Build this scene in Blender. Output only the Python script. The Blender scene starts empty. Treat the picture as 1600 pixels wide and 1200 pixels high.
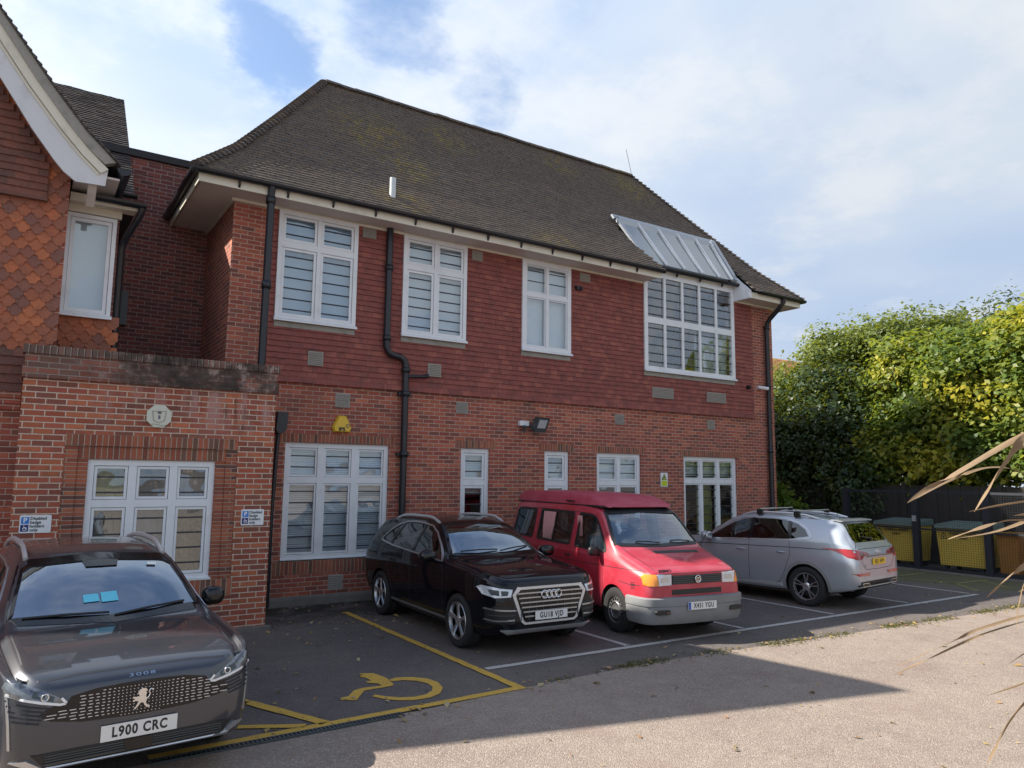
import bpy, bmesh, math, random
import numpy as np
from mathutils import Vector, Matrix
from mathutils.bvhtree import BVHTree
from mathutils.geometry import delaunay_2d_cdt

random.seed(7)
SC = bpy.context.scene
COL = SC.collection
R = math.radians

# ------------------------------------------------------------------ camera
F_PX, YAW, PITCH, ROLL, CAM_H = 1163.51, R(33.3197), R(7.0779), R(0.6433), 2.17
fw = Vector((math.sin(YAW) * math.cos(PITCH), math.cos(YAW) * math.cos(PITCH), math.sin(PITCH)))
r0 = Vector((math.cos(YAW), -math.sin(YAW), 0))
u0 = r0.cross(fw)
rt = r0 * math.cos(ROLL) + u0 * math.sin(ROLL)
up = -r0 * math.sin(ROLL) + u0 * math.cos(ROLL)
cam = bpy.data.cameras.new('camera')
camo = bpy.data.objects.new('camera', cam)
COL.objects.link(camo)
M = Matrix((rt, up, -fw)).transposed().to_4x4()
M.translation = Vector((0, 0, CAM_H))
camo.matrix_world = M
cam.sensor_fit = 'HORIZONTAL'
cam.sensor_width = 36
cam.lens = F_PX / 1600 * 36
cam.clip_start = 0.05
cam.clip_end = 3000
SC.camera = camo

# ------------------------------------------------------------------ light
SUN_TRAVEL = Vector((1.03, -0.72, -1.0)).normalized()
SUN_ELEV = math.asin(-SUN_TRAVEL.z)
SUN_AZ = math.atan2(-SUN_TRAVEL.x, -SUN_TRAVEL.y)      # compass bearing from +Y towards +X
sun = bpy.data.lights.new('sun', 'SUN')
sun.energy = 5.0
sun.angle = R(0.53)
sun.color = (1.0, 0.93, 0.82)
suno = bpy.data.objects.new('sun', sun)
COL.objects.link(suno)
suno.rotation_euler = SUN_TRAVEL.to_track_quat('-Z', 'Y').to_euler()
suno.location = (-20, 20, 30)

W = bpy.data.worlds.new('World')
SC.world = W
W.use_nodes = True

def N(nt, typ, ins=None, **props):
    n = nt.nodes.new(typ)
    for k, v in props.items():
        setattr(n, k, v)
    for k, v in (ins or {}).items():
        s = n.inputs[k]
        if hasattr(v, 'is_output') or isinstance(v, bpy.types.NodeSocket):
            nt.links.new(v, s)
        else:
            s.default_value = v
    return n

def mth(nt, op, a, b=None, c=None, clamp=False):
    ins = {0: a}
    if b is not None: ins[1] = b
    if c is not None: ins[2] = c
    n = N(nt, 'ShaderNodeMath', ins, operation=op)
    n.use_clamp = clamp
    return n.outputs[0]

def mixc(nt, f, a, b, mode='MIX'):
    n = N(nt, 'ShaderNodeMix', None, data_type='RGBA', blend_type=mode)
    for idx, v in ((0, f), (6, a), (7, b)):
        if isinstance(v, bpy.types.NodeSocket): nt.links.new(v, n.inputs[idx])
        else: n.inputs[idx].default_value = v if idx == 0 else (*v[:3], 1)
    return n.outputs[2]

def sstep(nt, x, a, b):
    n = N(nt, 'ShaderNodeMapRange', {0: x, 1: a, 2: b}, interpolation_type='SMOOTHSTEP')
    return n.outputs[0]

def ramp(nt, x, stops, interp='LINEAR'):
    n = N(nt, 'ShaderNodeValToRGB', {0: x})
    cr = n.color_ramp
    cr.interpolation = interp
    while len(cr.elements) < len(stops): cr.elements.new(0.5)
    for e, (p, c) in zip(cr.elements, stops):
        e.position = p
        e.color = (*c, 1)
    return n.outputs[0]

def noise(nt, vec, scale, detail=3, rough=.55, dim='3D'):
    return N(nt, 'ShaderNodeTexNoise', {'Vector': vec, 'Scale': scale, 'Detail': detail, 'Roughness': rough}, noise_dimensions=dim).outputs

def build_world():
    nt = W.node_tree
    nt.nodes.clear()
    sky = N(nt, 'ShaderNodeTexSky', sky_type='NISHITA', sun_disc=False, sun_elevation=SUN_ELEV, sun_rotation=SUN_AZ)
    sky.air_density = 1.0; sky.dust_density = 1.2; sky.ozone_density = 1.6
    bg = N(nt, 'ShaderNodeBackground', {'Color': sky.outputs[0], 'Strength': 0.12})
    # broken cloud: fractal noise on a flat layer overhead
    g = N(nt, 'ShaderNodeTexCoord').outputs['Generated']
    xyz = N(nt, 'ShaderNodeSeparateXYZ', {0: g}).outputs
    z = mth(nt, 'ADD', mth(nt, 'MAXIMUM', xyz[2], 0.0), 0.16)
    px = mth(nt, 'DIVIDE', xyz[0], z); py = mth(nt, 'DIVIDE', xyz[1], z)
    v = N(nt, 'ShaderNodeCombineXYZ', {0: px, 1: py, 2: 3.7}).outputs[0]
    n1 = noise(nt, v, 1.15, 7, .56)[0]
    n2 = noise(nt, v, 0.55, 4, .5)[0]
    n3 = noise(nt, v, 2.6, 8, .62)[0]
    wv = N(nt, 'ShaderNodeTexNoise', {'Vector': v, 'Scale': 2.3, 'Detail': 6, 'Roughness': .62}).outputs['Color']
    gw = N(nt, 'ShaderNodeVectorMath', {0: N(nt, 'ShaderNodeVectorMath', {0: wv, 1: (.5, .5, .5)}, operation='SUBTRACT').outputs[0], 1: (.22, .22, .22), 2: g}, operation='MULTIPLY_ADD').outputs[0]
    cov = mth(nt, 'ADD', mth(nt, 'MULTIPLY', n1, .5), mth(nt, 'MULTIPLY', n3, .5))
    # clear holes in the cloud sheet, at their bearings
    hole = None
    for (d, c0, c1, amt) in HOLES:
        dv = N(nt, 'ShaderNodeVectorMath', {0: N(nt, 'ShaderNodeVectorMath', {0: gw}, operation='NORMALIZE').outputs[0], 1: d}, operation='DOT_PRODUCT').outputs['Value']
        h = mth(nt, 'MULTIPLY', sstep(nt, dv, c0, c1), amt)
        hole = h if hole is None else mth(nt, 'ADD', hole, h)
    cov = mth(nt, 'SUBTRACT', cov, hole)
    # thicker towards the horizon
    cov = mth(nt, 'ADD', cov, mth(nt, 'MULTIPLY', sstep(nt, xyz[2], .55, .05), .12))
    mask = sstep(nt, cov, .22, .46)
    tone = mixc(nt, sstep(nt, n2, .38, .62), (0.56, 0.70, 0.93), (0.87, 0.93, 0.99))
    tone = mixc(nt, mth(nt, 'MULTIPLY', sstep(nt, n3, .45, .7), .5), tone, (1.0, 1.0, 0.99))
    # brighter round the sun's side
    sd = N(nt, 'ShaderNodeVectorMath', {0: g, 1: tuple(-SUN_TRAVEL)}, operation='DOT_PRODUCT').outputs['Value']
    glow = mth(nt, 'ADD', mth(nt, 'MULTIPLY', sstep(nt, sd, -.3, .95), .18), CLOUD_BASE)
    em = N(nt, 'ShaderNodeBackground', {'Color': tone, 'Strength': glow})
    mx = N(nt, 'ShaderNodeMixShader', {0: mask, 1: bg.outputs[0], 2: em.outputs[0]})
    out = N(nt, 'ShaderNodeOutputWorld', {0: mx.outputs[0]})

def pixdir(u, v):
    d = fw * F_PX + rt * (u - 800) - up * (v - 600)
    return d.normalized()
HOLES = [(tuple(pixdir(440, 62)), .9972, .9999, .26), (tuple(pixdir(755, 118)), .9968, .9999, .12), (tuple(pixdir(620, 20)), .9970, .9999, .16), (tuple(pixdir(375, 152)), .9980, .9999, .10), (tuple(pixdir(640, 60)), .955, .995, .085), (Vector((-.1, -.15, 1)).normalized()[:], .60, .97, .24), (Vector((-.2, -.75, .6)).normalized()[:], .55, .97, .10)]
CLOUD_BASE = 0.44
build_world()
SC.view_settings.view_transform = 'Standard'
SC.view_settings.look = 'None'
SC.view_settings.exposure = 1.0
SC.view_settings.gamma = 1.0
SC.render.resolution_x, SC.render.resolution_y = 1024, 768

# ------------------------------------------------------------------ mesh helpers
class MB:
    """collects polygons (world or local coordinates) and links them as one mesh object"""
    def __init__(s):
        s.v = []; s.f = []; s.uv = []; s.rnd = []; s.sm = []; s.mi = []
        s.cur = 0.5; s.m = 0
    def face(s, pts, uv=None, smooth=False):
        i = len(s.v); s.v.extend(pts)
        s.f.append(tuple(range(i, i + len(pts)))); s.uv.append(uv); s.rnd.append(s.cur); s.sm.append(smooth); s.mi.append(s.m)
    def grid(s, rows, smooth=True, closeu=False, uvf=None, flip=False):
        """rows: list of equal-length point rows sharing vertices"""
        i0 = len(s.v); n = len(rows[0])
        for r in rows: s.v.extend(r)
        for a in range(len(rows) - 1):
            for b in range(n if closeu else n - 1):
                c = (b + 1) % n
                q = (i0 + a * n + b, i0 + a * n + c, i0 + (a + 1) * n + c, i0 + (a + 1) * n + b)
                s.f.append(q[::-1] if flip else q); s.uv.append(None); s.rnd.append(s.cur); s.sm.append(smooth); s.mi.append(s.m)
    def box(s, x0, x1, y0, y1, z0, z1, skip=''):
        p = [(x0, y0, z0), (x1, y0, z0), (x1, y1, z0), (x0, y1, z0), (x0, y0, z1), (x1, y0, z1), (x1, y1, z1), (x0, y1, z1)]
        for k, q in (('b', (3, 2, 1, 0)), ('t', (4, 5, 6, 7)), ('f', (0, 1, 5, 4)), ('r', (1, 2, 6, 5)), ('k', (2, 3, 7, 6)), ('l', (3, 0, 4, 7))):
            if k not in skip: s.face([p[j] for j in q])
    def hexa(s, p):
        """eight corners, same order as box"""
        for q in ((3, 2, 1, 0), (4, 5, 6, 7), (0, 1, 5, 4), (1, 2, 6, 5), (2, 3, 7, 6), (3, 0, 4, 7)):
            s.face([p[j] for j in q])
    def obox(s, a, b, w, h, upv=(0, 0, 1)):
        """bar from a to b, width w, height h"""
        a = Vector(a); b = Vector(b); d = (b - a).normalized(); u = Vector(upv)
        sd = d.cross(u).normalized() * (w / 2); uu = sd.cross(d).normalized() * (h / 2)
        s.hexa([tuple(q) for q in (a - sd - uu, a + sd - uu, b + sd - uu, b - sd - uu, a - sd + uu, a + sd + uu, b + sd + uu, b - sd + uu)])
    def prism(s, poly, a0, a1, axis='y'):
        """2-D polygon extruded along an axis; poly in the other two axes"""
        def P(p, a):
            return (p[0], a, p[1]) if axis == 'y' else ((a, p[0], p[1]) if axis == 'x' else (p[0], p[1], a))
        n = len(poly)
        s.face([P(p, a0) for p in poly]); s.face([P(p, a1) for p in reversed(poly)])
        for i in range(n):
            j = (i + 1) % n
            s.face([P(poly[i], a0), P(poly[i], a1), P(poly[j], a1), P(poly[j], a0)])
    def tube(s, pts, r, n=10, caps=True, flat=1.0):
        pts = [Vector(p) for p in pts]
        rr = r if isinstance(r, (list, tuple)) else [r] * len(pts)
        rows = []; ref = None
        for i, p in enumerate(pts):
            t = (pts[min(i + 1, len(pts) - 1)] - pts[max(i - 1, 0)]).normalized()
            if ref is None:
                ref = Vector((0, 0, 1)) if abs(t.z) < .9 else Vector((0, 1, 0))
            a = t.cross(ref).normalized(); b = a.cross(t).normalized(); ref = b
            rows.append([tuple(p + (a * math.cos(k * 2 * math.pi / n) + b * math.sin(k * 2 * math.pi / n) * flat) * rr[i]) for k in range(n)])
        s.grid(rows, closeu=True, flip=True)
        if caps:
            s.face(rows[0]); s.face(rows[-1][::-1])
    def lathe(s, prof, n=32, axis='x', c=(0, 0, 0), smooth=True):
        """prof: list of (axial, radius)"""
        rows = []
        for a, rad in prof:
            row = []
            for k in range(n):
                t = k * 2 * math.pi / n; p, q = rad * math.cos(t), rad * math.sin(t)
                row.append((c[0] + a, c[1] + p, c[2] + q) if axis == 'x' else ((c[0] + p, c[1] + a, c[2] + q) if axis == 'y' else (c[0] + p, c[1] + q, c[2] + a)))
            rows.append(row)
        s.grid(rows, smooth=smooth, closeu=True, flip=(axis != 'y'))
    def cap(s, a, rad, n=32, axis='x', c=(0, 0, 0)):
        row = []
        for k in range(n):
            t = k * 2 * math.pi / n; p, q = rad * math.cos(t), rad * math.sin(t)
            row.append((c[0] + a, c[1] + p, c[2] + q) if axis == 'x' else ((c[0] + p, c[1] + a, c[2] + q) if axis == 'y' else (c[0] + p, c[1] + q, c[2] + a)))
        s.face(row)
    def torus(s, c, R0, r, axis='y', n=28, m=8, sx=1.0):
        rows = []
        for i in range(n + 1):
            t = i * 2 * math.pi / n; row = []
            for j in range(m):
                a = j * 2 * math.pi / m; rad = R0 + r * math.cos(a); h = r * math.sin(a)
                p, q = rad * math.cos(t) * sx, rad * math.sin(t)
                row.append((c[0] + p, c[1] + h, c[2] + q) if axis == 'y' else ((c[0] + h, c[1] + p, c[2] + q) if axis == 'x' else (c[0] + p, c[1] + q, c[2] + h)))
            rows.append(row)
        s.grid(rows, closeu=True)
    def ball(s, c, rx, ry, rz, n=16, m=10, p=1.0):
        rows = []
        def sp(x): return math.copysign(abs(x) ** p, x)
        for i in range(m + 1):
            a = -math.pi / 2 + math.pi * i / m; row = []
            for k in range(n):
                t = 2 * math.pi * k / n
                row.append((c[0] + rx * sp(math.cos(a)) * sp(math.cos(t)), c[1] + ry * sp(math.cos(a)) * sp(math.sin(t)), c[2] + rz * sp(math.sin(a))))
            rows.append(row)
        s.grid(rows, closeu=True)
    def add_mesh(s, me, mw=None):
        i0 = len(s.v)
        for v in me.vertices:
            s.v.append(tuple(mw @ v.co) if mw else tuple(v.co))
        for p in me.polygons:
            s.f.append(tuple(i0 + k for k in p.vertices)); s.uv.append(None); s.rnd.append(s.cur); s.sm.append(False); s.mi.append(s.m)
    def build(s, name, mat, parent=None, local=False, sharp=None, label=None, weld=False):
        me = bpy.data.meshes.new(name)
        inv = None if (parent is None or local) else wmat(parent).inverted()
        V = np.array(s.v, dtype=float).reshape(-1, 3)
        W0 = V.copy()
        if inv is not None:
            A = np.array(inv); V = V @ A[:3, :3].T + A[:3, 3]
        me.from_pydata(V.tolist(), [], s.f)
        mats = mat if isinstance(mat, (list, tuple)) else [mat]
        for m_ in mats: me.materials.append(m_)
        nf = len(s.f)
        me.polygons.foreach_set('use_smooth', np.array(s.sm, dtype=bool))
        me.polygons.foreach_set('material_index', np.array(s.mi, dtype=np.int32))
        at = me.attributes.new('rnd', 'FLOAT', 'FACE'); at.data.foreach_set('value', np.array(s.rnd, dtype=np.float32))
        # metric box-projected UVs
        uvl = me.uv_layers.new(name='UVMap')
        nl = len(me.loops)
        lv = np.empty(nl, dtype=np.int32); me.loops.foreach_get('vertex_index', lv)
        pn = np.empty(nf * 3); me.polygons.foreach_get('normal', pn); pn = pn.reshape(-1, 3)
        if inv is not None:
            pn = pn @ np.array(wmat(parent))[:3, :3].T
        lt = np.empty(nf, dtype=np.int32); me.polygons.foreach_get('loop_total', lt)
        pn = np.repeat(np.abs(pn), lt, axis=0)
        P = W0[lv]
        U = np.where((pn[:, 0] >= pn[:, 1]) & (pn[:, 0] >= pn[:, 2]), P[:, 1], P[:, 0])
        Vv = np.where((pn[:, 2] > pn[:, 0]) & (pn[:, 2] > pn[:, 1]), P[:, 1], P[:, 2])
        uv = np.stack([U, Vv], 1)
        k = 0
        for i, u in enumerate(s.uv):
            if u is not None:
                uv[k:k + len(u)] = u
            k += int(lt[i])
        uvl.data.foreach_set('uv', uv.astype(np.float32).ravel())
        me.update()
        if sharp is not None:
            me.set_sharp_from_angle(angle=R(sharp))
        o = bpy.data.objects.new(name, me); COL.objects.link(o)
        if parent is not None: o.parent = parent
        if label: o['label'] = label
        return o

def wmat(o):
    m = o.matrix_basis.copy()
    while o.parent is not None:
        o = o.parent; m = o.matrix_basis @ m
    return m

def tag(o, label, cat, group=None, kind=None):
    o['label'] = label; o['category'] = cat
    if group: o['group'] = group
    if kind: o['kind'] = kind
    return o

def thing(name, loc, label, cat, rz=0, group=None):
    o = bpy.data.objects.new(name, None); COL.objects.link(o)
    o.empty_display_size = .3
    o.location = loc; o.rotation_euler = (0, 0, rz)
    return tag(o, label, cat, group)

def text_mesh(body, size, xs=1.0, align='CENTER', spacing=1.0, bold=0.0):
    cu = bpy.data.curves.new('t', 'FONT'); cu.body = body; cu.size = size
    cu.align_x = align; cu.align_y = 'CENTER'; cu.space_character = spacing; cu.offset = bold
    cu.resolution_u = 3
    o = bpy.data.objects.new('t', cu); COL.objects.link(o)
    dg = bpy.context.evaluated_depsgraph_get(); dg.update()
    me = bpy.data.meshes.new_from_object(o.evaluated_get(dg))
    bpy.data.objects.remove(o); bpy.data.curves.remove(cu)
    for v in me.vertices: v.co.x *= xs
    return me

def add_text(mb, body, size, o, ex, ey, xs=1.0, align='CENTER', spacing=1.0, bold=0.0):
    """lettering laid on a plane at o with axes ex, ey"""
    me = text_mesh(body, size, xs, align, spacing, bold)
    ex = Vector(ex); ey = Vector(ey); nz = ex.cross(ey)
    mw = Matrix((ex, ey, nz)).transposed().to_4x4(); mw.translation = Vector(o)
    mb.add_mesh(me, mw); bpy.data.meshes.remove(me)

# ------------------------------------------------------------------ materials
MAT = {}
def newmat(name, fn):
    m = bpy.data.materials.new(name); m.use_nodes = True
    nt = m.node_tree; nt.nodes.clear()
    out = N(nt, 'ShaderNodeOutputMaterial')
    sh = fn(nt)
    nt.links.new(sh, out.inputs[0])
    MAT[name] = m
    return m

def pbr(nt, col, rough=.6, metal=0.0, bump=None, coat=0.0, coatr=.03, spec=.5, trans=None, emit=None):
    ins = {'Base Color': col if isinstance(col, bpy.types.NodeSocket) else (*col[:3], 1), 'Roughness': rough, 'Metallic': metal, 'Specular IOR Level': spec}
    if coat: ins['Coat Weight'] = coat; ins['Coat Roughness'] = coatr
    b = N(nt, 'ShaderNodeBsdfPrincipled', ins)
    if bump is not None: nt.links.new(bump, b.inputs['Normal'])
    return b.outputs[0]

def bumpn(nt, h, dist=.01, strength=1.0):
    return N(nt, 'ShaderNodeBump', {'Height': h, 'Distance': dist, 'Strength': strength}).outputs[0]

def obj_co(nt): return N(nt, 'ShaderNodeTexCoord').outputs['Object']
def geo_pos(nt): return N(nt, 'ShaderNodeNewGeometry').outputs['Position']
def uv_xy(nt):
    s = N(nt, 'ShaderNodeSeparateXYZ', {0: N(nt, 'ShaderNodeTexCoord').outputs['UV']}).outputs
    return s[0], s[1]
def rnd_attr(nt): return N(nt, 'ShaderNodeAttribute', attribute_name='rnd').outputs['Fac']

def cells(nt, u, v, w, h, mortar, stagger=.5, wob=True):
    """staggered cell grid -> (random, random2, mortar mask)"""
    row = mth(nt, 'FLOOR', mth(nt, 'DIVIDE', v, h))
    odd = mth(nt, 'MULTIPLY', mth(nt, 'PINGPONG', row, 1.0), stagger)
    uu = mth(nt, 'ADD', mth(nt, 'DIVIDE', u, w), odd)
    col = mth(nt, 'FLOOR', uu)
    fu = mth(nt, 'FRACT', uu); fv = mth(nt, 'FRACT', mth(nt, 'DIVIDE', v, h))
    cv = N(nt, 'ShaderNodeCombineXYZ', {0: col, 1: row}).outputs[0]
    wn = N(nt, 'ShaderNodeTexWhiteNoise', {'Vector': cv}, noise_dimensions='2D').outputs
    rr = N(nt, 'ShaderNodeSeparateColor', {0: wn['Color']}).outputs
    du = mth(nt, 'MULTIPLY', mth(nt, 'MINIMUM', fu, mth(nt, 'SUBTRACT', 1.0, fu)), w)
    dv = mth(nt, 'MULTIPLY', mth(nt, 'MINIMUM', fv, mth(nt, 'SUBTRACT', 1.0, fv)), h)
    d = mth(nt, 'MINIMUM', du, dv)
    if wob:
        pv = N(nt, 'ShaderNodeCombineXYZ', {0: u, 1: v}).outputs[0]
        d = mth(nt, 'ADD', d, mth(nt, 'MULTIPLY', mth(nt, 'SUBTRACT', noise(nt, pv, 45, 2)[0], .5), .006))
    mm = sstep(nt, d, mortar / 2 + .0022, mortar / 2 - .0012)
    return rr[0], rr[1], mm

def brick_mat(name, cols, mortar_col, w=.225, h=.075, mortar=.0125, dirt=.28, stain=None, swap=False, bump=.006):
    def fn(nt):
        u, v = uv_xy(nt)
        if swap: u, v = v, u
        a, b, mm = cells(nt, u, v, w, h, mortar, 0.0 if swap else .5)
        c = ramp(nt, a, [(i / len(cols), k) for i, k in enumerate(cols)], 'CONSTANT')
        pos = geo_pos(nt)
        n1 = noise(nt, pos, 38, 4, .65)[0]; n2 = noise(nt, pos, 1.1, 4, .6)[0]; n3 = noise(nt, pos, 9, 3)[0]
        hs = N(nt, 'ShaderNodeHueSaturation', {'Color': c, 'Value': mth(nt, 'ADD', .62, mth(nt, 'ADD', mth(nt, 'MULTIPLY', b, .34), mth(nt, 'MULTIPLY', n1, .4)))}).outputs[0]
        c = mixc(nt, mth(nt, 'MULTIPLY', sstep(nt, n3, .52, .72), .35), hs, (.12, .075, .06))
        mc = mixc(nt, mth(nt, 'MULTIPLY', n3, .5), mortar_col, tuple(k * .62 for k in mortar_col))
        c = mixc(nt, mm, c, mc)
        c = mixc(nt, mth(nt, 'MULTIPLY', sstep(nt, n2, .45, .75), dirt), c, (.105, .07, .06))
        if stain: c = stain(nt, c, pos)
        hgt = mth(nt, 'ADD', mth(nt, 'MULTIPLY', mth(nt, 'SUBTRACT', 1.0, mm), 1.0), mth(nt, 'MULTIPLY', n1, .35))
        return pbr(nt, c, .88, bump=bumpn(nt, hgt, bump), spec=.25)
    return newmat(name, fn)

RED = [(.375, .105, .070), (.31, .092, .066), (.40, .122, .076), (.27, .092, .068), (.34, .10, .068), (.42, .135, .080), (.23, .088, .068), (.35, .098, .068)]
MORT = (.54, .38, .31)
brick_mat('brick', RED, MORT)
def porch_stain(nt, c, pos):
    s = N(nt, 'ShaderNodeSeparateXYZ', {0: pos}).outputs
    st = N(nt, 'ShaderNodeCombineXYZ', {0: mth(nt, 'MULTIPLY', s[0], 3.4), 1: 0.0, 2: mth(nt, 'MULTIPLY', s[2], .55)}).outputs[0]
    n = noise(nt, st, 1.6, 4, .6)[0]
    band = mth(nt, 'MULTIPLY', sstep(nt, s[2], 2.55, 3.1), sstep(nt, s[0], .5, 1.5))
    dark = mth(nt, 'MULTIPLY', sstep(nt, n, .56, .66), band)
    pale = mth(nt, 'MULTIPLY', sstep(nt, noise(nt, st, 1.1, 5, .65)[0], .47, .62), band)
    c = mixc(nt, mth(nt, 'MULTIPLY', pale, .62), c, (.44, .29, .27))
    c = mixc(nt, mth(nt, 'MULTIPLY', dark, .72), c, (.06, .045, .035))
    return c
brick_mat('porch_brick', [(.37, .108, .066), (.32, .09, .06), (.41, .128, .07), (.27, .09, .062), (.36, .10, .06), (.42, .135, .07), (.24, .09, .065), (.34, .10, .064)], (.62, .48, .38), mortar=.0145, dirt=.15, stain=porch_stain)
def corbel_stain(nt, c, pos):
    s = N(nt, 'ShaderNodeSeparateXYZ', {0: pos}).outputs
    n = noise(nt, pos, 2.4, 5, .65)[0]; n2 = noise(nt, pos, 7.5, 4, .6)[0]
    w = sstep(nt, s[0], .2, 1.5)
    c = mixc(nt, mth(nt, 'MULTIPLY', sstep(nt, n2, .50, .64), mth(nt, 'MULTIPLY', .95, w)), c, (.50, .38, .35))
    c = mixc(nt, mth(nt, 'MULTIPLY', mth(nt, 'MULTIPLY', sstep(nt, n, .40, .55), w), .93), c, (.035, .03, .026))
    return mixc(nt, mth(nt, 'MULTIPLY', sstep(nt, n2, .3, .6), .35), c, (.16, .12, .10))
brick_mat('corbel_brick', [(.26, .09, .06), (.20, .085, .062), (.29, .10, .07), (.17, .09, .07)], (.36, .29, .25), dirt=.3, stain=corbel_stain)
brick_mat('edge_brick', [(.2, .11, .085), (.15, .09, .07), (.24, .12, .09), (.13, .085, .07)], (.4, .34, .29), w=.225, h=.075, swap=True, dirt=.3, stain=corbel_stain)
brick_mat('soldier_brick', [(.33, .10, .06), (.24, .085, .058), (.29, .11, .065), (.17, .09, .065), (.36, .12, .07)], (.44, .34, .27), w=.225, h=.068, swap=True, mortar=.011, dirt=.2)
brick_mat('slip_brick', [(.36, .11, .06), (.28, .085, .052), (.32, .10, .06), (.15, .075, .06), (.38, .125, .065)], (.45, .34, .27), w=.5, h=.052, mortar=.009, dirt=.15)
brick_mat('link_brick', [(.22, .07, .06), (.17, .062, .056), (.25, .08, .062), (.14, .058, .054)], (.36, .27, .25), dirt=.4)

def tile_mat(name, cols, butt=None, moss=0.0, mosscol=(.23, .19, .055), dirt=(.07, .06, .055), dirtamt=.4, rough=.85, eave=None):
    def fn(nt):
        a = rnd_attr(nt); pos = geo_pos(nt)
        c = ramp(nt, a, [(i / len(cols), k) for i, k in enumerate(cols)], 'LINEAR')
        n1 = noise(nt, pos, 26, 4, .65)[0]; n2 = noise(nt, pos, .9, 5, .62)[0]; n3 = noise(nt, pos, 5.5, 4, .6)[0]
        c = N(nt, 'ShaderNodeHueSaturation', {'Color': c, 'Value': mth(nt, 'ADD', .65, mth(nt, 'MULTIPLY', n1, .7))}).outputs[0]
        c = mixc(nt, mth(nt, 'MULTIPLY', sstep(nt, n3, .45, .7), dirtamt), c, dirt)
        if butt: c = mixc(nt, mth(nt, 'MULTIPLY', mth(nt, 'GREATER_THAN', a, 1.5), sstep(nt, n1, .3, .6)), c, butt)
        if moss:
            base = sstep(nt, mth(nt, 'ADD', mth(nt, 'MULTIPLY', n2, .6), mth(nt, 'MULTIPLY', n3, .4)), .60, .72)
            if eave:
                ev = eave(nt, pos); base = mth(nt, 'ADD', base, mth(nt, 'MULTIPLY', ev, sstep(nt, n3, .38, .62)), clamp=True)
            mk = mth(nt, 'MULTIPLY', base, mth(nt, 'MULTIPLY', sstep(nt, noise(nt, pos, 16, 4, .7)[0], .40, .62), moss))
            c = mixc(nt, mk, c, mosscol)
        return pbr(nt, c, rough, bump=bumpn(nt, n1, .004), spec=.3)
    return newmat(name, fn)
def roof_moss_zones(nt, pos):
    t = None
    for (p, r) in (((5.6, 13.9, 9.3), 1.3), ((6.2, 13.2, 8.4), .9), ((7.6, 14.4, 9.8), .9), ((13.3, 14.5, 10.0), 1.2), ((5.6, 12.3, 7.2), .8), ((9, 12.0, 6.95), .9), ((11, 14.6, 10.1), .8)):
        d = N(nt, 'ShaderNodeVectorMath', {0: pos, 1: p}, operation='DISTANCE').outputs['Value']
        k = sstep(nt, d, r, r * .15)
        t = k if t is None else mth(nt, 'MAXIMUM', t, k)
    return t
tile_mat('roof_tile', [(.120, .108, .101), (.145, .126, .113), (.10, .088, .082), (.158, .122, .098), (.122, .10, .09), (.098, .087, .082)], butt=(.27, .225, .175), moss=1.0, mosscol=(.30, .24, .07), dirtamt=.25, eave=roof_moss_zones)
tile_mat('old_roof_tile', [(.10, .085, .08), (.13, .105, .095), (.08, .072, .07)], moss=.4)
tile_mat('hung_tile', [(.26, .084, .072), (.24, .079, .069), (.27, .088, .073), (.25, .082, .070), (.22, .074, .067), (.265, .085, .072), (.25, .081, .070), (.31, .106, .082)], butt=(.03, .012, .012), dirt=(.10, .055, .055), dirtamt=.45)  # near-black butts paint in the shadow line under each course
tile_mat('scallop_tile', [(.43, .14, .068), (.47, .16, .074), (.33, .115, .066), (.24, .105, .078), (.40, .135, .068), (.20, .098, .08), (.36, .12, .064)], dirt=(.2, .10, .075), dirtamt=.35)
tile_mat('dark_tile', [(.19, .085, .065), (.15, .075, .062), (.22, .09, .066)], dirtamt=.4)
tile_mat('orange_roof', [(.55, .25, .09), (.48, .22, .09), (.5, .27, .11)])

def plain(name, col, rough=.5, metal=0.0, var=.12, scale=14, coat=0.0, bump=0.0, spec=.5, dirt=None):
    def fn(nt):
        co = obj_co(nt)
        n = noise(nt, co, scale, 4, .6)[0]
        c = mixc(nt, n, tuple(k * (1 - var) for k in col), tuple(min(1, k * (1 + var)) for k in col))
        if dirt:
            c = mixc(nt, mth(nt, 'MULTIPLY', sstep(nt, noise(nt, co, scale * .25, 5, .65)[0], .48, .7), dirt[1]), c, dirt[0])
        r = mth(nt, 'ADD', rough - .06, mth(nt, 'MULTIPLY', n, .12))
        return pbr(nt, c, r, metal, coat=coat, bump=bumpn(nt, noise(nt, co, scale * 4, 3)[0], bump) if bump else None, spec=spec)
    return newmat(name, fn)
plain('white_frame', (.72, .75, .78), .35, var=.05, dirt=((.42, .43, .42), .25))
plain('cream_trim', (.66, .63, .53), .5, var=.06, dirt=((.36, .33, .27), .35))
plain('soffit_paint', (.56, .52, .50), .6, var=.05, dirt=((.36, .32, .30), .3))
plain('barge_paint', (.62, .64, .66), .5, var=.05, scale=6, dirt=((.3, .29, .27), .35))
plain('gutter_black', (.012, .014, .02), .3, var=.3)
plain('pipe_black', (.016, .018, .024), .35, var=.3)
plain('vent_clay', (.32, .30, .27), .8, var=.15)
plain('lead_grey', (.42, .45, .48), .45, metal=.5, var=.15)
plain('sill_stone', (.30, .29, .26), .85, var=.25, scale=20, dirt=((.11, .12, .09), .5))
plain('cement', (.17, .155, .14), .92, var=.3, scale=9, dirt=((.06, .06, .05), .5))
plain('bar_dark', (.03, .032, .038), .5)
plain('blind_white', (.62, .68, .72), .7, var=.06)
plain('blind_sky_tint', (.33, .47, .61), .7, var=.08, scale=2)  # blind coloured blue to stand in for sky reflected in the panes
plain('blind_cream', (.70, .72, .66), .7, var=.06)
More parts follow.
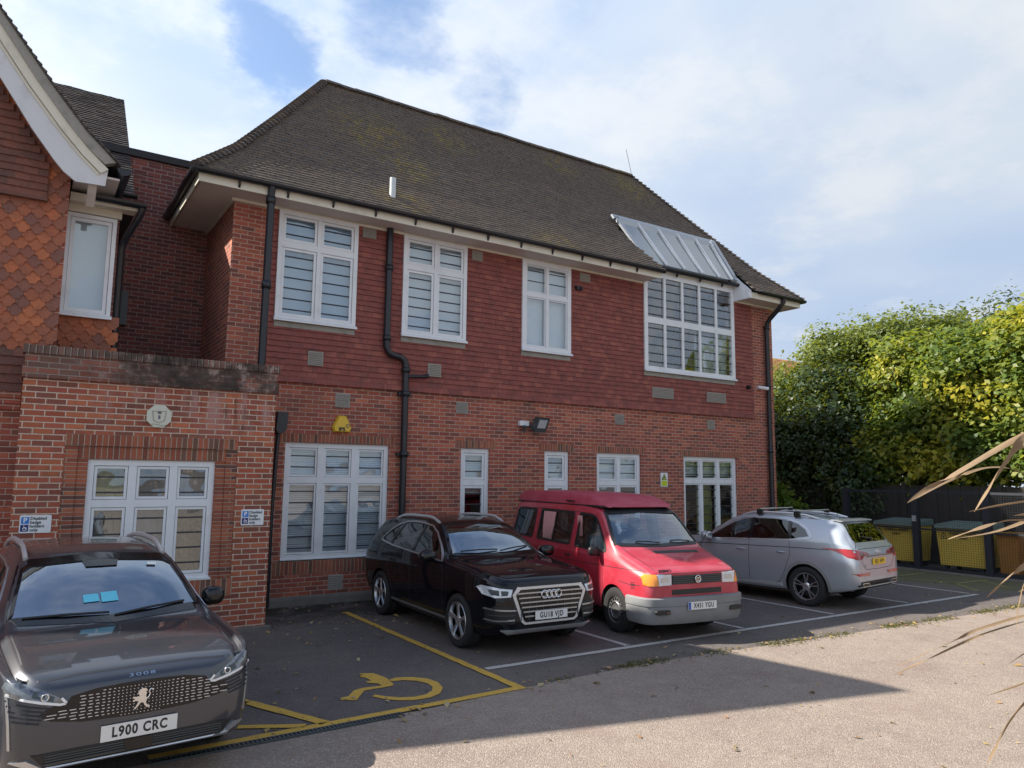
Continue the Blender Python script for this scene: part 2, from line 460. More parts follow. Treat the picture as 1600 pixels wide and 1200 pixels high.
plain('room_dark', (.045, .045, .048), .9, var=.2, scale=3)
plain('curtain_green', (.26, .28, .07), .9, var=.2, scale=3)
plain('paper_tan', (.33, .26, .19), .8, var=.25, scale=7)
plain('foil', (.45, .36, .22), .3, metal=.7, var=.4, scale=9, bump=.06)
plain('yellow_box', (.72, .47, .035), .4, var=.08)
plain('sign_white', (.74, .76, .78), .35, var=.03)
plain('sign_blue', (.03, .20, .62), .35, var=.05)
plain('sign_navy', (.012, .02, .16), .35, var=.05)
plain('ink', (.015, .016, .02), .5)
plain('ink_soft', (.10, .11, .15), .5)
plain('lime', (.50, .58, .02), .4, var=.05)
plain('plaque_cream', (.58, .60, .50), .55, var=.06)
plain('lamp_grey', (.05, .065, .07), .4)
plain('steel', (.5, .5, .5), .35, metal=.9)
plain('bin_yellow', (.70, .50, .09), .5, var=.12, scale=5, dirt=((.25, .18, .05), .4))
plain('bin_lid', (.16, .22, .20), .55, var=.15)
plain('post_dark', (.016, .02, .028), .6, var=.2)
plain('wood_dark', (.035, .030, .026), .85, var=.35, scale=6)
plain('bark', (.09, .07, .05), .95, var=.35, scale=10, bump=.02)
plain('timber', (.16, .11, .07), .8)
plain('felt_black', (.02, .021, .024), .7)
plain('frond_tan', (.20, .135, .075), .6, var=.5, scale=5)

def glass_mat(name, tint, f0, ftop=.85, rough=0.0, refl=(.92, .96, 1.0), wave=.0):
    def fn(nt):
        lw = N(nt, 'ShaderNodeLayerWeight', {'Blend': .35}).outputs['Facing']
        f = mth(nt, 'ADD', f0, mth(nt, 'MULTIPLY', mth(nt, 'POWER', lw, 2.2), ftop - f0))
        tr = N(nt, 'ShaderNodeBsdfTransparent', {'Color': (*tint, 1)})
        gl = N(nt, 'ShaderNodeBsdfGlossy', {'Color': (*refl, 1), 'Roughness': rough})
        if wave:
            nt.links.new(bumpn(nt, noise(nt, geo_pos(nt), 1.3, 2)[0], wave), gl.inputs['Normal'])
        return N(nt, 'ShaderNodeMixShader', {0: f, 1: tr.outputs[0], 2: gl.outputs[0]}).outputs[0]
    return newmat(name, fn)
glass_mat('window_glass', (.82, .87, .90), .20, wave=.02, refl=(.86, .94, 1.0))
glass_mat('big_window_glass', (.70, .74, .74), .20, wave=.03)
glass_mat('roof_glass', (.35, .38, .42), .30)
glass_mat('car_glass', (.42, .48, .48), .10, ftop=.75)
glass_mat('privacy_glass', (.06, .065, .07), .09, ftop=.7)
glass_mat('screen_glass', (.20, .24, .26), .30, ftop=.9, refl=(.86, .93, 1.0))
glass_mat('van_screen', (.66, .72, .72), .26, ftop=.85)
glass_mat('van_glass', (.72, .78, .76), .08, ftop=.75)
glass_mat('lens', (.80, .84, .88), .12, ftop=.8)

def paint(name, col, metal=.0, rough=.35, flake=0.0, coat=1.0, grime=.25, fade=None, spec=.5):
    def fn(nt):
        co = obj_co(nt)
        c = col
        n = noise(nt, co, 3.0, 4, .6)[0]
        cc = mixc(nt, n, tuple(k * .93 for k in col), tuple(min(1, k * 1.06) for k in col))
        if fade:
            zz = N(nt, 'ShaderNodeSeparateXYZ', {0: co}).outputs[2]
            cc = mixc(nt, mth(nt, 'MULTIPLY', sstep(nt, n, .4, .65), fade[1]), cc, fade[0])
        zz = N(nt, 'ShaderNodeSeparateXYZ', {0: co}).outputs[2]
        gm = mth(nt, 'MULTIPLY', sstep(nt, zz, .6, .2), mth(nt, 'MULTIPLY', noise(nt, co, 5, 5, .65)[0], grime))
        cc = mixc(nt, gm, cc, (.12, .10, .085))
        r = mth(nt, 'ADD', rough, mth(nt, 'MULTIPLY', gm, .8))
        return pbr(nt, cc, r, metal, coat=coat, coatr=.025, spec=spec)
    return newmat(name, fn)
paint('paint_black', (.003, .0035, .006), 0, .5, grime=.02, spec=.05, coat=.75)
paint('paint_grey', (.050, .055, .068), .45, .34, grime=.12)
paint('paint_silver', (.40, .44, .49), .40, .34, grime=.12)
paint('paint_red', (.42, .022, .042), 0, .42, coat=.55, grime=.3, fade=((.45, .055, .085), .6))
paint('paint_red_matt', (.40, .04, .07), 0, .6, coat=.1, grime=.1, fade=((.44, .075, .11), .7))
plain('trim_black', (.014, .014, .015), .45, var=.2)
plain('gloss_black', (.006, .006, .007), .12, var=.1)
plain('cabin_dark', (.02, .02, .022), .8, var=.2)
plain('bumper_grey', (.215, .22, .225), .6, var=.14, scale=6, dirt=((.12, .11, .10), .4))
plain('chrome', (.74, .75, .77), .12, metal=1.0, var=.03)
plain('satin', (.52, .54, .56), .3, metal=.9, var=.05)
plain('alloy', (.60, .61, .63), .28, metal=.85, var=.06)
plain('alloy_dark', (.05, .05, .055), .4, metal=.5)
plain('steel_wheel', (.10, .10, .10), .55, metal=.3, var=.2)
plain('tyre', (.017, .017, .018), .85, var=.25, scale=30)
plain('lamp_red', (.34, .004, .010), .12, coat=1.0, var=.15, scale=20)
plain('lamp_dark_red', (.10, .006, .010), .12, coat=1.0, var=.2)
plain('lamp_orange', (.85, .28, .01), .15, coat=1.0, var=.15, scale=25)
plain('lamp_clear', (.62, .66, .70), .15, metal=.25, coat=1.0, var=.3, scale=22)
plain('lamp_smoke', (.16, .175, .19), .12, metal=.5, coat=1.0, var=.5, scale=26)
plain('bright_trim', (.66, .68, .70), .3, metal=.6, var=.04)
plain('plate_white', (.70, .70, .68), .4, var=.04)
plain('plate_yellow', (.78, .50, .02), .4, var=.04)
plain('plate_blue', (.02, .10, .42), .4, var=.05)
plain('seat_grey', (.10, .10, .11), .85, var=.2)
plain('seat_pale', (.30, .31, .32), .85, var=.15)
plain('curtain_pink', (.62, .30, .30), .9, var=.2, scale=12)
plain('paper_white', (.75, .76, .76), .6, var=.03)
plain('card_cyan', (.12, .52, .68), .5, var=.06, scale=8)
plain('card_blue', (.05, .33, .72), .5, var=.06)
plain('skin', (.45, .24, .17), .6)
plain('cloth_blue', (.10, .13, .17), .85)

def ground_mat(name, base, alt, chip, chips=.35, scale=70, patch=.5, extra=None, bump=.006):
    def fn(nt):
        pos = geo_pos(nt)
        vo = N(nt, 'ShaderNodeTexVoronoi', {'Vector': pos, 'Scale': scale}, feature='F1').outputs
        cr = N(nt, 'ShaderNodeSeparateColor', {0: vo['Color']}).outputs
        n1 = noise(nt, pos, .55, 6, .6)[0]; n2 = noise(nt, pos, 4.2, 5, .6)[0]; n3 = noise(nt, pos, 180, 2, .5)[0]
        c = mixc(nt, sstep(nt, n1, .38, .66), base, alt)
        c = mixc(nt, mth(nt, 'MULTIPLY', sstep(nt, cr[0], 1 - chips, 1 - chips + .12), .8), c, chip)
        c = mixc(nt, mth(nt, 'MULTIPLY', sstep(nt, cr[1], .78, .9), .5), c, tuple(k * .5 for k in base))
        c = N(nt, 'ShaderNodeHueSaturation', {'Color': c, 'Value': mth(nt, 'ADD', 1 - patch * .5, mth(nt, 'MULTIPLY', mth(nt, 'ADD', mth(nt, 'MULTIPLY', n2, .6), mth(nt, 'MULTIPLY', n3, .4)), patch))}).outputs[0]
        if extra: c = extra(nt, c, pos)
        h = mth(nt, 'ADD', mth(nt, 'SUBTRACT', 1.0, vo['Distance']), mth(nt, 'MULTIPLY', n3, .3))
        return pbr(nt, c, .92, bump=bumpn(nt, h, bump), spec=.25)
    return newmat(name, fn)
def park_extra(nt, c, pos):
    s = N(nt, 'ShaderNodeSeparateXYZ', {0: pos}).outputs
    n = noise(nt, pos, 2.2, 6, .65)[0]
    # damp, mossy foot of the wall
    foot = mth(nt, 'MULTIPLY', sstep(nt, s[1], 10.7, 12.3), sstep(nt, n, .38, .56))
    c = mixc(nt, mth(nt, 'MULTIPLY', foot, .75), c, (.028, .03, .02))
    # green mossy corner in front of the bin store
    g = mth(nt, 'MULTIPLY', sstep(nt, mth(nt, 'ADD', s[0], mth(nt, 'MULTIPLY', n, 1.4)), 16.6, 17.6), sstep(nt, s[1], 6.9, 7.6))
    g = mth(nt, 'MULTIPLY', g, sstep(nt, noise(nt, pos, 5, 5, .65)[0], .28, .55))
    return mixc(nt, mth(nt, 'MULTIPLY', g, .7), c, (.115, .12, .042))
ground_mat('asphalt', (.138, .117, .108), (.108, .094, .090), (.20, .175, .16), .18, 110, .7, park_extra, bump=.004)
def drive_extra(nt, c, pos):
    s = N(nt, 'ShaderNodeSeparateXYZ', {0: pos}).outputs
    n = noise(nt, pos, 1.3, 5, .6)[0]
    return mixc(nt, mth(nt, 'MULTIPLY', sstep(nt, n, .5, .72), .35), c, (.20, .13, .115))
ground_mat('drive', (.275, .222, .185), (.235, .19, .162), (.37, .315, .265), .30, 95, .62, drive_extra, bump=.005)
def worn_mat(name, col, under=(.10, .088, .082), amt=.5, sc=14):
    def fn(nt):
        pos = geo_pos(nt)
        n = mth(nt, 'ADD', mth(nt, 'MULTIPLY', noise(nt, pos, sc, 5, .7)[0], .65), mth(nt, 'MULTIPLY', noise(nt, pos, 90, 2)[0], .35))
        m_ = sstep(nt, n, amt, amt + .1)
        c = mixc(nt, noise(nt, pos, 3, 3)[0], tuple(k * .8 for k in col), col)
        return pbr(nt, mixc(nt, m_, c, under), .85, bump=bumpn(nt, noise(nt, pos, 120, 2)[0], .003), spec=.3)
    return newmat(name, fn)
worn_mat('line_white', (.50, .48, .45), amt=.55)
worn_mat('line_yellow', (.60, .37, .07), amt=.55)
worn_mat('line_faded', (.30, .27, .11), under=(.12, .125, .045), amt=.46)

def leaf_mat(name, cols, trans=.45, rough=.45):
    def fn(nt):
        a = rnd_attr(nt)
        c = ramp(nt, a, [(i / max(1, len(cols) - 1), k) for i, k in enumerate(cols)])
        d = pbr(nt, c, rough, spec=.4)
        t = N(nt, 'ShaderNodeBsdfTranslucent', {'Color': mixc(nt, .55, c, (.42, .46, .03), 'MIX')})
        return N(nt, 'ShaderNodeMixShader', {0: trans, 1: d, 2: t.outputs[0]}).outputs[0]
    return newmat(name, fn)
leaf_mat('leaf_dark', [(.024, .046, .022), (.04, .070, .028), (.055, .09, .03)], .25)
leaf_mat('leaf_mid', [(.05, .095, .02), (.075, .125, .025), (.10, .15, .03), (.14, .17, .03)], .4)
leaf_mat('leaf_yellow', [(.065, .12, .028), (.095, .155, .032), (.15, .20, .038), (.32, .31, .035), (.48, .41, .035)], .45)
leaf_mat('leaf_light', [(.09, .13, .035), (.13, .17, .045), (.17, .20, .05)], .45)
leaf_mat('leaf_bright', [(.08, .15, .02), (.14, .22, .03)], .45)
leaf_mat('leaf_red', [(.30, .08, .03), (.42, .17, .08), (.2, .12, .03)], .4)
leaf_mat('fallen', [(.30, .20, .07), (.42, .30, .10), (.22, .12, .06), (.45, .38, .22), (.38, .16, .07)], .1, .8)
leaf_mat('moss', [(.05, .06, .012), (.085, .085, .016), (.12, .10, .02)], .1, .95)

# ------------------------------------------------------------------ ground
def sheet(name, polys, z, mat, parent=None):
    mb = MB()
    for p in polys: mb.face([(x, y, z) for x, y in p])
    return mb.build(name, mat, parent)
ground = sheet('ground', [[(-150, -150), (200, -150), (200, 200), (-150, 200)]], 0.0, MAT['asphalt'])
ground['kind'] = 'structure'
# the paler drive: its edge runs along the old gully
GUL = [(-14, 6.05), (1.5, 6.42), (3.3, 6.5), (4.6, 6.62), (6.33, 6.72), (7.6, 6.66), (9.5, 6.52), (12, 6.40), (15.2, 6.30), (17.5, 6.3), (30, 6.3)]
drv = sheet('drive', [GUL + [(30, -60), (-14, -60)]][0:1], 0.004, MAT['drive'])
drv['kind'] = 'structure'

def line_poly(mb, a, b, w, z, jag=0.006):
    a = Vector((*a, 0)); b = Vector((*b, 0)); d = (b - a); L = d.length; d.normalize(); s = Vector((-d.y, d.x, 0))
    n = max(2, int(L / .12)); rows = []
    for i in range(n + 1):
        p = a + d * (L * i / n)
        l = p + s * (w / 2 + random.uniform(-jag, jag)); r = p - s * (w / 2 + random.uniform(-jag, jag))
        rows.append([(l.x, l.y, z), (r.x, r.y, z)])
    mb.grid(rows, smooth=False, flip=False)
mb = MB()
line_poly(mb, (4.60, 7.47), (15.7, 7.40), .10, .006)
for x0 in (6.80, 9.03, 11.26, 13.48, 15.68):
    line_poly(mb, (x0, 7.53), (x0 + .02, 12.1), .085, .0065)
mb.build('white_line', MAT['line_white'], ground)
mb = MB()
line_poly(mb, (4.50, 11.6), (4.50, 6.66), .10, .010)
line_poly(mb, (4.555, 6.63), (1.0, 6.52), .11, .0095)
# hatched strip beside the bay
line_poly(mb, (2.42, 6.60), (1.70, 8.25), .11, .0095)
line_poly(mb, (2.25, 6.62), (1.25, 7.15), .09, .0095)
line_poly(mb, (1.98, 7.63), (1.1, 7.4), .09, .0095)
line_poly(mb, (1.98, 7.60), (1.5, 7.0), .09, .0095)
mb.build('yellow_line', MAT['line_yellow'], ground)
mb = MB()
for a, b in (((16.2, 7.6), (17.0, 8.5)), ((17.0, 8.5), (16.6, 9.7)), ((16.6, 9.7), (17.6, 10.9)), ((17.2, 7.4), (17.9, 8.3)), ((16.9, 8.4), (18.2, 8.35)), ((16.5, 9.75), (18.2, 9.7))):
    line_poly(mb, a, b, .10, .006, .02)
mb.build('hatch_line', MAT['line_faded'], ground)

# wheelchair symbol: outlines read off the tarmac
def ray_ground(u, v, z=0.0):
    d = fw * F_PX + rt * (u - 800) - up * (v - 600)
    t = (z - CAM_H) / d.z
    return (d.x * t, d.y * t)
SYM1 = [(562, 1053), (583, 1052.5), (604, 1060), (615, 1070), (613, 1072.5), (569, 1080), (557, 1095), (532, 1095), (533, 1091), (544, 1089), (553, 1079.5), (565, 1076), (597, 1072), (590, 1068.5), (575, 1068), (572, 1065.5), (580, 1064.5), (572, 1060), (563, 1058.5)]
SYM2 = [(608, 1063), (618, 1059.5), (645, 1058.5), (668, 1061), (684, 1066.5), (692, 1075), (688, 1084), (672, 1091), (645, 1095), (620, 1095), (600, 1093), (582, 1089), (586, 1086), (604, 1089), (625, 1090.5), (648, 1089.5), (665, 1086), (675, 1080), (676, 1074), (668, 1068.5), (650, 1064.5), (630, 1063.5), (612, 1065.5)]
mb = MB()
for S in (SYM1, SYM2):
    pts = [ray_ground(*p) for p in S]
    n = len(pts)
    v2, e2, f2, ov, oe, of = delaunay_2d_cdt([Vector(p) for p in pts], [(i, (i + 1) % n) for i in range(n)], [], 1, 1e-5)
    for f in f2: mb.face([(v2[k].x, v2[k].y, .0062) for k in f])
mb.build('wheelchair_symbol', MAT['line_yellow'], ground)

# slotted drain channel along the edge of the bay
dr = thing('drain_channel', (2.2, 6.42, 0), 'slotted black drainage channel along the yellow line beside the grey car', 'drain')
mb = MB()
a = Vector((1.0, 6.40, .0)); b = Vector((3.1, 6.465, .0)); d = (b - a).normalized(); s = Vector((-d.y, d.x, 0))
mb.obox(a + Vector((0, 0, .004)), b + Vector((0, 0, .004)), .085, .012)
mb.build('channel_bed', MAT['post_dark'], dr)
mb = MB(); k = 0.0; L = (b - a).length
while k < L:
    p = a + d * k
    mb.obox(p - s * .038 + Vector((0, 0, .014)), p + s * .038 + Vector((0, 0, .014)), .018, .008)
    k += .036
for sg in (-1, 1): mb.obox(a + s * sg * .042 + Vector((0, 0, .013)), b + s * sg * .042 + Vector((0, 0, .013)), .012, .012)
mb.build('grating', MAT['lamp_grey'], dr)

# ------------------------------------------------------------------ building helpers
def wall_y(mb, x0, x1, z0, z1, y, holes=(), depth=.12):
    xs = sorted({x0, x1, *[min(max(h[k], x0), x1) for h in holes for k in (0, 1)]}); zs = sorted({z0, z1, *[min(max(h[k], z0), z1) for h in holes for k in (2, 3)]})
    for i in range(len(xs) - 1):
        for j in range(len(zs) - 1):
            cx, cz = (xs[i] + xs[i + 1]) / 2, (zs[j] + zs[j + 1]) / 2
            if any(h[0] < cx < h[1] and h[2] < cz < h[3] for h in holes): continue
            mb.face([(xs[i], y, zs[j]), (xs[i + 1], y, zs[j]), (xs[i + 1], y, zs[j + 1]), (xs[i], y, zs[j + 1])])
    for (a, b, c, d_) in holes:
        y2 = y + depth
        mb.face([(a, y, c), (a, y, d_), (a, y2, d_), (a, y2, c)]); mb.face([(b, y, d_), (b, y, c), (b, y2, c), (b, y2, d_)])
        mb.face([(a, y, d_), (b, y, d_), (b, y2, d_), (a, y2, d_)]); mb.face([(b, y, c), (a, y, c), (a, y2, c), (b, y2, c)])

def window(parent, x0, x1, z0, z1, yf, cols, tz=None, th=.11, fr=.085, mull=.12, sash=.05, sashtop=True, glass='window_glass', bars=.19, blind=None, frame_mat='white_frame', sill=True, depth=.10, lights=None, label=None, back=None, barz=None):
    """casement window: frame with mullions and transom, sashes, panes, bars and blind"""
    mb = MB()
    mb.box(x0, x0 + fr, yf, yf + depth, z0, z1); mb.box(x1 - fr, x1, yf, yf + depth, z0, z1)
    mb.box(x0 + fr, x1 - fr, yf, yf + depth, z1 - fr, z1); mb.box(x0 + fr, x1 - fr, yf, yf + depth, z0, z0 + fr)
    iw = x1 - x0 - 2 * fr; cw = (iw - mull * (cols - 1)) / cols
    xs = [(x0 + fr + k * (cw + mull), x0 + fr + k * (cw + mull) + cw) for k in range(cols)]
    for k in range(cols - 1):
        mb.box(xs[k][1], xs[k + 1][0], yf + .004, yf + depth, z0 + fr, z1 - fr)
    zs = [(z0 + fr, z1 - fr)]
    if tz is not None:
        zs = [(z0 + fr, tz - th / 2), (tz + th / 2, z1 - fr)]
        for a, b in xs: mb.box(a, b, yf + .007, yf + depth, tz - th / 2, tz + th / 2)
    win = mb.build('window', MAT[frame_mat], parent, label=label)
    sm = MB(); gm = MB(); hm = MB()
    for (a, b) in xs:
        for j, (c, d_) in enumerate(zs):
            s = sash if (sashtop or j == 0) else 0.0
            if s:
                g = .006
                for bx in ((a + g, a + s, c + g, d_ - g), (b - s, b - g, c + g, d_ - g), (a + s, b - s, c + g, c + s), (a + s, b - s, d_ - s, d_ - g)):
                    sm.box(bx[0], bx[1], yf + .018, yf + .07, bx[2], bx[3])
            gm.face([(a + s, yf + .045, c + s), (b - s, yf + .045, c + s), (b - s, yf + .045, d_ - s), (a + s, yf + .045, d_ - s)])
            if bars:
                z = d_ - s - bars * .55
                while z > c + s + .04:
                    gm.m = 1; gm.box(a + s, b - s, yf + .030, yf + .041, z - .0105, z + .0105); gm.m = 0; z -= bars
    if sm.f: sm.build('sash', MAT[frame_mat], win)
    gm.build('pane', [MAT[glass], MAT['bar_dark']], win)
    if sill:
        mb = MB(); mb.prism([(yf - .045, z0 - .02), (yf - .045, z0 + .012), (yf - .001, z0 + .04), (yf - .001, z0 - .02)], x0 - .02, x1 + .02, 'x')
        mb.build('sill', MAT[frame_mat], win)
    if blind:
        kind, m_, lower = blind
        bm_ = MB()
        if kind == 'slats':
            for (a, b) in xs:
                z = z1 - fr - .02
                while z > lower:
                    t = random.uniform(-.003, .003)
                    bm_.cur = random.random()
                    bm_.face([(a - .03, yf + .15, z - .0155 + t), (b + .03, yf + .15, z - .0155), (b + .03, yf + .163, z + .0135), (a - .03, yf + .163, z + .0135 + t)])
                    z -= .034
        else:
            for (a, b) in xs: bm_.face([(a - .05, yf + .16, lower), (b + .05, yf + .16, lower), (b + .05, yf + .16, z1 - fr + .02), (a - .05, yf + .16, z1 - fr + .02)])
        bm_.build('blind', MAT[m_], win)
    if back:
        for (a, b, c, d_, m_, nm) in back:
            bm_ = MB()
            n = 14
            rows = [[(a + (b - a) * k / n, yf + .2 + .018 * math.sin(k * 1.9), z) for k in range(n + 1)] for z in (c, d_)]
            bm_.grid(rows); bm_.build(nm, MAT[m_], win)
    return win

def vent(parent, x, z, w, h, y, mat='vent_clay'):
    mb = MB()
    mb.box(x - w / 2, x + w / 2, y - .012, y + .02, z - h / 2, z + h / 2)
    n = max(3, int(h / .028))
    for k in range(n):
        zz = z - h / 2 + (k + .5) * h / n
        mb.prism([(y - .03, zz - .010), (y - .013, zz - .006), (y - .013, zz + .006)], x - w / 2 + .015, x + w / 2 - .015, 'x')
    return mb.build('air_vent', MAT[mat], parent)

def soldier(parent, x0, x1, z0, z1, y, proud=.003, w=.068, mat='soldier_brick', name='lintel'):
    mb = MB(); n = max(1, round((x1 - x0) / w))
    mb.face([(x0, y - proud, z0), (x1, y - proud, z0), (x1, y - proud, z1), (x0, y - proud, z1)], uv=[(x0, 0.002), (x1, 0.002), (x1, .223), (x0, .223)])
    mb.face([(x0, y - proud, z0), (x0, y + .02, z0), (x1, y + .02, z0), (x1, y - proud, z0)])
    return mb.build(name, MAT[mat], parent)

def course(mb, org, a, n, up_, tl, tu, g, w, off, thick, skip=None, jit=.004):
    """one course of tiles: org on the lower edge line, a along, up_ up the slope, tl / tu = t-range at the lower / upper edge"""
    org = Vector(org); a = Vector(a); n = Vector(n); up_ = Vector(up_)
    k0 = math.floor((min(tl[0], tu[0]) - off) / w)
    t = k0 * w + off
    tmax = max(tl[1], tu[1])
    while t < tmax:
        ta, tb = t + .0004, t + w - .0004
        la, lb = max(ta, tl[0]), min(tb, tl[1]); ua, ub = max(ta, tu[0]), min(tb, tu[1])
        t += w
        if lb - la < .01 and ub - ua < .01: continue
        if lb <= la: la = lb = min(max(la, tl[0]), tl[1])
        if ub <= ua: ua = ub = min(max(ua, tu[0]), tu[1])
        c = org + a * ((la + lb) / 2) + up_ * (g / 2)
        if skip and skip(c): continue
        th = thick + random.uniform(-jit, jit); th2 = thick + random.uniform(-jit, jit)
        dz = random.uniform(-jit, jit) * .8
        p = [org + a * la + n * th + up_ * dz, org + a * lb + n * th2 + up_ * dz, org + a * ub + up_ * (g + .012) + n * .004, org + a * ua + up_ * (g + .012) + n * .004]
        b0 = org + a * la + up_ * dz - n * .004; b1 = org + a * lb + up_ * dz - n * .004
        mb.cur = random.random()
        mb.face([tuple(q) for q in p])
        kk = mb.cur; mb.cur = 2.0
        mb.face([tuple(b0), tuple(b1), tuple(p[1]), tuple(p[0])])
        mb.cur = kk
        mb.face([tuple(b0), tuple(p[0]), tuple(p[3])]); mb.face([tuple(b1), tuple(p[2]), tuple(p[1])])

# ------------------------------------------------------------------ main building
Y0 = 12.6
bld = thing('brick_building', (2.68, Y0, 0), 'two storey red brick and tile hung building with hipped mossy roof behind the cars', 'building')
GW = dict(g1=(3.731, 5.623, .74, 2.705), g2=(7.121, 7.772, .74, 2.705), g3=(9.112, 9.76, .74, 2.705), g4=(10.515, 11.817, .74, 2.70), g5=(13.185, 15.068, .74, 2.69))
UW = dict(A=(3.42, 4.855, 4.77, 6.70), B=(5.765, 7.141, 4.76, 6.70), C=(8.473, 9.747, 4.765, 6.70), D=(11.905, 15.023, 4.645, 7.02))
holes = list(GW.values()) + [(a + .04, b - .04, c + .04, min(d, 6.78) - .0) for a, b, c, d in list(UW.values())[:3]] + [(11.945, 14.98, 4.69, 7.3)]
mb = MB()
wall_y(mb, 2.68, 16.6, -.05, 6.80, Y0, holes[:-1] + [(11.945, 14.98, 4.69, 6.80)], .16)
mb.face([(2.68, 18, -.05), (2.68, Y0, -.05), (2.68, Y0, 6.8), (2.68, 18, 6.8)])
mb.face([(16.6, Y0, -.05), (16.6, 18, -.05), (16.6, 18, 6.8), (16.6, Y0, 6.8)])
mb.face([(16.6, 18, -.05), (2.68, 18, -.05), (2.68, 18, 6.8), (16.6, 18, 6.8)])
mb.build('wall', MAT['brick'], bld)
mb = MB()
mb.box(2.75, 16.5, 16.2, 16.3, 0, 6.7); mb.box(2.75, 16.5, 12.8, 17.9, 3.6, 3.75)
mb.face([(2.75, 12.78, .05), (16.5, 12.78, .05), (16.5, 17.9, .05), (2.75, 17.9, .05)])
mb.face([(2.75, 12.78, 6.72), (2.75, 17.9, 6.72), (11.8, 17.9, 6.72), (11.8, 12.78, 6.72)])
for x in (6.4, 8.1, 10.2, 12.6): mb.box(x, x + .08, 12.85, 16.2, .06, 3.6)
for x in (5.3, 7.8, 11.2): mb.box(x, x + .08, 12.85, 16.2, 3.75, 6.7)
mb.build('room_lining', MAT['room_dark'], bld)
# cement plinth
mb = MB(); mb.prism([(Y0 - .07, -.02), (Y0 - .06, .11), (Y0 - .002, .15), (Y0 - .002, -.02)], 3.45, 16.62, 'x')
mb.build('plinth', MAT['cement'], bld)

# tile hanging over the upper storey
TX0, TX1, TZ0, TZ1 = 3.27, 15.75, 3.72, 6.74
def in_win(c):
    return any(a - .06 < c.x < b + .06 and cc - .09 < c.z < d + .2 for a, b, cc, d in UW.values())
mb = MB(); z = TZ0; i = 0
while z < TZ1 - .01:
    g = min(.1, TZ1 - z)
    segs = [(TX0, TX1)]
    for a, b, cc, d in UW.values():
        if cc - .05 < z + .05 < d + .3:
            segs = [s for q in segs for s in ((q[0], min(q[1], a)), (max(q[0], b), q[1])) if s[1] - s[0] > .01]
    jj = 0 if i else .012
    for s in segs:
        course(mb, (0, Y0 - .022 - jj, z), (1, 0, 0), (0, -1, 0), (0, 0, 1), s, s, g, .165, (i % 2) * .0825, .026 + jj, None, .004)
    z += .1; i += 1
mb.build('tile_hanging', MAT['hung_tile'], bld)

# windows, lower storey
yw = Y0 + .045
w1 = window(bld, *GW['g1'], yw, 3, 2.072, sash=.035, blind=('slats', 'blind_white', .85), bars=.19, label='large six light ground floor window with white slatted blinds behind the black car')
w2 = window(bld, *GW['g2'], yw, 1, 2.04, blind=('slats', 'blind_cream', 1.85), bars=.2)
w3 = window(bld, *GW['g3'], yw, 1, 2.04, blind=('slats', 'blind_cream', 2.0), bars=.2)
w4 = window(bld, *GW['g4'], yw, 2, 2.05, mull=.09, sash=.035, blind=('slats', 'blind_cream', 2.02), bars=.2)
w5 = window(bld, *GW['g5'], yw, 3, 2.105, mull=.085, sash=.03, blind=('slats', 'blind_cream', 2.22), bars=.2, back=[(13.85, 14.42, .8, 2.1, 'curtain_green', 'curtain')])
for key in GW:
    a, b, c, d = GW[key]
    soldier(bld, a - .02, b + .02, d + .005, d + .15, Y0)
    for sx in (a - .13, b + .02):
        mb = MB(); mb.box(sx, sx + .11, Y0 - .006, Y0 + .02, d - .02, d + .155); mb.build('springer', MAT['vent_clay'] if False else MAT['soldier_brick'], bld)
soldier(bld, 3.60, 5.75, .50, .725, Y0, name='sill_course')
# upper storey
ya = Y0 - .075
wA = window(bld, *UW['A'], ya, 2, 6.10, mull=.07, fr=.075, bars=.185, blind=('panel', 'blind_sky_tint', 4.9), label='first floor window nearest the corner, blinds tinted blue for the reflected sky, dark bars')
wB = window(bld, *UW['B'], ya, 2, 6.09, mull=.07, fr=.075, bars=.185, blind=('panel', 'blind_white', 4.9), label='middle first floor window right of the swan neck downpipe, pale blinds with dark bars')
wC = window(bld, *UW['C'], ya, 2, 5.96, mull=.055, th=.09, bars=0, blind=('panel', 'blind_white', 4.8), sash=.03, fr=.10)
mb = MB()
for zz in (6.47, 6.25):
    mb.box(8.57, 9.65, ya + .030, ya + .041, zz, zz + .016)
mb.build('window_bars', MAT['bar_dark'], wC)
wD = window(bld, *UW['D'], ya, 5, 5.855, th=.15, fr=.11, mull=.075, sash=0, bars=.20, glass='big_window_glass', label='tall ten light studio window below the sloping roof glazing', back=[(13.75, 14.95, 4.7, 5.75, 'blind_white', 'curtain')])
for (a, b, c, d) in UW.values():
    mb = MB(); mb.box(a + .0, b - .0, Y0 - .05, Y0 + .02, c - .115, c - .022); mb.build('stone_sill', MAT['sill_stone'], bld)

# air bricks
for x, zz, w, h in ((4.165, 4.16, .27, .25), (4.70, 3.467, .27, .25), (6.48, 4.157, .28, .25), (7.125, 3.48, .26, .23), (11.175, 3.463, .27, .23), (14.15, 3.48, .26, .24), (12.49, 4.145, .68, .25), (14.32, 4.16, .68, .25), (4.69, .337, .26, .26), (5.075, 6.59, .26, .2), (7.385, 6.56, .24, .2), (10.155, 6.55, .28, .19)):
    vent(bld, x, zz, w, h, Y0 - (.045 if zz > 3.72 else 0.0))

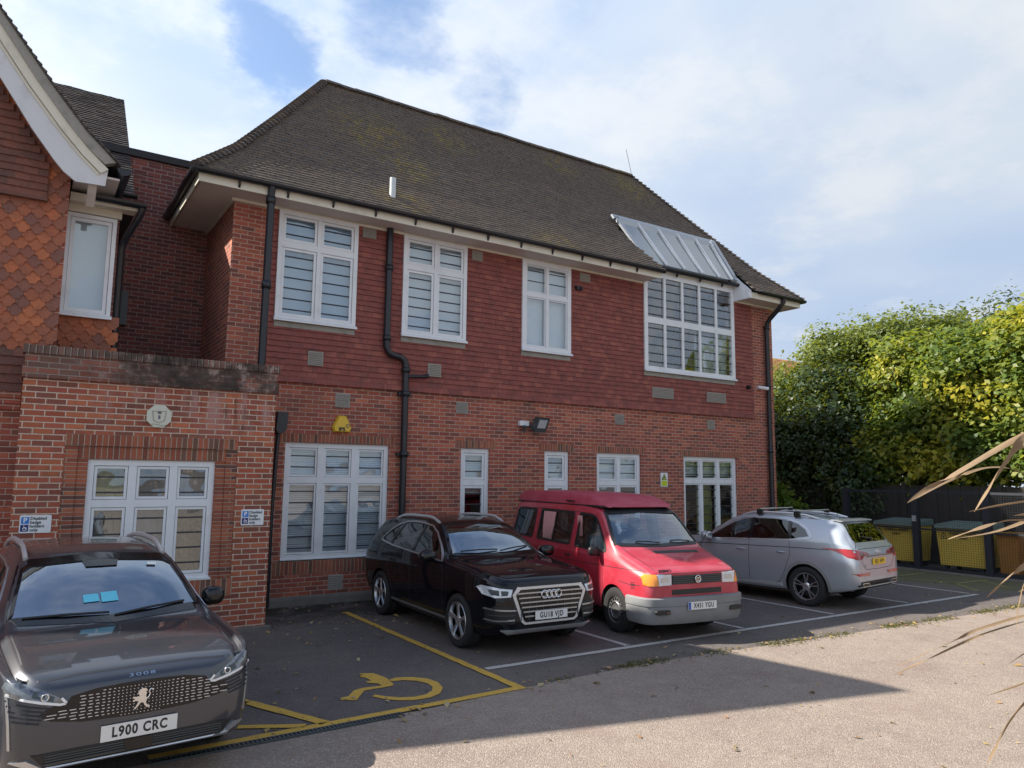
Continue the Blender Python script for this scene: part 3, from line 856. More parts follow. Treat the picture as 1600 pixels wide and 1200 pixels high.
# roof
PROF = [(11.93, 6.875), (12.33, 7.27), (12.72, 7.665), (13.1, 8.14), (13.6, 8.775), (14.3, 9.68), (15.0, 10.60)]
PS = [0]
for i in range(len(PROF) - 1): PS.append(PS[-1] + math.dist(PROF[i], PROF[i + 1]))
def prof(s):
    s = min(max(s, 0), PS[-1])
    for i in range(len(PS) - 1):
        if s <= PS[i + 1] + 1e-9:
            f = (s - PS[i]) / (PS[i + 1] - PS[i])
            y0_, z0_ = PROF[i]; y1_, z1_ = PROF[i + 1]
            d = Vector((0, y1_ - y0_, z1_ - z0_)).normalized()
            return y0_ + (y1_ - y0_) * f, z0_ + (z1_ - z0_) * f, d
KL, KR = .973, 1.09
def xl(y): return 2.0 + KL * (y - 12)
def xr(y): return 17.05 - KR * (y - 12)
SKL = lambda y: 12.02 - .40 * (y - 12)      # left edge of the roof cut for the glazing
def sk_skip(c): return SKL(c.y) < c.x < 15.10 and c.y < 13.16
mb = MB(); s = 0; i = 0
while s < PS[-1] - .02:
    g = min(.1, PS[-1] - s)
    y, zz, d = prof(s); y2, z2, _ = prof(s + g)
    n = Vector((0, -d.z, d.y))
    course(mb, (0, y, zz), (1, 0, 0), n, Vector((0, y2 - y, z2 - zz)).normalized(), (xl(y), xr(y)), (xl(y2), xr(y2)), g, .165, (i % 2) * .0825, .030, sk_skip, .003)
    s += g; i += 1
# the hip ends and the back, coursed the same way
for side in (0, 1, 2):
    s = 0; i = 0
    while s < PS[-1] - .02:
        g = min(.1, PS[-1] - s); y, zz, d = prof(s); y2, z2, _ = prof(s + g); dh = y - 12; dh2 = y2 - 12
        L = math.hypot(y2 - y, z2 - zz)
        if side == 0:
            u_ = Vector((KL * (y2 - y), 0, z2 - zz)).normalized(); n = Vector((-u_.z, 0, u_.x))
            course(mb, (2.0 + KL * dh, 0, zz), (0, -1, 0), n, u_, (-(18 - dh), -(12 + dh)), (-(18 - dh2), -(12 + dh2)), g, .165 * 2, (i % 2) * .165, .024)
        elif side == 1:
            u_ = Vector((-KR * (y2 - y), 0, z2 - zz)).normalized(); n = Vector((u_.z, 0, -u_.x))
            course(mb, (17.05 - KR * dh, 0, zz), (0, 1, 0), n, u_, (12 + dh, 18 - dh), (12 + dh2, 18 - dh2), g, .165 * 2, (i % 2) * .165, .024)
        else:
            mb.cur = random.random()
            mb.face([(xr(y), 30 - y, zz), (xl(y), 30 - y, zz), (xl(y2), 30 - y2, z2), (xr(y2), 30 - y2, z2)])
        s += g; i += 1
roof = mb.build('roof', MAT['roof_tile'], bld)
# sarking under the tiles
mb = MB()
for i in range(len(PROF) - 1):
    (y, zz), (y2, z2) = PROF[i], PROF[i + 1]; o = .012
    if y2 <= 13.2:
        for xa, xb, xa2, xb2 in ((xl(y), SKL(y), xl(y2), SKL(y2)), (15.1, xr(y), 15.1, xr(y2))):
            mb.face([(xa, y, zz - o), (xb, y, zz - o), (xb2, y2, z2 - o), (xa2, y2, z2 - o)])
    else:
        mb.face([(xl(y), y, zz - o), (xr(y), y, zz - o), (xr(y2), y2, z2 - o), (xl(y2), y2, z2 - o)])
    for sx, K in ((2.0, KL), (17.05, -KR)):
        a, b = sx + K * (y - 12), sx + K * (y2 - 12)
        mb.face([(a, y, zz - o), (b, y2, z2 - o), (b, 30 - y2, z2 - o), (a, 30 - y, zz - o)])
mb.build('roof_boarding', MAT['felt_black'], roof)
# bonnet tiles on the hips, half-round ridge
mb = MB()
for (fx, K) in ((2.0, KL), (17.05, -KR)):
    s = .03
    big = .105 if K > 0 else .075
    while s < PS[-1] - .05:
        y, zz, d = prof(s); y2, z2, _ = prof(s + .135)
        a = Vector((fx + K * (y - 12), y, zz)); b = Vector((fx + K * (y2 - 12), y2, z2))
        mb.cur = random.random()
        t = (b - a).normalized(); sd = t.cross(Vector((0, 0, 1))).normalized(); nn = sd.cross(t)
        rows = []
        for q, rr, lift in ((a, big * 1.12, .035), (b, big * .72, .005)):
            rows.append([tuple(q + sd * rr * math.cos(k * math.pi / 8) + nn * (rr * .75 * math.sin(k * math.pi / 8) + lift - .02)) for k in range(9)])
        mb.grid(rows, flip=True); mb.face(rows[0])
        s += .115
x = xl(15.0)
while x < xr(15.0):
    x2 = min(x + .33, xr(15.0)); mb.cur = random.random(); j = random.uniform(-.008, .008)
    rows = [[(q, 15 - .115 * math.cos(k * math.pi / 8) * sc_, 10.575 + j + .10 * math.sin(k * math.pi / 8) * sc_) for k in range(9)] for q, sc_ in ((x, 1.0), (x2, .96))]
    mb.grid(rows); mb.face(rows[0]); mb.face(rows[1][::-1]); x = x2 + .004
mb.build('ridge_tiles', MAT['roof_tile'], roof)

# eaves: soffit, fascia, wall moulding, gutters
mb = MB()
mb.box(2.06, 11.95, 12.04, 12.598, 6.735, 6.755); mb.box(15.12, 17.0, 12.04, 12.598, 6.735, 6.755)
mb.box(2.06, 2.678, 12.598, 17.9, 6.735, 6.755); mb.box(16.602, 17.0, 12.598, 17.9, 6.735, 6.755)
mb.build('soffit', MAT['soffit_paint'], bld)
mb = MB()
mb.box(2.03, 11.97, 12.015, 12.04, 6.70, 6.855); mb.box(15.10, 17.02, 12.015, 12.04, 6.70, 6.855)
mb.box(2.005, 2.03, 12.015, 17.95, 6.70, 6.855); mb.box(17.02, 17.045, 12.015, 17.95, 6.70, 6.855)
mb.box(2.63, 11.9, Y0 - .055, Y0 - .002, 6.69, 6.733); mb.box(15.06, 16.65, Y0 - .055, Y0 - .002, 6.69, 6.733)
mb.box(2.63, 2.678, Y0, 17.5, 6.69, 6.733)
mb.build('fascia', MAT['cream_trim'], bld)
mb = MB()      # boxed ends of the eaves beside the glazing
mb.prism([(12.02, 6.70), (12.598, 6.70), (12.598, 7.46), (12.30, 7.16), (12.02, 6.90)], 15.03, 15.10, 'x')
mb.build('eaves_box', MAT['white_frame'], bld); mb = MB()
mb.prism([(12.05, 6.757), (12.598, 6.757), (12.598, 7.46), (12.05, 6.93)], 11.86, 11.96, 'x')
mb.build('eaves_box', MAT['white_frame'], bld)
def gutter(mb, a, b, r=.074):
    a = Vector(a); b = Vector(b); t = (b - a).normalized(); sd = t.cross(Vector((0, 0, 1))).normalized()
    rows = [[tuple(q + sd * r * math.cos(k * math.pi / 8) - Vector((0, 0, 1)) * r * math.sin(k * math.pi / 8)) for k in range(9)] for q in (a, b)]
    rows2 = [[tuple(q + sd * (r - .008) * math.cos(k * math.pi / 8) - Vector((0, 0, 1)) * (r - .008) * math.sin(k * math.pi / 8) + Vector((0, 0, .001))) for k in range(9)] for q in (a, b)]
    mb.grid(rows, flip=True); mb.grid(rows2)
    for q in (a, b):
        mb.face([tuple(q + sd * r * math.cos(k * math.pi / 8) - Vector((0, 0, 1)) * r * math.sin(k * math.pi / 8)) for k in range(9)])
mb = MB()
gutter(mb, (1.90, 11.945, 6.885), (12.0, 11.945, 6.885)); gutter(mb, (15.33, 11.945, 6.885), (17.12, 11.945, 6.885)); gutter(mb, (1.94, 11.9, 6.885), (1.94, 15.0, 6.885), .066)
gutter(mb, (17.11, 11.9, 6.885), (17.11, 18, 6.885))
gutter(mb, (12.1, 12.40, 7.12), (15.05, 12.40, 7.12))
for k in range(13):
    x = 2.6 + k * .78
    if x < 11.9: mb.prism([(11.99, 6.875), (12.014, 6.875), (12.014, 6.72), (11.985, 6.76), (11.96, 6.82)], x, x + .035, 'x')
for x in (12.9, 13.7, 14.5): mb.prism([(12.45, 7.12), (12.47, 7.12), (12.47, 6.98), (12.42, 7.04)], x, x + .035, 'x')
mb.build('gutter', MAT['gutter_black'], bld)
mb = MB(); mb.box(11.905, 15.023, ya - .004, ya + .09, 7.02, 7.16); mb.build('glazing_head', MAT['cream_trim'], bld)

# patent glazing set in the roof
gz = thing
B0, B1 = Vector((0, 12.44, 7.19)), Vector((0, 13.16, 8.40))
def gp(x, f, n=0.0):
    p = B0.lerp(B1, f); d = (B1 - B0).normalized(); nn = Vector((0, -d.z, d.y))
    return Vector((x, p.y, p.z)) + nn * n
XL0, XL1, XR = 11.93, 11.58, 14.98
mb = MB()
mb.hexa([tuple(q) for q in (gp(XL1 - .1, .95), gp(XR, .95), gp(XR, 1.04), gp(XL1 - .12, 1.04), gp(XL1 - .1, .95, .05), gp(XR, .95, .05), gp(XR, 1.04, .05), gp(XL1 - .12, 1.04, .05))])
mb.hexa([tuple(q) for q in (gp(XL0 - .06, 0), gp(XL0 + .06, 0), gp(XL1 + .06, 1), gp(XL1 - .06, 1), gp(XL0 - .06, 0, .05), gp(XL0 + .06, 0, .05), gp(XL1 + .06, 1, .05), gp(XL1 - .06, 1, .05))])
mb.hexa([tuple(q) for q in (gp(XR - .02, 0), gp(XR + .10, 0), gp(XR + .06, 1.04), gp(XR - .06, 1.04), gp(XR - .02, 0, .06), gp(XR + .10, 0, .06), gp(XR + .06, 1.04, .06), gp(XR - .06, 1.04, .06))])
sky = mb.build('roof_glazing', MAT['lead_grey'], bld)
mb = MB()
mb.face([tuple(gp(XL0, 0, .02)), tuple(gp(XR, 0, .02)), tuple(gp(XR, 1, .02)), tuple(gp(XL1, 1, .02))])
mb.build('pane', MAT['roof_glass'], sky)
mb = MB(); mb.face([tuple(gp(XL0, 0.02, -.15)), tuple(gp(XR, 0.02, -.15)), tuple(gp(XR, 1, -.15)), tuple(gp(XL1, 1, -.15))]); mb.build('lining', MAT['seat_pale'], sky)
mb = MB()
for k in range(1, 5):
    f = k / 5; xa = XL0 + (XR - XL0) * f; xb = XL1 + (XR - .05 - XL1) * f
    mb.obox(gp(xa, -.01, .04), gp(xb, .95, .04), .055, .05, (0, -1, 0))
mb.obox(gp(XR - .13, 0, .045), gp(XR - .16, .96, .045), .05, .05, (0, -1, 0))
mb.build('glazing_bar', MAT['white_frame'], sky)
mb = MB()
mb.obox(gp(XL1 - .05, .90, .035), gp(XR - .05, .90, .035), .10, .02, (0, -1, 0)); mb.build('flashing', MAT['lead_grey'], sky)

# downpipes and the soil stack
mb = MB()
mb.tube([(3.12, 11.96, 6.84), (3.12, 12.0, 6.70), (3.13, 12.02, 6.55), (3.12, 12.05, 3.5)], .062, 12)
for zz in (6.62, 5.2): mb.lathe([(-.06, .07), (-.06, .078), (.06, .078), (.06, .07)], 14, 'z', (3.125, 12.02, zz))
mb.build('downpipe', MAT['pipe_black'], bld)
mb = MB()
yp = 12.49
mb.tube([(5.455, yp, 6.742), (5.455, yp, 4.62), (5.457, yp, 4.5), (5.50, yp, 4.40), (5.58, yp, 4.36), (5.72, yp, 4.335), (5.80, yp, 4.30), (5.845, yp, 4.22), (5.855, yp, 4.1), (5.86, yp, .05)], .062, 12)
for x, zz in ((5.455, 5.98), (5.455, 4.66), (5.855, 4.1), (5.86, 3.66), (5.86, 2.55), (5.86, .9)): mb.lathe([(-.05, .06), (-.05, .078), (.05, .078), (.05, .06)], 14, 'z', (x, yp, zz))
for zz in (3.66, 2.55): mb.box(5.74, 5.98, yp + .01, Y0 - .002, zz - .03, zz + .03)
mb.tube([(5.86, yp, 3.98), (6.05, yp, 4.0), (6.29, yp + .02, 4.02)], .032, 8)
mb.tube([(6.27, yp + .02, 4.02), (6.33, yp + .02, 4.035)], .042, 8)
mb.build('soil_pipe', MAT['pipe_black'], bld)
mb = MB()
mb.tube([(16.28, 11.95, 6.84), (16.28, 11.97, 6.74), (16.275, 12.1, 6.60), (16.265, 12.40, 6.36), (16.262, 12.48, 6.25), (16.262, 12.5, 6.1), (16.285, 12.5, .05)], .06, 12)
for zz in (6.15, 4.6, 2.9, 1.2): mb.lathe([(-.05, .058), (-.05, .074), (.05, .074), (.05, .058)], 14, 'z', (16.27, 12.5, zz))
mb.build('downpipe', MAT['pipe_black'], bld)
hp = MB(); hp.prism([(3.50, 2.90), (3.52, 3.19), (3.69, 3.19), (3.67, 2.90), (3.62, 2.84), (3.53, 2.84)], 12.36, 12.58, 'y')
ho = hp.build('rain_hopper', MAT['pipe_black'], bld)
mb = MB(); mb.tube([(3.575, 12.5, 2.86), (3.56, 12.5, 2.6), (3.53, 12.52, 1.5), (3.53, 12.52, .02)], .036, 10); mb.build('hopper_pipe', MAT['pipe_black'], ho)
# flue and aerial
mb = MB(); mb.tube([(5.42, 12.36, 7.18), (5.42, 12.36, 7.66)], .062, 14); mb.build('flue', MAT['steel'], bld)
mb = MB(); mb.tube([(13.83, 15.0, 10.6), (13.62, 15.0, 11.35)], .012, 6); mb.build('aerial', MAT['lead_grey'], bld)

# ------------------------------------------------------------------ link block behind the porch
lk = thing('link_block', (1.0, 14.71, 0), 'plain dark brick flat roofed link wall between the gabled house and the main block', 'building')
mb = MB()
wall_y(mb, .0, 2.68, 0, 7.93, 14.71)
mb.face([(0, 14.71, 7.93), (2.68, 14.71, 7.93), (2.68, 18, 7.93), (0, 18, 7.93)])
mb.face([(0, 18, 0), (0, 14.71, 0), (0, 14.71, 7.93), (0, 18, 7.93)])
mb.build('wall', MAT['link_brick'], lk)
mb = MB(); mb.face([(0, 14.70, 7.60), (2.68, 14.70, 7.60), (2.68, 14.70, 7.83), (0, 14.70, 7.83)], uv=[(0, .002), (2.68, .002), (2.68, .223), (0, .223)]); mb.build('soldier_course', MAT['link_brick'], lk)
mb = MB(); mb.box(0, 2.9, 14.64, 18, 7.90, 8.03); mb.build('coping', MAT['felt_black'], lk)
mb = MB(); mb.tube([(1.20, 14.6, 6.5), (1.22, 14.62, 5.4), (1.22, 14.62, 3.6)], .05, 10); mb.box(1.12, 1.40, 14.55, 14.70, 4.75, 5.35); mb.build('cable_box', MAT['pipe_black'], lk)

# ------------------------------------------------------------------ single storey porch block
YP = 10.94
po = thing('brick_porch', (1.5, YP, 0), 'single storey flat roofed brick block with stained parapet behind the grey car', 'building')
PW = (.743, 2.288, .745, 2.328)
mb = MB()
wall_y(mb, -.03, 3.07, -.05, 3.33, YP, [(.47, 2.57, .55, 2.62)], .035)
wall_y(mb, .47, 2.57, .55, 2.62, YP + .035, [(PW[0], PW[1], PW[2], PW[3])], .12)
mb.face([(3.07, YP, -.05), (3.07, 12.6, -.05), (3.07, 12.6, 3.33), (3.07, YP, 3.33)])
mb.face([(-.03, 12.6, -.05), (-.03, YP, -.05), (-.03, YP, 3.33), (-.03, 12.6, 3.33)])
mb.build('wall', MAT['porch_brick'], po)
mb = MB()
mb.box(-.05, 3.09, YP - .045, 12.58, 3.325, 3.475); mb.box(-.03, 3.075, YP - .020, 12.58, 3.475, 3.63)
mb.build('corbel_band', MAT['corbel_brick'], po)
mb = MB(); z0, z1 = 3.63, 3.735
x = -.06; k = 0
while x < 3.09:
    x2 = min(x + .066, 3.1); j = random.uniform(-.004, .004); mb.cur = random.random()
    mb.box(x, x2, YP - .045 + j, YP + .2, z0, z1 + j); x = x2 + .009
mb.box(-.05, 3.095, YP - .03, YP + .19, z0 + .004, z1 - .008)
mb.build('coping', MAT['edge_brick'], po)
mb = MB(); mb.box(0, 2.6, YP + .2, 14.7, 3.5, 3.56); mb.build('flat_roof', MAT['felt_black'], po)
# margins of thin bricks round the window
mb = MB()
for a, b, a2, b2 in ((.47, .618, .624, .74), (2.42, 2.57, 2.291, 2.414)):
    mb = MB(); mb.box(a, b, YP + .012, YP + .034, .74, 2.50); mb.box(a2, b2, YP + .026, YP + .034, .74, 2.50)
    mb.box(min(a, a2), max(b, b2), YP + .032, YP + .0345, .745, 2.49)
    mb.build('margin_bricks', MAT['slip_brick'], po)
soldier(po, .47, 2.57, 2.50, 2.645, YP, .006)
soldier(po, .62, 2.42, 2.335, 2.492, YP + .03, .006)
soldier(po, .45, 2.59, .50, .735, YP, .004, name='sill_course')
window(po, *PW, YP + .06, 3, 1.765, th=.10, mull=.10, fr=.075, bars=.2, sash=.038, label='six light white window of the porch block with foil and paper behind its glass',
       back=[(1.86, 2.22, .8, 1.7, 'foil', 'foil_screen'), (.84, 1.2, .8, 1.65, 'paper_tan', 'paper_screen'), (1.3, 1.75, .8, 1.66, 'seat_pale', 'paper_screen'), (1.9, 2.2, 1.86, 2.25, 'paper_tan', 'paper_screen'), (.84, 1.22, 1.85, 2.27, 'curtain_green', 'curtain')])
mb = MB(); mb.box(.3, 2.7, YP + .4, YP + .45, .3, 3.0); mb.build('room_lining', MAT['room_dark'], po)
mb = MB(); mb.box(-.05, 3.13, YP - .09, YP - .002, -.02, .055); mb.build('plinth', MAT['cement'], po)

# ------------------------------------------------------------------ gabled house on the left
YG = 11.5
gh = thing('gabled_house', (-1.45, YG, 0), 'scallop tile hung house with white bargeboards at the left edge', 'building')
RK = [(-1.45, 9.10), (-.64, 8.07), (.02, 7.20), (.42, 6.72), (.84, 6.33)]     # right rake, top of tiles
RKL = [(-1.45, 9.10), (-5.2, 7.22), (-8.0, 5.85)]
mb = MB()
mb.face([(-8, YG, -.05), (.30, YG, -.05), (.30, YG, 6.6), (-.64, YG, 7.85), (-1.45, YG, 8.9), (-8, YG, 5.7)])
mb.face([(.30, YG, -.05), (.30, 14.0, -.05), (.30, 14.0, 6.5), (.30, YG, 6.5)])
mb.build('wall', MAT['brick'], gh)
mb = MB()
for zz, o in ((2.95, .04), (3.025, .055), (3.10, .07)): mb.box(-6, -.04, YG - o, YG - .001, zz, zz + .073)
mb.build('corbel_band', MAT['brick'], gh)
# scalloped tile hanging
def scallop(mb, x, z, w, h, y, th, tail=True):
    n = 6; pts = [(x - w / 2 + .002, z + h)]
    if tail:
        q = [(-.5, .66), (-.44, .64), (-.36, .54), (-.29, .36), (-.25, .12), (-.22, 0), (.22, 0), (.25, .12), (.29, .36), (.36, .54), (.44, .64), (.5, .66)]
    else:
        q = [(-.5, .0), (.5, .0)]
    low = [(x + a * (w - .004), z + b * .085) for a, b in q]
    hi = [(x + w / 2 - .002, z + h), (x - w / 2 + .002, z + h)]
    tw = random.uniform(-.004, .004)
    f = [(p[0], y - th + tw * (p[0] - x) * 8, p[1]) for p in low]
    bk = [(p[0], y, p[1]) for p in low]
    mb.cur = random.random()
    mb.face(f + [(hi[0][0], y - .006, hi[0][1]), (hi[1][0], y - .006, hi[1][1])])
    for i in range(len(f) - 1): mb.face([bk[i], bk[i + 1], f[i + 1], f[i]])
mb = MB()
def rake_z(x):
    for (xa, za), (xb, zb) in zip(RK, RK[1:]):
        if xa <= x <= xb: return za + (zb - za) * (x - xa) / (xb - xa)
    return 9.1 - (-1.45 - x) * .5
z = 3.72; i = 0
while z < 8.5:
    x = .30 - .0825 - (0 if i % 2 else .0825)
    while x > -4.2:
        if z < rake_z(x) - .45:
            scallop(mb, x, z, .165, .19, YG - .012, .026)
        x -= .165
    if i % 2 == 0: pass
    z += .112; i += 1
mb.build('scallop_tiles', MAT['scallop_tile'], gh)
mb = MB(); z = 3.18; i = 0
while z < 3.72:
    course(mb, (0, YG - .02, z), (1, 0, 0), (0, -1, 0), (0, 0, 1), (-4.2, .30), (-4.2, .30), .115, .165, (i % 2) * .0825, .05 if i == 0 else .03)
    z += .115; i += 1
mb.build('plain_tiles', MAT['dark_tile'], gh)
# projecting panel of plain tiles high in the gable
mb = MB(); z = 5.78; i = 0
while z < 7.4:
    x1 = min(.04, 0.04 if z < 6.2 else .04 - (z - 6.2) * .66)
    course(mb, (0, YG - .06, z), (1, 0, 0), (0, -1, 0), (0, 0, 1), (-3, x1), (-3, x1), .1, .165, (i % 2) * .0825, .03)
    z += .1; i += 1
mb.box(-3, .05, YG - .12, YG - .01, 5.74, 5.775)
mb.build('gable_panel', MAT['dark_tile'], gh)
# bargeboards
outer = [(-1.45, 8.93), (-.633, 7.86), (-.165, 7.20), (.233, 6.70), (.48, 6.43), (.71, 6.22)]
inner = [(.69, 6.0), (.345, 5.985), (.20, 6.09), (.087, 6.215), (-.19, 6.58), (-.58, 7.17), (-1.45, 8.30)]
mb = MB(); mb.prism(outer + inner, 11.10, 11.14, 'y')
mb.prism([(-1.45, 8.93), (-1.45, 8.30), (-8, 5.15), (-8, 5.66)], 11.10, 11.14, 'y')
mb.build('bargeboard', MAT['barge_paint'], gh)
mb = MB()
for o0, o1, y_ in ((.0, .11, 11.055), (.12, .15, 11.085)):
    def off(o): return [(x - o * .80 - .02 * 0, z - o * .62) for x, z in outer]
    a_, b_ = off(o0), off(o1)
    mb.prism(a_ + b_[::-1], y_, 11.098, 'y')
mb.build('barge_moulding', MAT['cream_trim'], gh)
mb = MB(); mb.prism(outer[:5] + [(.66, 6.28), (.80, 6.33), (.42, 6.69), (.02, 7.17), (-.64, 8.04), (-1.45, 9.07)], 11.03, 11.16, 'y'); mb.build('undercloak', MAT['sill_stone'], gh)
mb = MB()
mb.face([(-1.45, 11.14, 8.6), (-1.45, YG, 8.6), (.3, YG, 6.45), (.70, YG, 6.1), (.70, 11.14, 6.1), (.3, 11.14, 6.4)])
mb.box(.33, .86, 11.14, 12.4, 6.12, 6.15)
mb.prism([(11.15, 6.08), (11.49, 6.08), (11.49, 5.80), (11.3, 5.92)], .50, .60, 'x')
mb.build('soffit', MAT['soffit_paint'], gh)
# roof of the gable: unseen rear hip and left slope shaped for the ground shadow
mb = MB()
RS = [0]
for i in range(len(RK) - 1): RS.append(RS[-1] + math.dist(RK[i], RK[i + 1]))
def rk(s):
    for i in range(len(RS) - 1):
        if s <= RS[i + 1] + 1e-9:
            f = (s - RS[i]) / (RS[i + 1] - RS[i])
            return RK[i][0] + (RK[i + 1][0] - RK[i][0]) * f, RK[i][1] + (RK[i + 1][1] - RK[i][1]) * f
s = RS[-1]; i = 0
while s > .05:
    g = min(.1, s)
    x, z = rk(s); x2, z2 = rk(s - g)
    u_ = Vector((x2 - x, 0, z2 - z)).normalized(); n = Vector((u_.z, 0, -u_.x)); n = n if n.z > 0 else -n
    ye = 11.35 + 2.5 * s / RS[-1]; ye2 = 11.35 + 2.5 * (s - g) / RS[-1]
    course(mb, (x, 0, z - .03), (0, 1, 0), n, u_, (11.0, ye), (11.0, ye2), g, .165, (i % 2) * .0825, .03)
    s -= g; i += 1
ap = (-1.45, 11.35, 9.07)
for (a, b) in zip(RK, RK[1:]): mb.face([(a[0], 11.02, a[1] - .05), (b[0], 11.02, b[1] - .05), (b[0], 11.35 + 2.5 * (RK.index(b) / 4), b[1] - .05), (a[0], 11.35 + 2.5 * (RK.index(a) / 4), a[1] - .05)])
mb.face([ap, (.84, 13.85, 6.27), (-8, 13.85, 5.8)])
mb.face([(-1.45, 11.0, 9.1), (-1.45, 11.35, 9.1), (-8, 13.85, 5.85), (-8, 11.0, 5.85)])
mb.build('roof', MAT['old_roof_tile'], gh) if False else None
mb.face([(-1.45, 11.0, 9.05), (-8, 11.0, 5.8), (-8, 11.0, 5.85), (-1.45, 11.0, 9.1)])
mb.build('roof', MAT['old_roof_tile'], gh)
mb = MB()
gutter(mb, (.90, 11.0, 6.25), (.90, 12.6, 6.25), .09)
mb.build('gutter', MAT['gutter_black'], gh)

mb = MB(); mb.box(-2.2, -1.72, 15.2, 15.66, 6.5, 10.55); mb.box(-2.25, -1.68, 15.16, 15.70, 10.55, 10.68)  # unseen stack, added to keep sun off the van's side
mb.build('added_shade_stack', MAT['brick'], gh)
# small bay with the white casement beside the gable
YB = 12.15
WW = (.305, .945, 4.375, 5.868)
mb = MB()
wall_y(mb, .30, .98, 0, 6.0, YB, [(WW[0] + .03, WW[1] - .03, WW[2] + .03, WW[3] - .03)], .15)
mb.face([(.98, YB, 0), (.98, 14.0, 0), (.98, 14.0, 6.0), (.98, YB, 6.0)])
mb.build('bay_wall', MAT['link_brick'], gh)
mb = MB(); mb.box(.31, .97, YB + .5, YB + .55, 4, 6.0); mb.build('room_lining', MAT['room_dark'], gh)
window(gh, *WW, YB - .06, 1, None, fr=.055, sash=.055, bars=0, blind=('panel', 'blind_white', 4.42))
mb = MB(); z = 3.66; i = 0
while z < 4.30:
    x = .33 + (0 if i % 2 else .0825)
    while x < 1.0:
        scallop(mb, x, z, .165, .19, YB - .012, .028); x += .165
    z += .112; i += 1
mb.build('scallop_tiles', MAT['scallop_tile'], gh)
mb = MB(); mb.box(.32, 1.0, YB - .07, YB - .01, 5.88, 5.985); mb.box(.32, 1.16, 11.80, YB - .01, 5.985, 6.01); mb.box(.32, 1.19, 11.775, 11.80, 5.945, 6.06); mb.build('fascia', MAT['cream_trim'], gh)
mb = MB(); mb.box(.31, 1.17, 11.81, 13.95, 6.02, 6.09); mb.build('bay_roof', MAT['felt_black'], gh)
mb = MB(); gutter(mb, (.62, 11.70, 6.04), (1.27, 11.70, 6.04), .072)
mb.tube([(1.22, 11.70, 5.99), (1.21, 11.74, 5.90), (1.07, 12.05, 5.60), (1.03, 12.16, 5.45), (1.03, 12.2, 3.6)], .05, 10)
mb.build('gutter', MAT['gutter_black'], gh)

# wing behind it, with the white casement
wg = thing('rear_wing', (-2, 14.0, 0), 'plain tiled rear wing roof showing above the bargeboard at the left', 'building')
YW = 14.0
mb = MB()
wall_y(mb, -8, 1.10, 0, 6.6, YW)
mb.face([(1.10, YW, 0), (1.10, 20, 0), (1.10, 20, 6.6), (1.10, 16.93, 9.6), (1.10, YW, 6.6)])
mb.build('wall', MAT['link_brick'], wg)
mb = MB(); gutter(mb, (.4, 13.30, 6.70), (1.30, 13.30, 6.70), .065); mb.build('gutter', MAT['gutter_black'], wg)
mb = MB(); s = 0; i = 0
P0, P1 = Vector((0, 13.38, 6.68)), Vector((0, 16.93, 9.92)); LL = (P1 - P0).length; d = (P1 - P0).normalized(); n = Vector((0, -d.z, d.y))
while s < LL:
    o = P0 + d * s
    course(mb, o, (1, 0, 0), n, d, (-6, 1.27), (-6, 1.27), min(.1, LL - s), .165, (i % 2) * .0825, .03, None, .006); s += .1; i += 1
mb.face([(-6, 13.38, 6.66), (1.25, 13.38, 6.66), (1.25, 16.93, 9.9), (-6, 16.93, 9.9)])
mb.face([(-6, 16.93, 9.92), (1.25, 16.93, 9.92), (1.25, 20.5, 6.68), (-6, 20.5, 6.68)])
mb.build('roof', MAT['old_roof_tile'], wg)

# ------------------------------------------------------------------ things fixed to the walls
al = thing('alarm_box', (4.69, Y0, 3.05), 'yellow triangular alarm box above the large ground floor window', 'alarm')
hexo = [(4.62, 3.195), (4.76, 3.195), (4.865, 2.985), (4.835, 2.905), (4.545, 2.905), (4.515, 2.985)]
cxm, czm = 4.69, 3.03
mb = MB()
fr_ = [(cxm + (x - cxm) * .86, czm + (z - czm) * .86) for x, z in hexo]
n_ = len(hexo)
mb.face([(x, Y0 - .085, z) for x, z in fr_[::-1]])
for i in range(n_):
    j = (i + 1) % n_
    mb.face([(hexo[i][0], Y0 - .05, hexo[i][1]), (fr_[i][0], Y0 - .085, fr_[i][1]), (fr_[j][0], Y0 - .085, fr_[j][1]), (hexo[j][0], Y0 - .05, hexo[j][1])])
    mb.face([(hexo[i][0], Y0, hexo[i][1]), (hexo[i][0], Y0 - .05, hexo[i][1]), (hexo[j][0], Y0 - .05, hexo[j][1]), (hexo[j][0], Y0, hexo[j][1])])
mb.build('casing', MAT['yellow_box'], al)
mb = MB(); add_text(mb, 'IPS', .085, (4.68, Y0 - .088, 2.955), (1, 0, 0), (0, 0, 1), 1.15, bold=.004); mb.build('lettering', MAT['ink'], al)
mb = MB(); mb.torus((4.785, Y0 - .087, 3.02), .028, .006, 'y', 16, 6); mb.build('logo_ring', MAT['ink_soft'], al)

fl = thing('floodlight', (8.75, Y0, 3.23), 'grey floodlight with a white junction box on the brick wall above the red van', 'light')
mb = MB()
ang = R(24); c0 = Vector((8.86, Y0 - .22, 3.23)); dn = Vector((.28, -math.cos(ang), -math.sin(ang))).normalized(); ex = Vector((1, .28, 0)).normalized(); ey = dn.cross(ex).normalized(); ey = ey if ey.z > 0 else -ey
def fp(a, b, c): return tuple(c0 + ex * a + ey * b + dn * c)
mb.hexa([fp(-.15, -.13, -.09), fp(.15, -.13, -.09), fp(.15, .13, -.09), fp(-.15, .13, -.09), fp(-.19, -.16, .03), fp(.19, -.16, .03), fp(.19, .16, .03), fp(-.19, .16, .03)])
mb.tube([(8.86, Y0 - .1, 3.2), (8.7, Y0 - .08, 3.2), (8.6, Y0 - .03, 3.2)], .02, 8)
mb.build('housing', MAT['lamp_grey'], fl)
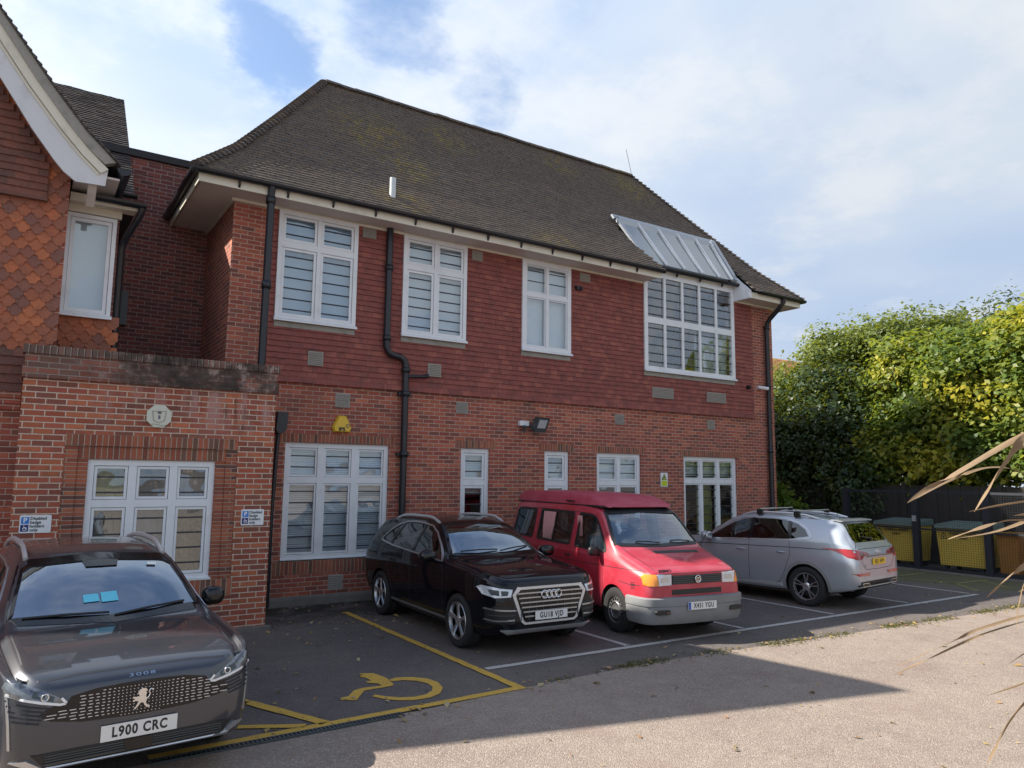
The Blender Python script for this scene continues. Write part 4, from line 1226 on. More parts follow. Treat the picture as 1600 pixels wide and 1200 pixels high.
mb = MB(); mb.face([fp(-.13, -.07, .033), fp(.13, -.07, .033), fp(.13, .11, .033), fp(-.13, .11, .033)]); mb.build('lamp_glass', MAT['lamp_clear'], fl)
mb = MB(); mb.box(8.44, 8.66, Y0 - .08, Y0, 3.20, 3.30); mb.build('junction_box', MAT['sign_white'], fl)
mb = MB(); mb.ball((8.53, Y0 - .11, 3.17), .04, .05, .04); mb.tube([(8.53, Y0 - .1, 3.15), (8.53, Y0 - .09, 3.05)], .018, 8); mb.build('sensor', MAT['lamp_grey'], fl)

cc = thing('security_camera', (16.0, Y0, 4.53), 'small white camera by the right hand downpipe under the eaves', 'camera')
mb = MB(); mb.tube([(15.97, Y0 - .02, 4.55), (16.03, Y0 - .12, 4.53), (16.12, Y0 - .22, 4.50)], .045, 12); mb.lathe([(0, .06), (.03, .06)], 12, 'y', (15.97, Y0 - .03, 4.55)); mb.build('body', MAT['sign_white'], cc)
mb = MB(); mb.tube([(16.115, Y0 - .216, 4.502), (16.13, Y0 - .235, 4.497)], .035, 12); mb.build('lens', MAT['ink'], cc)
ov = thing('overflow_cap', (15.5, Y0, 4.50), 'small dark round pipe cap on the tile hanging right of the studio window', 'pipe')
mb = MB(); mb.tube([(15.5, Y0 - .02, 4.52), (15.5, Y0 - .13, 4.50)], .05, 12); mb.build('cap', MAT['pipe_black'], ov)
ov = thing('bracket_lamp', (9.93, Y0, 6.27), 'small dark bracket on the tiles right of the third upper window', 'bracket')
mb = MB(); mb.box(9.88, 10.0, Y0 - .12, Y0 - .03, 6.24, 6.32); mb.ball((9.99, Y0 - .12, 6.27), .045, .05, .045, 10, 6); mb.build('bracket', MAT['pipe_black'], ov)

ws = thing('warning_sign', (12.53, Y0, 2.13), 'small yellow and white hazard notice between the two right hand ground floor windows', 'sign')
mb = MB(); mb.box(12.42, 12.64, Y0 - .012, Y0, 1.975, 2.295); mb.build('board', MAT['sign_white'], ws)
mb = MB(); mb.box(12.44, 12.62, Y0 - .014, Y0 - .0125, 1.99, 2.115); mb.build('yellow_panel', MAT['lime'], ws)
mb = MB(); tri = [(12.53, 2.285), (12.445, 2.13), (12.615, 2.13)]
mb.face([(x, Y0 - .0135, z) for x, z in (tri[0], tri[1], tri[2])]); mb.build('triangle', MAT['ink'], ws)
mb = MB(); mb.face([(12.53, Y0 - .0145, 2.258), (12.467, Y0 - .0145, 2.143), (12.593, Y0 - .0145, 2.143)]); mb.build('triangle_field', MAT['lime'], ws)
mb = MB(); mb.face([(12.48, Y0 - .0155, 2.165), (12.53, Y0 - .0155, 2.16), (12.56, Y0 - .0155, 2.21), (12.54, Y0 - .0155, 2.225), (12.515, Y0 - .0155, 2.19), (12.48, Y0 - .0155, 2.185)]); mb.build('hand_mark', MAT['ink'], ws)

def parking_sign(x0, x1, z0, z1, label):
    y = YP - .012
    t = thing('parking_sign', ((x0 + x1) / 2, YP, (z0 + z1) / 2), label, 'sign')
    t['group'] = 'disabled badge holder signs'
    mb = MB(); r = .012
    mb.prism([(x0 + r, z0), (x1 - r, z0), (x1, z0 + r), (x1, z1 - r), (x1 - r, z1), (x0 + r, z1), (x0, z1 - r), (x0, z0 + r)], YP, y, 'y'); mb.build('board', MAT['sign_white'], t)
    h = z1 - z0; s = h * .38
    mb = MB(); mb.box(x0 + .016, x0 + .016 + s, y - .002, y - .0005, z1 - h * .10 - s, z1 - h * .10); mb.build('blue_square', MAT['sign_blue'], t)
    mb = MB(); mb.box(x0 + .013, x0 + .013 + s, y - .002, y - .0005, z0 + h * .09, z0 + h * .09 + s); mb.build('navy_square', MAT['sign_navy'], t)
    mb = MB(); add_text(mb, 'P', s * .95, (x0 + .016 + s / 2, y - .003, z1 - h * .10 - s / 2), (1, 0, 0), (0, 0, 1), bold=.003)
    cx_, cz_ = x0 + .013 + s / 2, z0 + h * .09 + s / 2
    mb.torus((cx_ + .004, y - .002, cz_ - s * .12), s * .24, .0045, 'y', 18, 6)
    mb.ball((cx_ - .006, y - .002, cz_ + s * .36), s * .07, .003, s * .07, 8, 6)
    mb.obox((cx_ - .006, y - .003, cz_ + s * .25), (cx_ - .004, y - .003, cz_ - .005), .008, .003, (0, 1, 0))
    mb.obox((cx_ - .004, y - .003, cz_ - .004), (cx_ + s * .22, y - .003, cz_ - .004), .007, .003, (0, 1, 0))
    mb.obox((cx_ + s * .22, y - .003, cz_ - .004), (cx_ + s * .30, y - .003, cz_ - s * .28), .007, .003, (0, 1, 0))
    mb.build('white_symbols', MAT['sign_white'], t)
    mb = MB()
    for k, wd in enumerate(('Disabled', 'badge', 'holders', 'only')):
        add_text(mb, wd, h * .235, (x0 + .026 + s, y - .002, z1 - h * (.19 + .215 * k)), (1, 0, 0), (0, 0, 1), .98, 'LEFT', bold=.0012)
    mb.build('lettering', MAT['ink'], t)
parking_sign(.065, .395, 1.42, 1.635, 'white and blue disabled badge holders sign left of the porch window, the larger looking one')
parking_sign(2.664, 2.976, 1.447, 1.668, 'white and blue disabled badge holders sign right of the porch window by the wall corner')

pq = thing('plaque', (1.525, YP, 2.918), 'pale octagonal stone plaque with a faint crest on the porch wall', 'plaque')
mb = MB(); r = .162; oc = [(1.525 + r * math.cos(R(22.5 + 45 * k)), 2.918 + r * math.sin(R(22.5 + 45 * k))) for k in range(8)]
mb.prism(oc, YP - .03, YP + .01, 'y')
mb.build('tablet', MAT['plaque_cream'], pq)
mb = MB(); y = YP - .032
for a, b in (((1.44, 2.985), (1.46, 2.86)), ((1.61, 2.985), (1.59, 2.86)), ((1.46, 2.86), (1.525, 2.83)), ((1.59, 2.86), (1.525, 2.83)), ((1.44, 2.985), (1.61, 2.985)), ((1.42, 2.80), (1.47, 2.815)), ((1.47, 2.815), (1.58, 2.79)), ((1.58, 2.79), (1.63, 2.81))):
    mb.obox((a[0], y, a[1]), (b[0], y, b[1]), .008, .006, (0, 1, 0))
mb.build('crest_lines', MAT['vent_clay'], pq)
mb = MB(); mb.box(1.505, 1.55, YP - .034, YP - .029, 2.95, 2.985); mb.box(1.515, 1.54, YP - .034, YP - .029, 2.88, 2.93); mb.build('crest_mark', MAT['ink_soft'], pq)

# ------------------------------------------------------------------ vehicles
CAR_K = .925        # the scene's metre is a little long: vehicles sized to the bays and the wall
def pchip(pts):
    x = np.array([p[0] for p in pts], float); y = np.array([p[1] for p in pts], float)
    h = np.diff(x); dl = np.diff(y) / h; n = len(x); m = np.zeros(n)
    for i in range(1, n - 1):
        if dl[i - 1] * dl[i] > 0:
            w1 = 2 * h[i] + h[i - 1]; w2 = h[i] + 2 * h[i - 1]
            m[i] = (w1 + w2) / (w1 / dl[i - 1] + w2 / dl[i])
    m[0] = dl[0]; m[-1] = dl[-1]
    def f(q):
        q = np.clip(np.asarray(q, float), x[0], x[-1]); i = np.clip(np.searchsorted(x, q) - 1, 0, n - 2)
        t = (q - x[i]) / h[i]
        return (2 * t**3 - 3 * t**2 + 1) * y[i] + (t**3 - 2 * t**2 + t) * h[i] * m[i] + (-2 * t**3 + 3 * t**2) * y[i + 1] + (t**3 - t**2) * h[i] * m[i + 1]
    return f

def body_mesh(S):
    """lofted closed body; local frame: x across, y from nose (-L/2) to tail, z up"""
    L = S['L']; F = {k: pchip(S[k]) for k in ('zs', 'wb', 'wm', 'zsh', 'wsh', 'zt', 'wt', 'drop')}
    ys = np.unique(np.round(np.concatenate([np.linspace(0, .3, 14), np.linspace(.3, L - .35, 92), np.linspace(L - .35, L, 16)]), 4))
    seg = 4; nk = 13
    u = np.linspace(0, nk - 1, (nk - 1) * seg + 1)
    rows = []
    for y in ys:
        g = {k: float(f(y)) for k, f in F.items()}
        zte = g['zt'] - g['drop']
        zsh = min(g['zsh'], zte - .005); wsh = g['wsh']; wt = min(g['wt'], wsh - .01)
        zlo = g['zs']; waist = zlo + (zsh - zlo) * S.get('waist', .60)
        P = [(0, zlo), (g['wb'] * .6, zlo), (g['wb'] - .05, zlo), (g['wb'], zlo + .05), (g['wm'] - .012, zlo + (zsh - zlo) * .30), (g['wm'], waist), (wsh + .012, zsh - .05), (wsh, zsh),
             (wsh * .48 + wt * .52 + S.get('bulge', .012), zsh * .48 + zte * .52), (wt + .025, zte - .035), (wt - .045, zte + g['drop'] * .42), (wt * .5, g['zt'] - g['drop'] * .13), (0, g['zt'])]
        px = pchip([(i, p[0]) for i, p in enumerate(P)])(u); pz = pchip([(i, p[1]) for i, p in enumerate(P)])(u)
        half = [(float(a), y - L / 2, float(b)) for a, b in zip(px, pz)]
        rows.append(half + [(-p[0], p[1], p[2]) for p in half[-2:0:-1]])
    mb = MB(); mb.grid(rows, closeu=True, flip=True); mb.face(rows[0]); mb.face(rows[-1][::-1])
    mb.sm[-1] = mb.sm[-2] = True
    return mb, F

def new_mesh_obj(mb, name, mats):
    me = bpy.data.meshes.new(name); me.from_pydata([tuple(v) for v in mb.v], [], mb.f)
    for m_ in mats: me.materials.append(m_)
    me.polygons.foreach_set('use_smooth', np.array(mb.sm, dtype=bool)); 
    bm = bmesh.new(); bm.from_mesh(me); bmesh.ops.remove_doubles(bm, verts=bm.verts, dist=1e-5); bmesh.ops.recalc_face_normals(bm, faces=bm.faces); bm.to_mesh(me); bm.free()
    o = bpy.data.objects.new(name, me); COL.objects.link(o)
    return o

def hull_obj(pts, mat):
    bm = bmesh.new()
    for p in pts: bm.verts.new(p)
    r = bmesh.ops.convex_hull(bm, input=bm.verts)
    bmesh.ops.delete(bm, geom=[v for v in bm.verts if not v.link_faces], context='VERTS')
    bmesh.ops.recalc_face_normals(bm, faces=bm.faces)
    me = bpy.data.meshes.new('cut'); bm.to_mesh(me); bm.free(); me.materials.append(mat)
    o = bpy.data.objects.new('cut', me); COL.objects.link(o); return o

def prism_obj(poly, a0, a1, axis, mat):
    mb = MB(); mb.prism(poly, a0, a1, axis); return new_mesh_obj(mb, 'cut', [mat])

def cut_all(o, cutters, sharp=32):
    for c in cutters:
        md = o.modifiers.new('b', 'BOOLEAN'); md.operation = 'DIFFERENCE'; md.object = c; md.solver = 'EXACT'
        try: md.material_mode = 'TRANSFER'
        except Exception: pass
    dg = bpy.context.evaluated_depsgraph_get(); dg.update()
    me = bpy.data.meshes.new_from_object(o.evaluated_get(dg))
    o.modifiers.clear(); old = o.data; o.data = me; bpy.data.meshes.remove(old)
    for c in cutters:
        m_ = c.data; bpy.data.objects.remove(c); bpy.data.meshes.remove(m_)
    me.polygons.foreach_set('use_smooth', np.ones(len(me.polygons), dtype=bool)); me.set_sharp_from_angle(angle=R(sharp))
    return o

def rounded(poly, r=.04, n=4):
    out = []; k = len(poly)
    for i in range(k):
        p0, p1, p2 = Vector(poly[i - 1]), Vector(poly[i]), Vector(poly[(i + 1) % k])
        d0 = min(r, (p0 - p1).length * .45); d2 = min(r, (p2 - p1).length * .45)
        a = p1 + (p0 - p1).normalized() * d0; b = p1 + (p2 - p1).normalized() * d2
        for j in range(n + 1):
            t = j / n; out.append(tuple(a * (1 - t)**2 + p1 * 2 * t * (1 - t) + b * t * t))
    return out

def strip_poly(pts, w, closed=False):
    P = [Vector(p) for p in pts]; n = len(P); L_ = []; R_ = []
    for i in range(n):
        a = P[i - 1] if (closed or i) else P[i]; b = P[(i + 1) % n] if (closed or i < n - 1) else P[i]
        d = (b - a).normalized(); s = Vector((-d.y, d.x))
        ww = w[i] if isinstance(w, (list, tuple)) else w
        L_.append(tuple(P[i] + s * ww / 2)); R_.append(tuple(P[i] - s * ww / 2))
    return L_, R_

class Car:
    def __init__(s, S, name, loc, rz, label, cat, paint_):
        s.S = S; s.L = S['L']; s.root = thing(name, loc, label, cat, rz); s.paint = paint_
        s.root.scale = (CAR_K,) * 3
        s.mb, s.F = body_mesh(S)
        bo = new_mesh_obj(s.mb, 'body', [MAT[paint_], MAT['trim_black']])
        bm = bmesh.new(); bm.from_mesh(bo.data); s.bvh = BVHTree.FromBMesh(bm); bm.free()
        s.body = bo
    def Y(s, y): return y - s.L / 2
    def finish_body(s, side=(), front=None, rear=None, cabin=None, parent=True):
        cuts = []; S = s.S
        for yw in S['axles']:
            for sg in (-1, 1):
                mb = MB(); r = S['arch']
                mb.lathe([(-.40, r), (.40, r)], 40, 'x', (sg * 1.0, s.Y(yw), S['wr'])); mb.cap(-.40, r, 40, 'x', (sg * 1.0, s.Y(yw), S['wr'])); mb.cap(.40, r, 40, 'x', (sg * 1.0, s.Y(yw), S['wr']))
                cuts.append(new_mesh_obj(mb, 'cut', [MAT['trim_black']]))
        if cabin: cuts.append(hull_obj([(x * sg, s.Y(y), z) for x, y, z in cabin for sg in (-1, 1)], MAT['cabin_dark']))
        for p in side:
            q = [(s.Y(a), b) for a, b in p]
            for sg in (-1, 1): cuts.append(prism_obj(q, sg * .45, sg * 1.5, 'x', MAT['trim_black']))
        if front: cuts.append(prism_obj(front[0], s.Y(-1), s.Y(front[1]), 'y', MAT['trim_black']))
        if rear: cuts.append(prism_obj(rear[0], s.Y(rear[1]), s.Y(s.L + 1), 'y', MAT['trim_black']))
        cut_all(s.body, cuts)
        s.body.name = 'body'; s.body.data.name = 'body'; s.body.parent = s.root
    def cast(s, a, b, axis, sg):
        if axis == 'x': o, d = Vector((sg * 4, a, b)), Vector((-sg, 0, 0))
        elif axis == 'y': o, d = Vector((a, sg * 6, b)), Vector((0, -sg, 0))
        else: o, d = Vector((a, b, 5)), Vector((0, 0, -1))
        h = s.bvh.ray_cast(o, d)
        if h[0] is None: return None
        n = h[1] if h[1].dot(d) < 0 else -h[1]
        return h[0], n, d
    def patch(s, name, poly, axis, sg, off, mat, parent=None, res=.06, thick=.008, rnd_=0, holes_=None, label=None, mb=None):
        """a panel of the given outline laid on the body surface"""
        poly = [(s.Y(a), b) if axis == 'x' else ((a, s.Y(b)) if axis == 'z' else (a, b)) for a, b in poly]
        if rnd_: poly = rounded(poly, rnd_)
        B = []
        for i, p in enumerate(poly):
            q = poly[(i + 1) % len(poly)]; n = max(1, int(math.dist(p, q) / res))
            for j in range(n): B.append((p[0] + (q[0] - p[0]) * j / n, p[1] + (q[1] - p[1]) * j / n))
        pts = list(B); nb = len(B)
        xs = [p[0] for p in B]; zs = [p[1] for p in B]
        a = min(xs) + res / 2
        def inside(px, py):
            c = False; j = nb - 1
            for i in range(nb):
                if (B[i][1] > py) != (B[j][1] > py) and px < (B[j][0] - B[i][0]) * (py - B[i][1]) / (B[j][1] - B[i][1]) + B[i][0]: c = not c
                j = i
            return c
        while a < max(xs):
            b = min(zs) + res / 2
            while b < max(zs):
                if inside(a, b) and min((a - p[0])**2 + (b - p[1])**2 for p in B) > (res * .35)**2: pts.append((a, b))
                b += res
            a += res
        v2, e2, f2, ov, _, _ = delaunay_2d_cdt([Vector(p) for p in pts], [(i, (i + 1) % nb) for i in range(nb)], [], 1, 1e-6)
        P3 = [None] * len(v2); Q3 = [None] * len(v2); last = None
        for k, v in enumerate(v2):
            h = s.cast(v.x, v.y, axis, sg)
            if h: P3[k] = h[0] + h[1] * off; Q3[k] = h[0] + h[1] * (off - thick) + h[2] * .002
        ok = [k for k in range(len(v2)) if P3[k] is not None]
        if not ok: return None
        for k in range(len(v2)):
            if P3[k] is None:
                j = min(ok, key=lambda q: (v2[q] - v2[k]).length_squared)
                d = Vector((0, v2[k].x - v2[j].x, v2[k].y - v2[j].y)) if axis == 'x' else (Vector((v2[k].x - v2[j].x, 0, v2[k].y - v2[j].y)) if axis == 'y' else Vector((v2[k].x - v2[j].x, v2[k].y - v2[j].y, 0)))
                P3[k] = P3[j] + d; Q3[k] = Q3[j] + d
        own = mb is None
        if own: mb = MB()
        flip = (axis == 'x' and sg < 0) or (axis == 'y' and sg > 0)
        i0 = len(mb.v); mb.v += [tuple(p) for p in P3]
        for f in f2:
            f = [i0 + k for k in (f[::-1] if flip else f)]
            mb.f.append(tuple(f)); mb.uv.append(None); mb.rnd.append(.5); mb.sm.append(True); mb.mi.append(0)
        idx = {}
        for new, olds in enumerate(ov):
            for o in olds: idx[o] = new
        ring = [idx[i] for i in range(nb) if i in idx]
        for i in range(len(ring)):
            p, q = ring[i], ring[(i + 1) % len(ring)]
            if p != q: mb.face([tuple(P3[p]), tuple(P3[q]), tuple(Q3[q]), tuple(Q3[p])])
        if own: return mb.build(name, MAT[mat], parent or s.root, local=True, label=label)
    def both(s, name, poly, off, mat, **k):
        return [s.patch(name, poly, 'x', sg, off, mat, **k) for sg in (1, -1)]
    def mirror_y(s, name, poly, sg, off, mat, **k):
        return [s.patch(name, poly, 'y', sg, off, mat, **k), s.patch(name, [(-a, b) for a, b in poly][::-1], 'y', sg, off, mat, **k)]
    def strip(s, name, pts, w, axis, sg, off, mat, closed=False, parent=None, mb=None, res=.06, thick=.006):
        own = mb is None
        if own: mb = MB()
        if closed: pts = pts + pts[:1]
        # short quads so that it follows the surface
        D = []
        for p, q in zip(pts, pts[1:]):
            n = max(1, int(math.dist(p, q) / res))
            D += [(p[0] + (q[0] - p[0]) * j / n, p[1] + (q[1] - p[1]) * j / n) for j in range(n)]
        if not closed: D.append(pts[-1])
        Lp, Rp = strip_poly(D, w, closed)
        rows = []
        for a, b in zip(Lp, Rp):
            r = []
            for t in (a, b):
                t = (s.Y(t[0]), t[1]) if axis == 'x' else ((t[0], s.Y(t[1])) if axis == 'z' else t)
                h = s.cast(t[0], t[1], axis, sg)
                r.append(None if h is None else (h[0] + h[1] * off, h[0] + h[1] * (off - thick)))
            rows.append(r)
        m = len(rows)
        for i in range(m if closed else m - 1):
            r, q = rows[i], rows[(i + 1) % m]
            if None in r or None in q: continue
            (a0, a1), (b0, b1), (c0, c1), (d0, d1) = r[0], r[1], q[1], q[0]
            mb.face([tuple(a0), tuple(b0), tuple(c0), tuple(d0)]); mb.face([tuple(a0), tuple(d0), tuple(d1), tuple(a1)]); mb.face([tuple(b0), tuple(b1), tuple(c1), tuple(c0)])
        if own and mb.f: return mb.build(name, MAT[mat], parent or s.root, local=True)
    def wheel(s, x, y, r, w, kind, sg):
        c = (x, s.Y(y), r); mb = MB()
        rim_r = s.S['rim']
        mb.lathe([(-sg * .02, .02), (-sg * .02, rim_r * .72), (-sg * .05, rim_r * .72)], 24, 'x', c)
        h = mb.build('wheel', MAT['alloy_dark'], s.root, local=True, sharp=40)
        mb = MB(); a = sg * w / 2
        mb.lathe([(a * .55, rim_r * .99), (a * .9, rim_r * 1.01), (a * 1.0, rim_r + (r - rim_r) * .35), (a * 1.0, rim_r + (r - rim_r) * .68), (a * .88, r - .012), (a * .70, r), (a * .25, r), (a * .2, r - .006), (-a * .2, r - .006), (-a * .25, r), (-a * .7, r), (-a * .9, r - .012), (-a, rim_r + (r - rim_r) * .5), (-a * .9, rim_r)], 44, 'x', c)
        mb.build('tyre', MAT['tyre'], h, local=True, sharp=50)
        mb = MB()
        def P(ax, rad, t): return (c[0] + ax, c[1] + rad * math.cos(t), c[2] + rad * math.sin(t))
        if kind == 'steel':
            mb.lathe([(a * .8, rim_r), (a * .86, rim_r * .97), (a * .72, rim_r * .93), (a * .70, rim_r * .86)], 40, 'x', c)
            for k in range(16):
                t0, t1, t2 = [2 * math.pi * (k + f) / 16 for f in (0, .5, 1)]
                for (ta, tb) in ((t0, t1),):
                    mb.face([P(a * .70, rim_r * .86, ta), P(a * .70, rim_r * .86, tb), P(a * .66, rim_r * .66, tb), P(a * .66, rim_r * .66, ta)][::int(sg)])
            mb.lathe([(a * .66, rim_r * .68), (a * .80, rim_r * .62), (a * .80, rim_r * .56), (a * .74, rim_r * .52), (a * .72, .05), (a * .74, .03)], 40, 'x', c)
            mb.cap(a * .74, .03, 40, 'x', c)
            mb.build('rim', MAT['steel_wheel'], h, local=True, sharp=40)
            mb = MB(); mb.torus((c[0] + a * .81, c[1], c[2]), rim_r * .59, .006, 'x', 36, 6); mb.build('rim_ring', MAT['alloy'], h, local=True)
        else:
            mb.lathe([(a * .62, rim_r * .93), (a * .86, rim_r * .985), (a * .92, rim_r * .97), (a * .90, rim_r * .925), (a * .5, rim_r * .88)], 44, 'x', c)
            n = 5
            for k in range(n):
                t = 2 * math.pi * k / n + .3
                offs = (-.13, .13) if kind == 'double' else (0,)
                for o in offs:
                    wi, wo = ((.055, .035) if kind == 'double' else (.13, .085))
                    q = []
                    for rad, wd, ax in ((rim_r * .16, wi / .35 * rim_r * .5, .80), (rim_r * .93, wo / .35 * rim_r * .9, .86)):
                        tt = t + o * (0.5 if rad < rim_r * .5 else 1.35)
                        u = Vector((0, math.cos(tt), math.sin(tt))); v = Vector((0, -math.sin(tt), math.cos(tt)))
                        ce = Vector(c) + u * rad
                        q.append([tuple(ce + v * (sgn * wd / 2 * kx) + Vector((a * axx, 0, 0))) for sgn, kx, axx in ((-1, 1, ax - .16), (-1, .8, ax), (1, .8, ax), (1, 1, ax - .16))])
                    for j in range(3):
                        f = [q[0][j], q[0][j + 1], q[1][j + 1], q[1][j]]; mb.face(f if sg < 0 else f[::-1])
            mb.lathe([(a * .84, 0.001), (a * .85, .030), (a * .82, .055), (a * .66, .075)], 24, 'x', c)
            mb.build('rim', MAT['alloy'], h, local=True, sharp=40)
        return h
    def wheels(s, kind):
        S = s.S
        for y in S['axles']:
            for sg in (-1, 1): s.wheel(sg * S['track'], y, S['wr'], S['ww'], kind, sg)
    def mirror(s, x, y, z, paint_, size=(.13, .09, .085), arm=.10):
        for sg in (-1, 1):
            mb = MB(); mb.ball((sg * x, s.Y(y), z), size[0], size[1], size[2], 18, 12, .72)
            mb.tube([(sg * (x - .05), s.Y(y) + .01, z - size[2] * .7), (sg * (x - arm - .08), s.Y(y) + .03, z - size[2] * 1.05)], .028, 8, flat=.7)
            m_ = mb.build('wing_mirror', MAT[paint_], s.root, local=True)
            mb = MB(); mb.ball((sg * x, s.Y(y) + size[1] * .62, z), size[0] * .86, size[1] * .45, size[2] * .86, 18, 10, .6); mb.build('mirror_glass', MAT['alloy'], m_, local=True)
    def handles(s, ys, z, mat, w=.095):
        for y in ys:
            for sg in (-1, 1):
                h = s.cast(s.Y(y), z, 'x', sg)
                x = h[0].x; mb = MB()
                mb.tube([(x - sg * .01, s.Y(y - w), z), (x + sg * .03, s.Y(y - w * .8), z + .003), (x + sg * .036, s.Y(y), z + .005), (x + sg * .03, s.Y(y + w * .8), z + .003), (x - sg * .01, s.Y(y + w), z)], .014, 8, flat=.8)
                mb.build('door_handle', MAT[mat], s.root, local=True)
    def plate(s, z, sg, text, mat, y=None, tilt=0.0, band=False, w=.52, h=.111, size=.098):
        hit = s.cast(0, z, 'y', sg); y = hit[0].y + sg * .012 if y is None else s.Y(y)
        mb = MB(); y2 = y + sg * .008
        mb.box(-w / 2, w / 2, min(y, y2), max(y, y2), z - h / 2, z + h / 2)
        p = mb.build('number_plate', MAT[mat], s.root, local=True)
        mb = MB()
        add_text(mb, text, size, ((.022 if band else 0) * -sg, y2 + sg * .0012, z - .001), (-sg, 0, 0), (0, 0, 1), .80 if not band else .74, spacing=1.16, bold=.0026 if band else .0034)
        if sg > 0: pass
        mb.build('lettering', MAT['ink'], p, local=True)
        if band:
            mb = MB(); x0 = -w / 2 if sg < 0 else w / 2 - .045
            mb.box(x0 + .002, x0 + .045, min(y2, y2 + sg * .001), max(y2, y2 + sg * .001), z - h / 2 + .003, z + h / 2 - .003); mb.build('blue_band', MAT['plate_blue'], p, local=True)
        return p
    def seats(s, rows, mat='seat_grey', zb=.55):
        for (y, xs, hh) in rows:
            for x in xs:
                mb = MB()
                mb.ball((x, s.Y(y) - .12, zb), .25, .27, .09, 14, 8, .5)
                mb.ball((x, s.Y(y) + .16, zb + .33), .24, .085, .33, 14, 10, .55)
                if hh: mb.ball((x, s.Y(y) + .20, zb + .76), .13, .055, .10, 12, 8, .6); mb.tube([(x, s.Y(y) + .19, zb + .6), (x, s.Y(y) + .20, zb + .74)], .03, 6)
                mb.build('seat', MAT[mat], s.root, local=True)
    def wheel_steer(s, x, y, z, r=.185):
        mb = MB(); n = 28; rows = []
        for i in range(n + 1):
            t = 2 * math.pi * i / n; cen = Vector((x + r * math.cos(t), s.Y(y) + r * math.sin(t) * .42, z + r * math.sin(t) * .9)); row = []
            u = Vector((math.cos(t), math.sin(t) * .42, math.sin(t) * .9)); nn = Vector((0, .9, -.42))
            for j in range(8):
                a = 2 * math.pi * j / 8; row.append(tuple(cen + u * .014 * math.cos(a) + nn * .014 * math.sin(a)))
            rows.append(row)
        mb.grid(rows, closeu=True); mb.ball((x, s.Y(y), z), .06, .03, .06, 10, 6)
        mb.tube([(x - r, s.Y(y), z), (x + r, s.Y(y), z)], .016, 6)
        mb.build('steering_wheel', MAT['trim_black'], s.root, local=True)
    def wipers(s, pairs, base=.02):
        for (a, b) in pairs:
            pa, pb = [s.cast(q[0], q[1], 'y', -1) for q in (a, b)]
            m_ = ((a[0] + b[0]) / 2, (a[1] + b[1]) / 2); pm = s.cast(m_[0], m_[1], 'y', -1)
            mb = MB(); mb.tube([pa[0] + pa[1] * base, pm[0] + pm[1] * (base + .01), pb[0] + pb[1] * .012], .011, 6)
            mb.build('wiper', MAT['trim_black'], s.root, local=True)
    def rails(s, x, y0, y1, mat, h=.045, r=.016):
        for sg in (-1, 1):
            pts = []
            for k in range(15):
                y = y0 + (y1 - y0) * k / 14
                c = s.cast(sg * x, s.Y(y), 'z', 1)
                e = min(1, min(k, 14 - k) / 2.2)
                pts.append(c[0] + Vector((0, 0, h * e)))
            mb = MB(); mb.tube(pts, r, 8, flat=1.3); mb.build('roof_rail', MAT[mat], s.root, local=True)
    def seams(s, side=(), front=(), rear=(), top=(), w=.007):
        mb = MB()
        for p in side:
            for sg in (-1, 1): s.strip('', p, w, 'x', sg, .0012, '', mb=mb, thick=.002, res=.05)
        for p in front:
            for m_ in (1, -1): s.strip('', [(a * m_, b) for a, b in p], w, 'y', -1, .0012, '', mb=mb, thick=.002, res=.05)
        for p in rear:
            for m_ in (1, -1): s.strip('', [(a * m_, b) for a, b in p], w, 'y', 1, .0012, '', mb=mb, thick=.002, res=.05)
        for p in top:
            for m_ in (1, -1): s.strip('', [(a * m_, b) for a, b in p], w, 'z', 1, .0012, '', mb=mb, thick=.002, res=.05)
        mb.build('panel_seams', MAT['post_dark'], s.root, local=True)
    def glazing(s, side, front, rear, sideglass, screen, rearglass, off=-.006):
        for k, p in enumerate(side):
            g = sideglass[k] if isinstance(sideglass, (list, tuple)) else sideglass
            s.both('side_window', p, off, g, res=.09, thick=.0)
        if front: s.patch('windscreen', front, 'y', -1, off, screen, res=.09, thick=.0)
        if rear: s.patch('rear_window', rear, 'y', 1, off, rearglass, res=.09, thick=.0)
    def underside(s):
        mb = MB(); L = s.L; a = s.S['axles']
        mb.box(-.62, .62, s.Y(a[0] - .3), s.Y(a[1] + .3), .22, .36); mb.box(-.8, .8, s.Y(a[0] + .5), s.Y(a[1] - .5), .235, .3)
        for y in a: mb.tube([(-.7, s.Y(y), s.S['wr']), (.7, s.Y(y), s.S['wr'])], .06, 8)
        mb.build('underside', MAT['trim_black'], s.root, local=True)

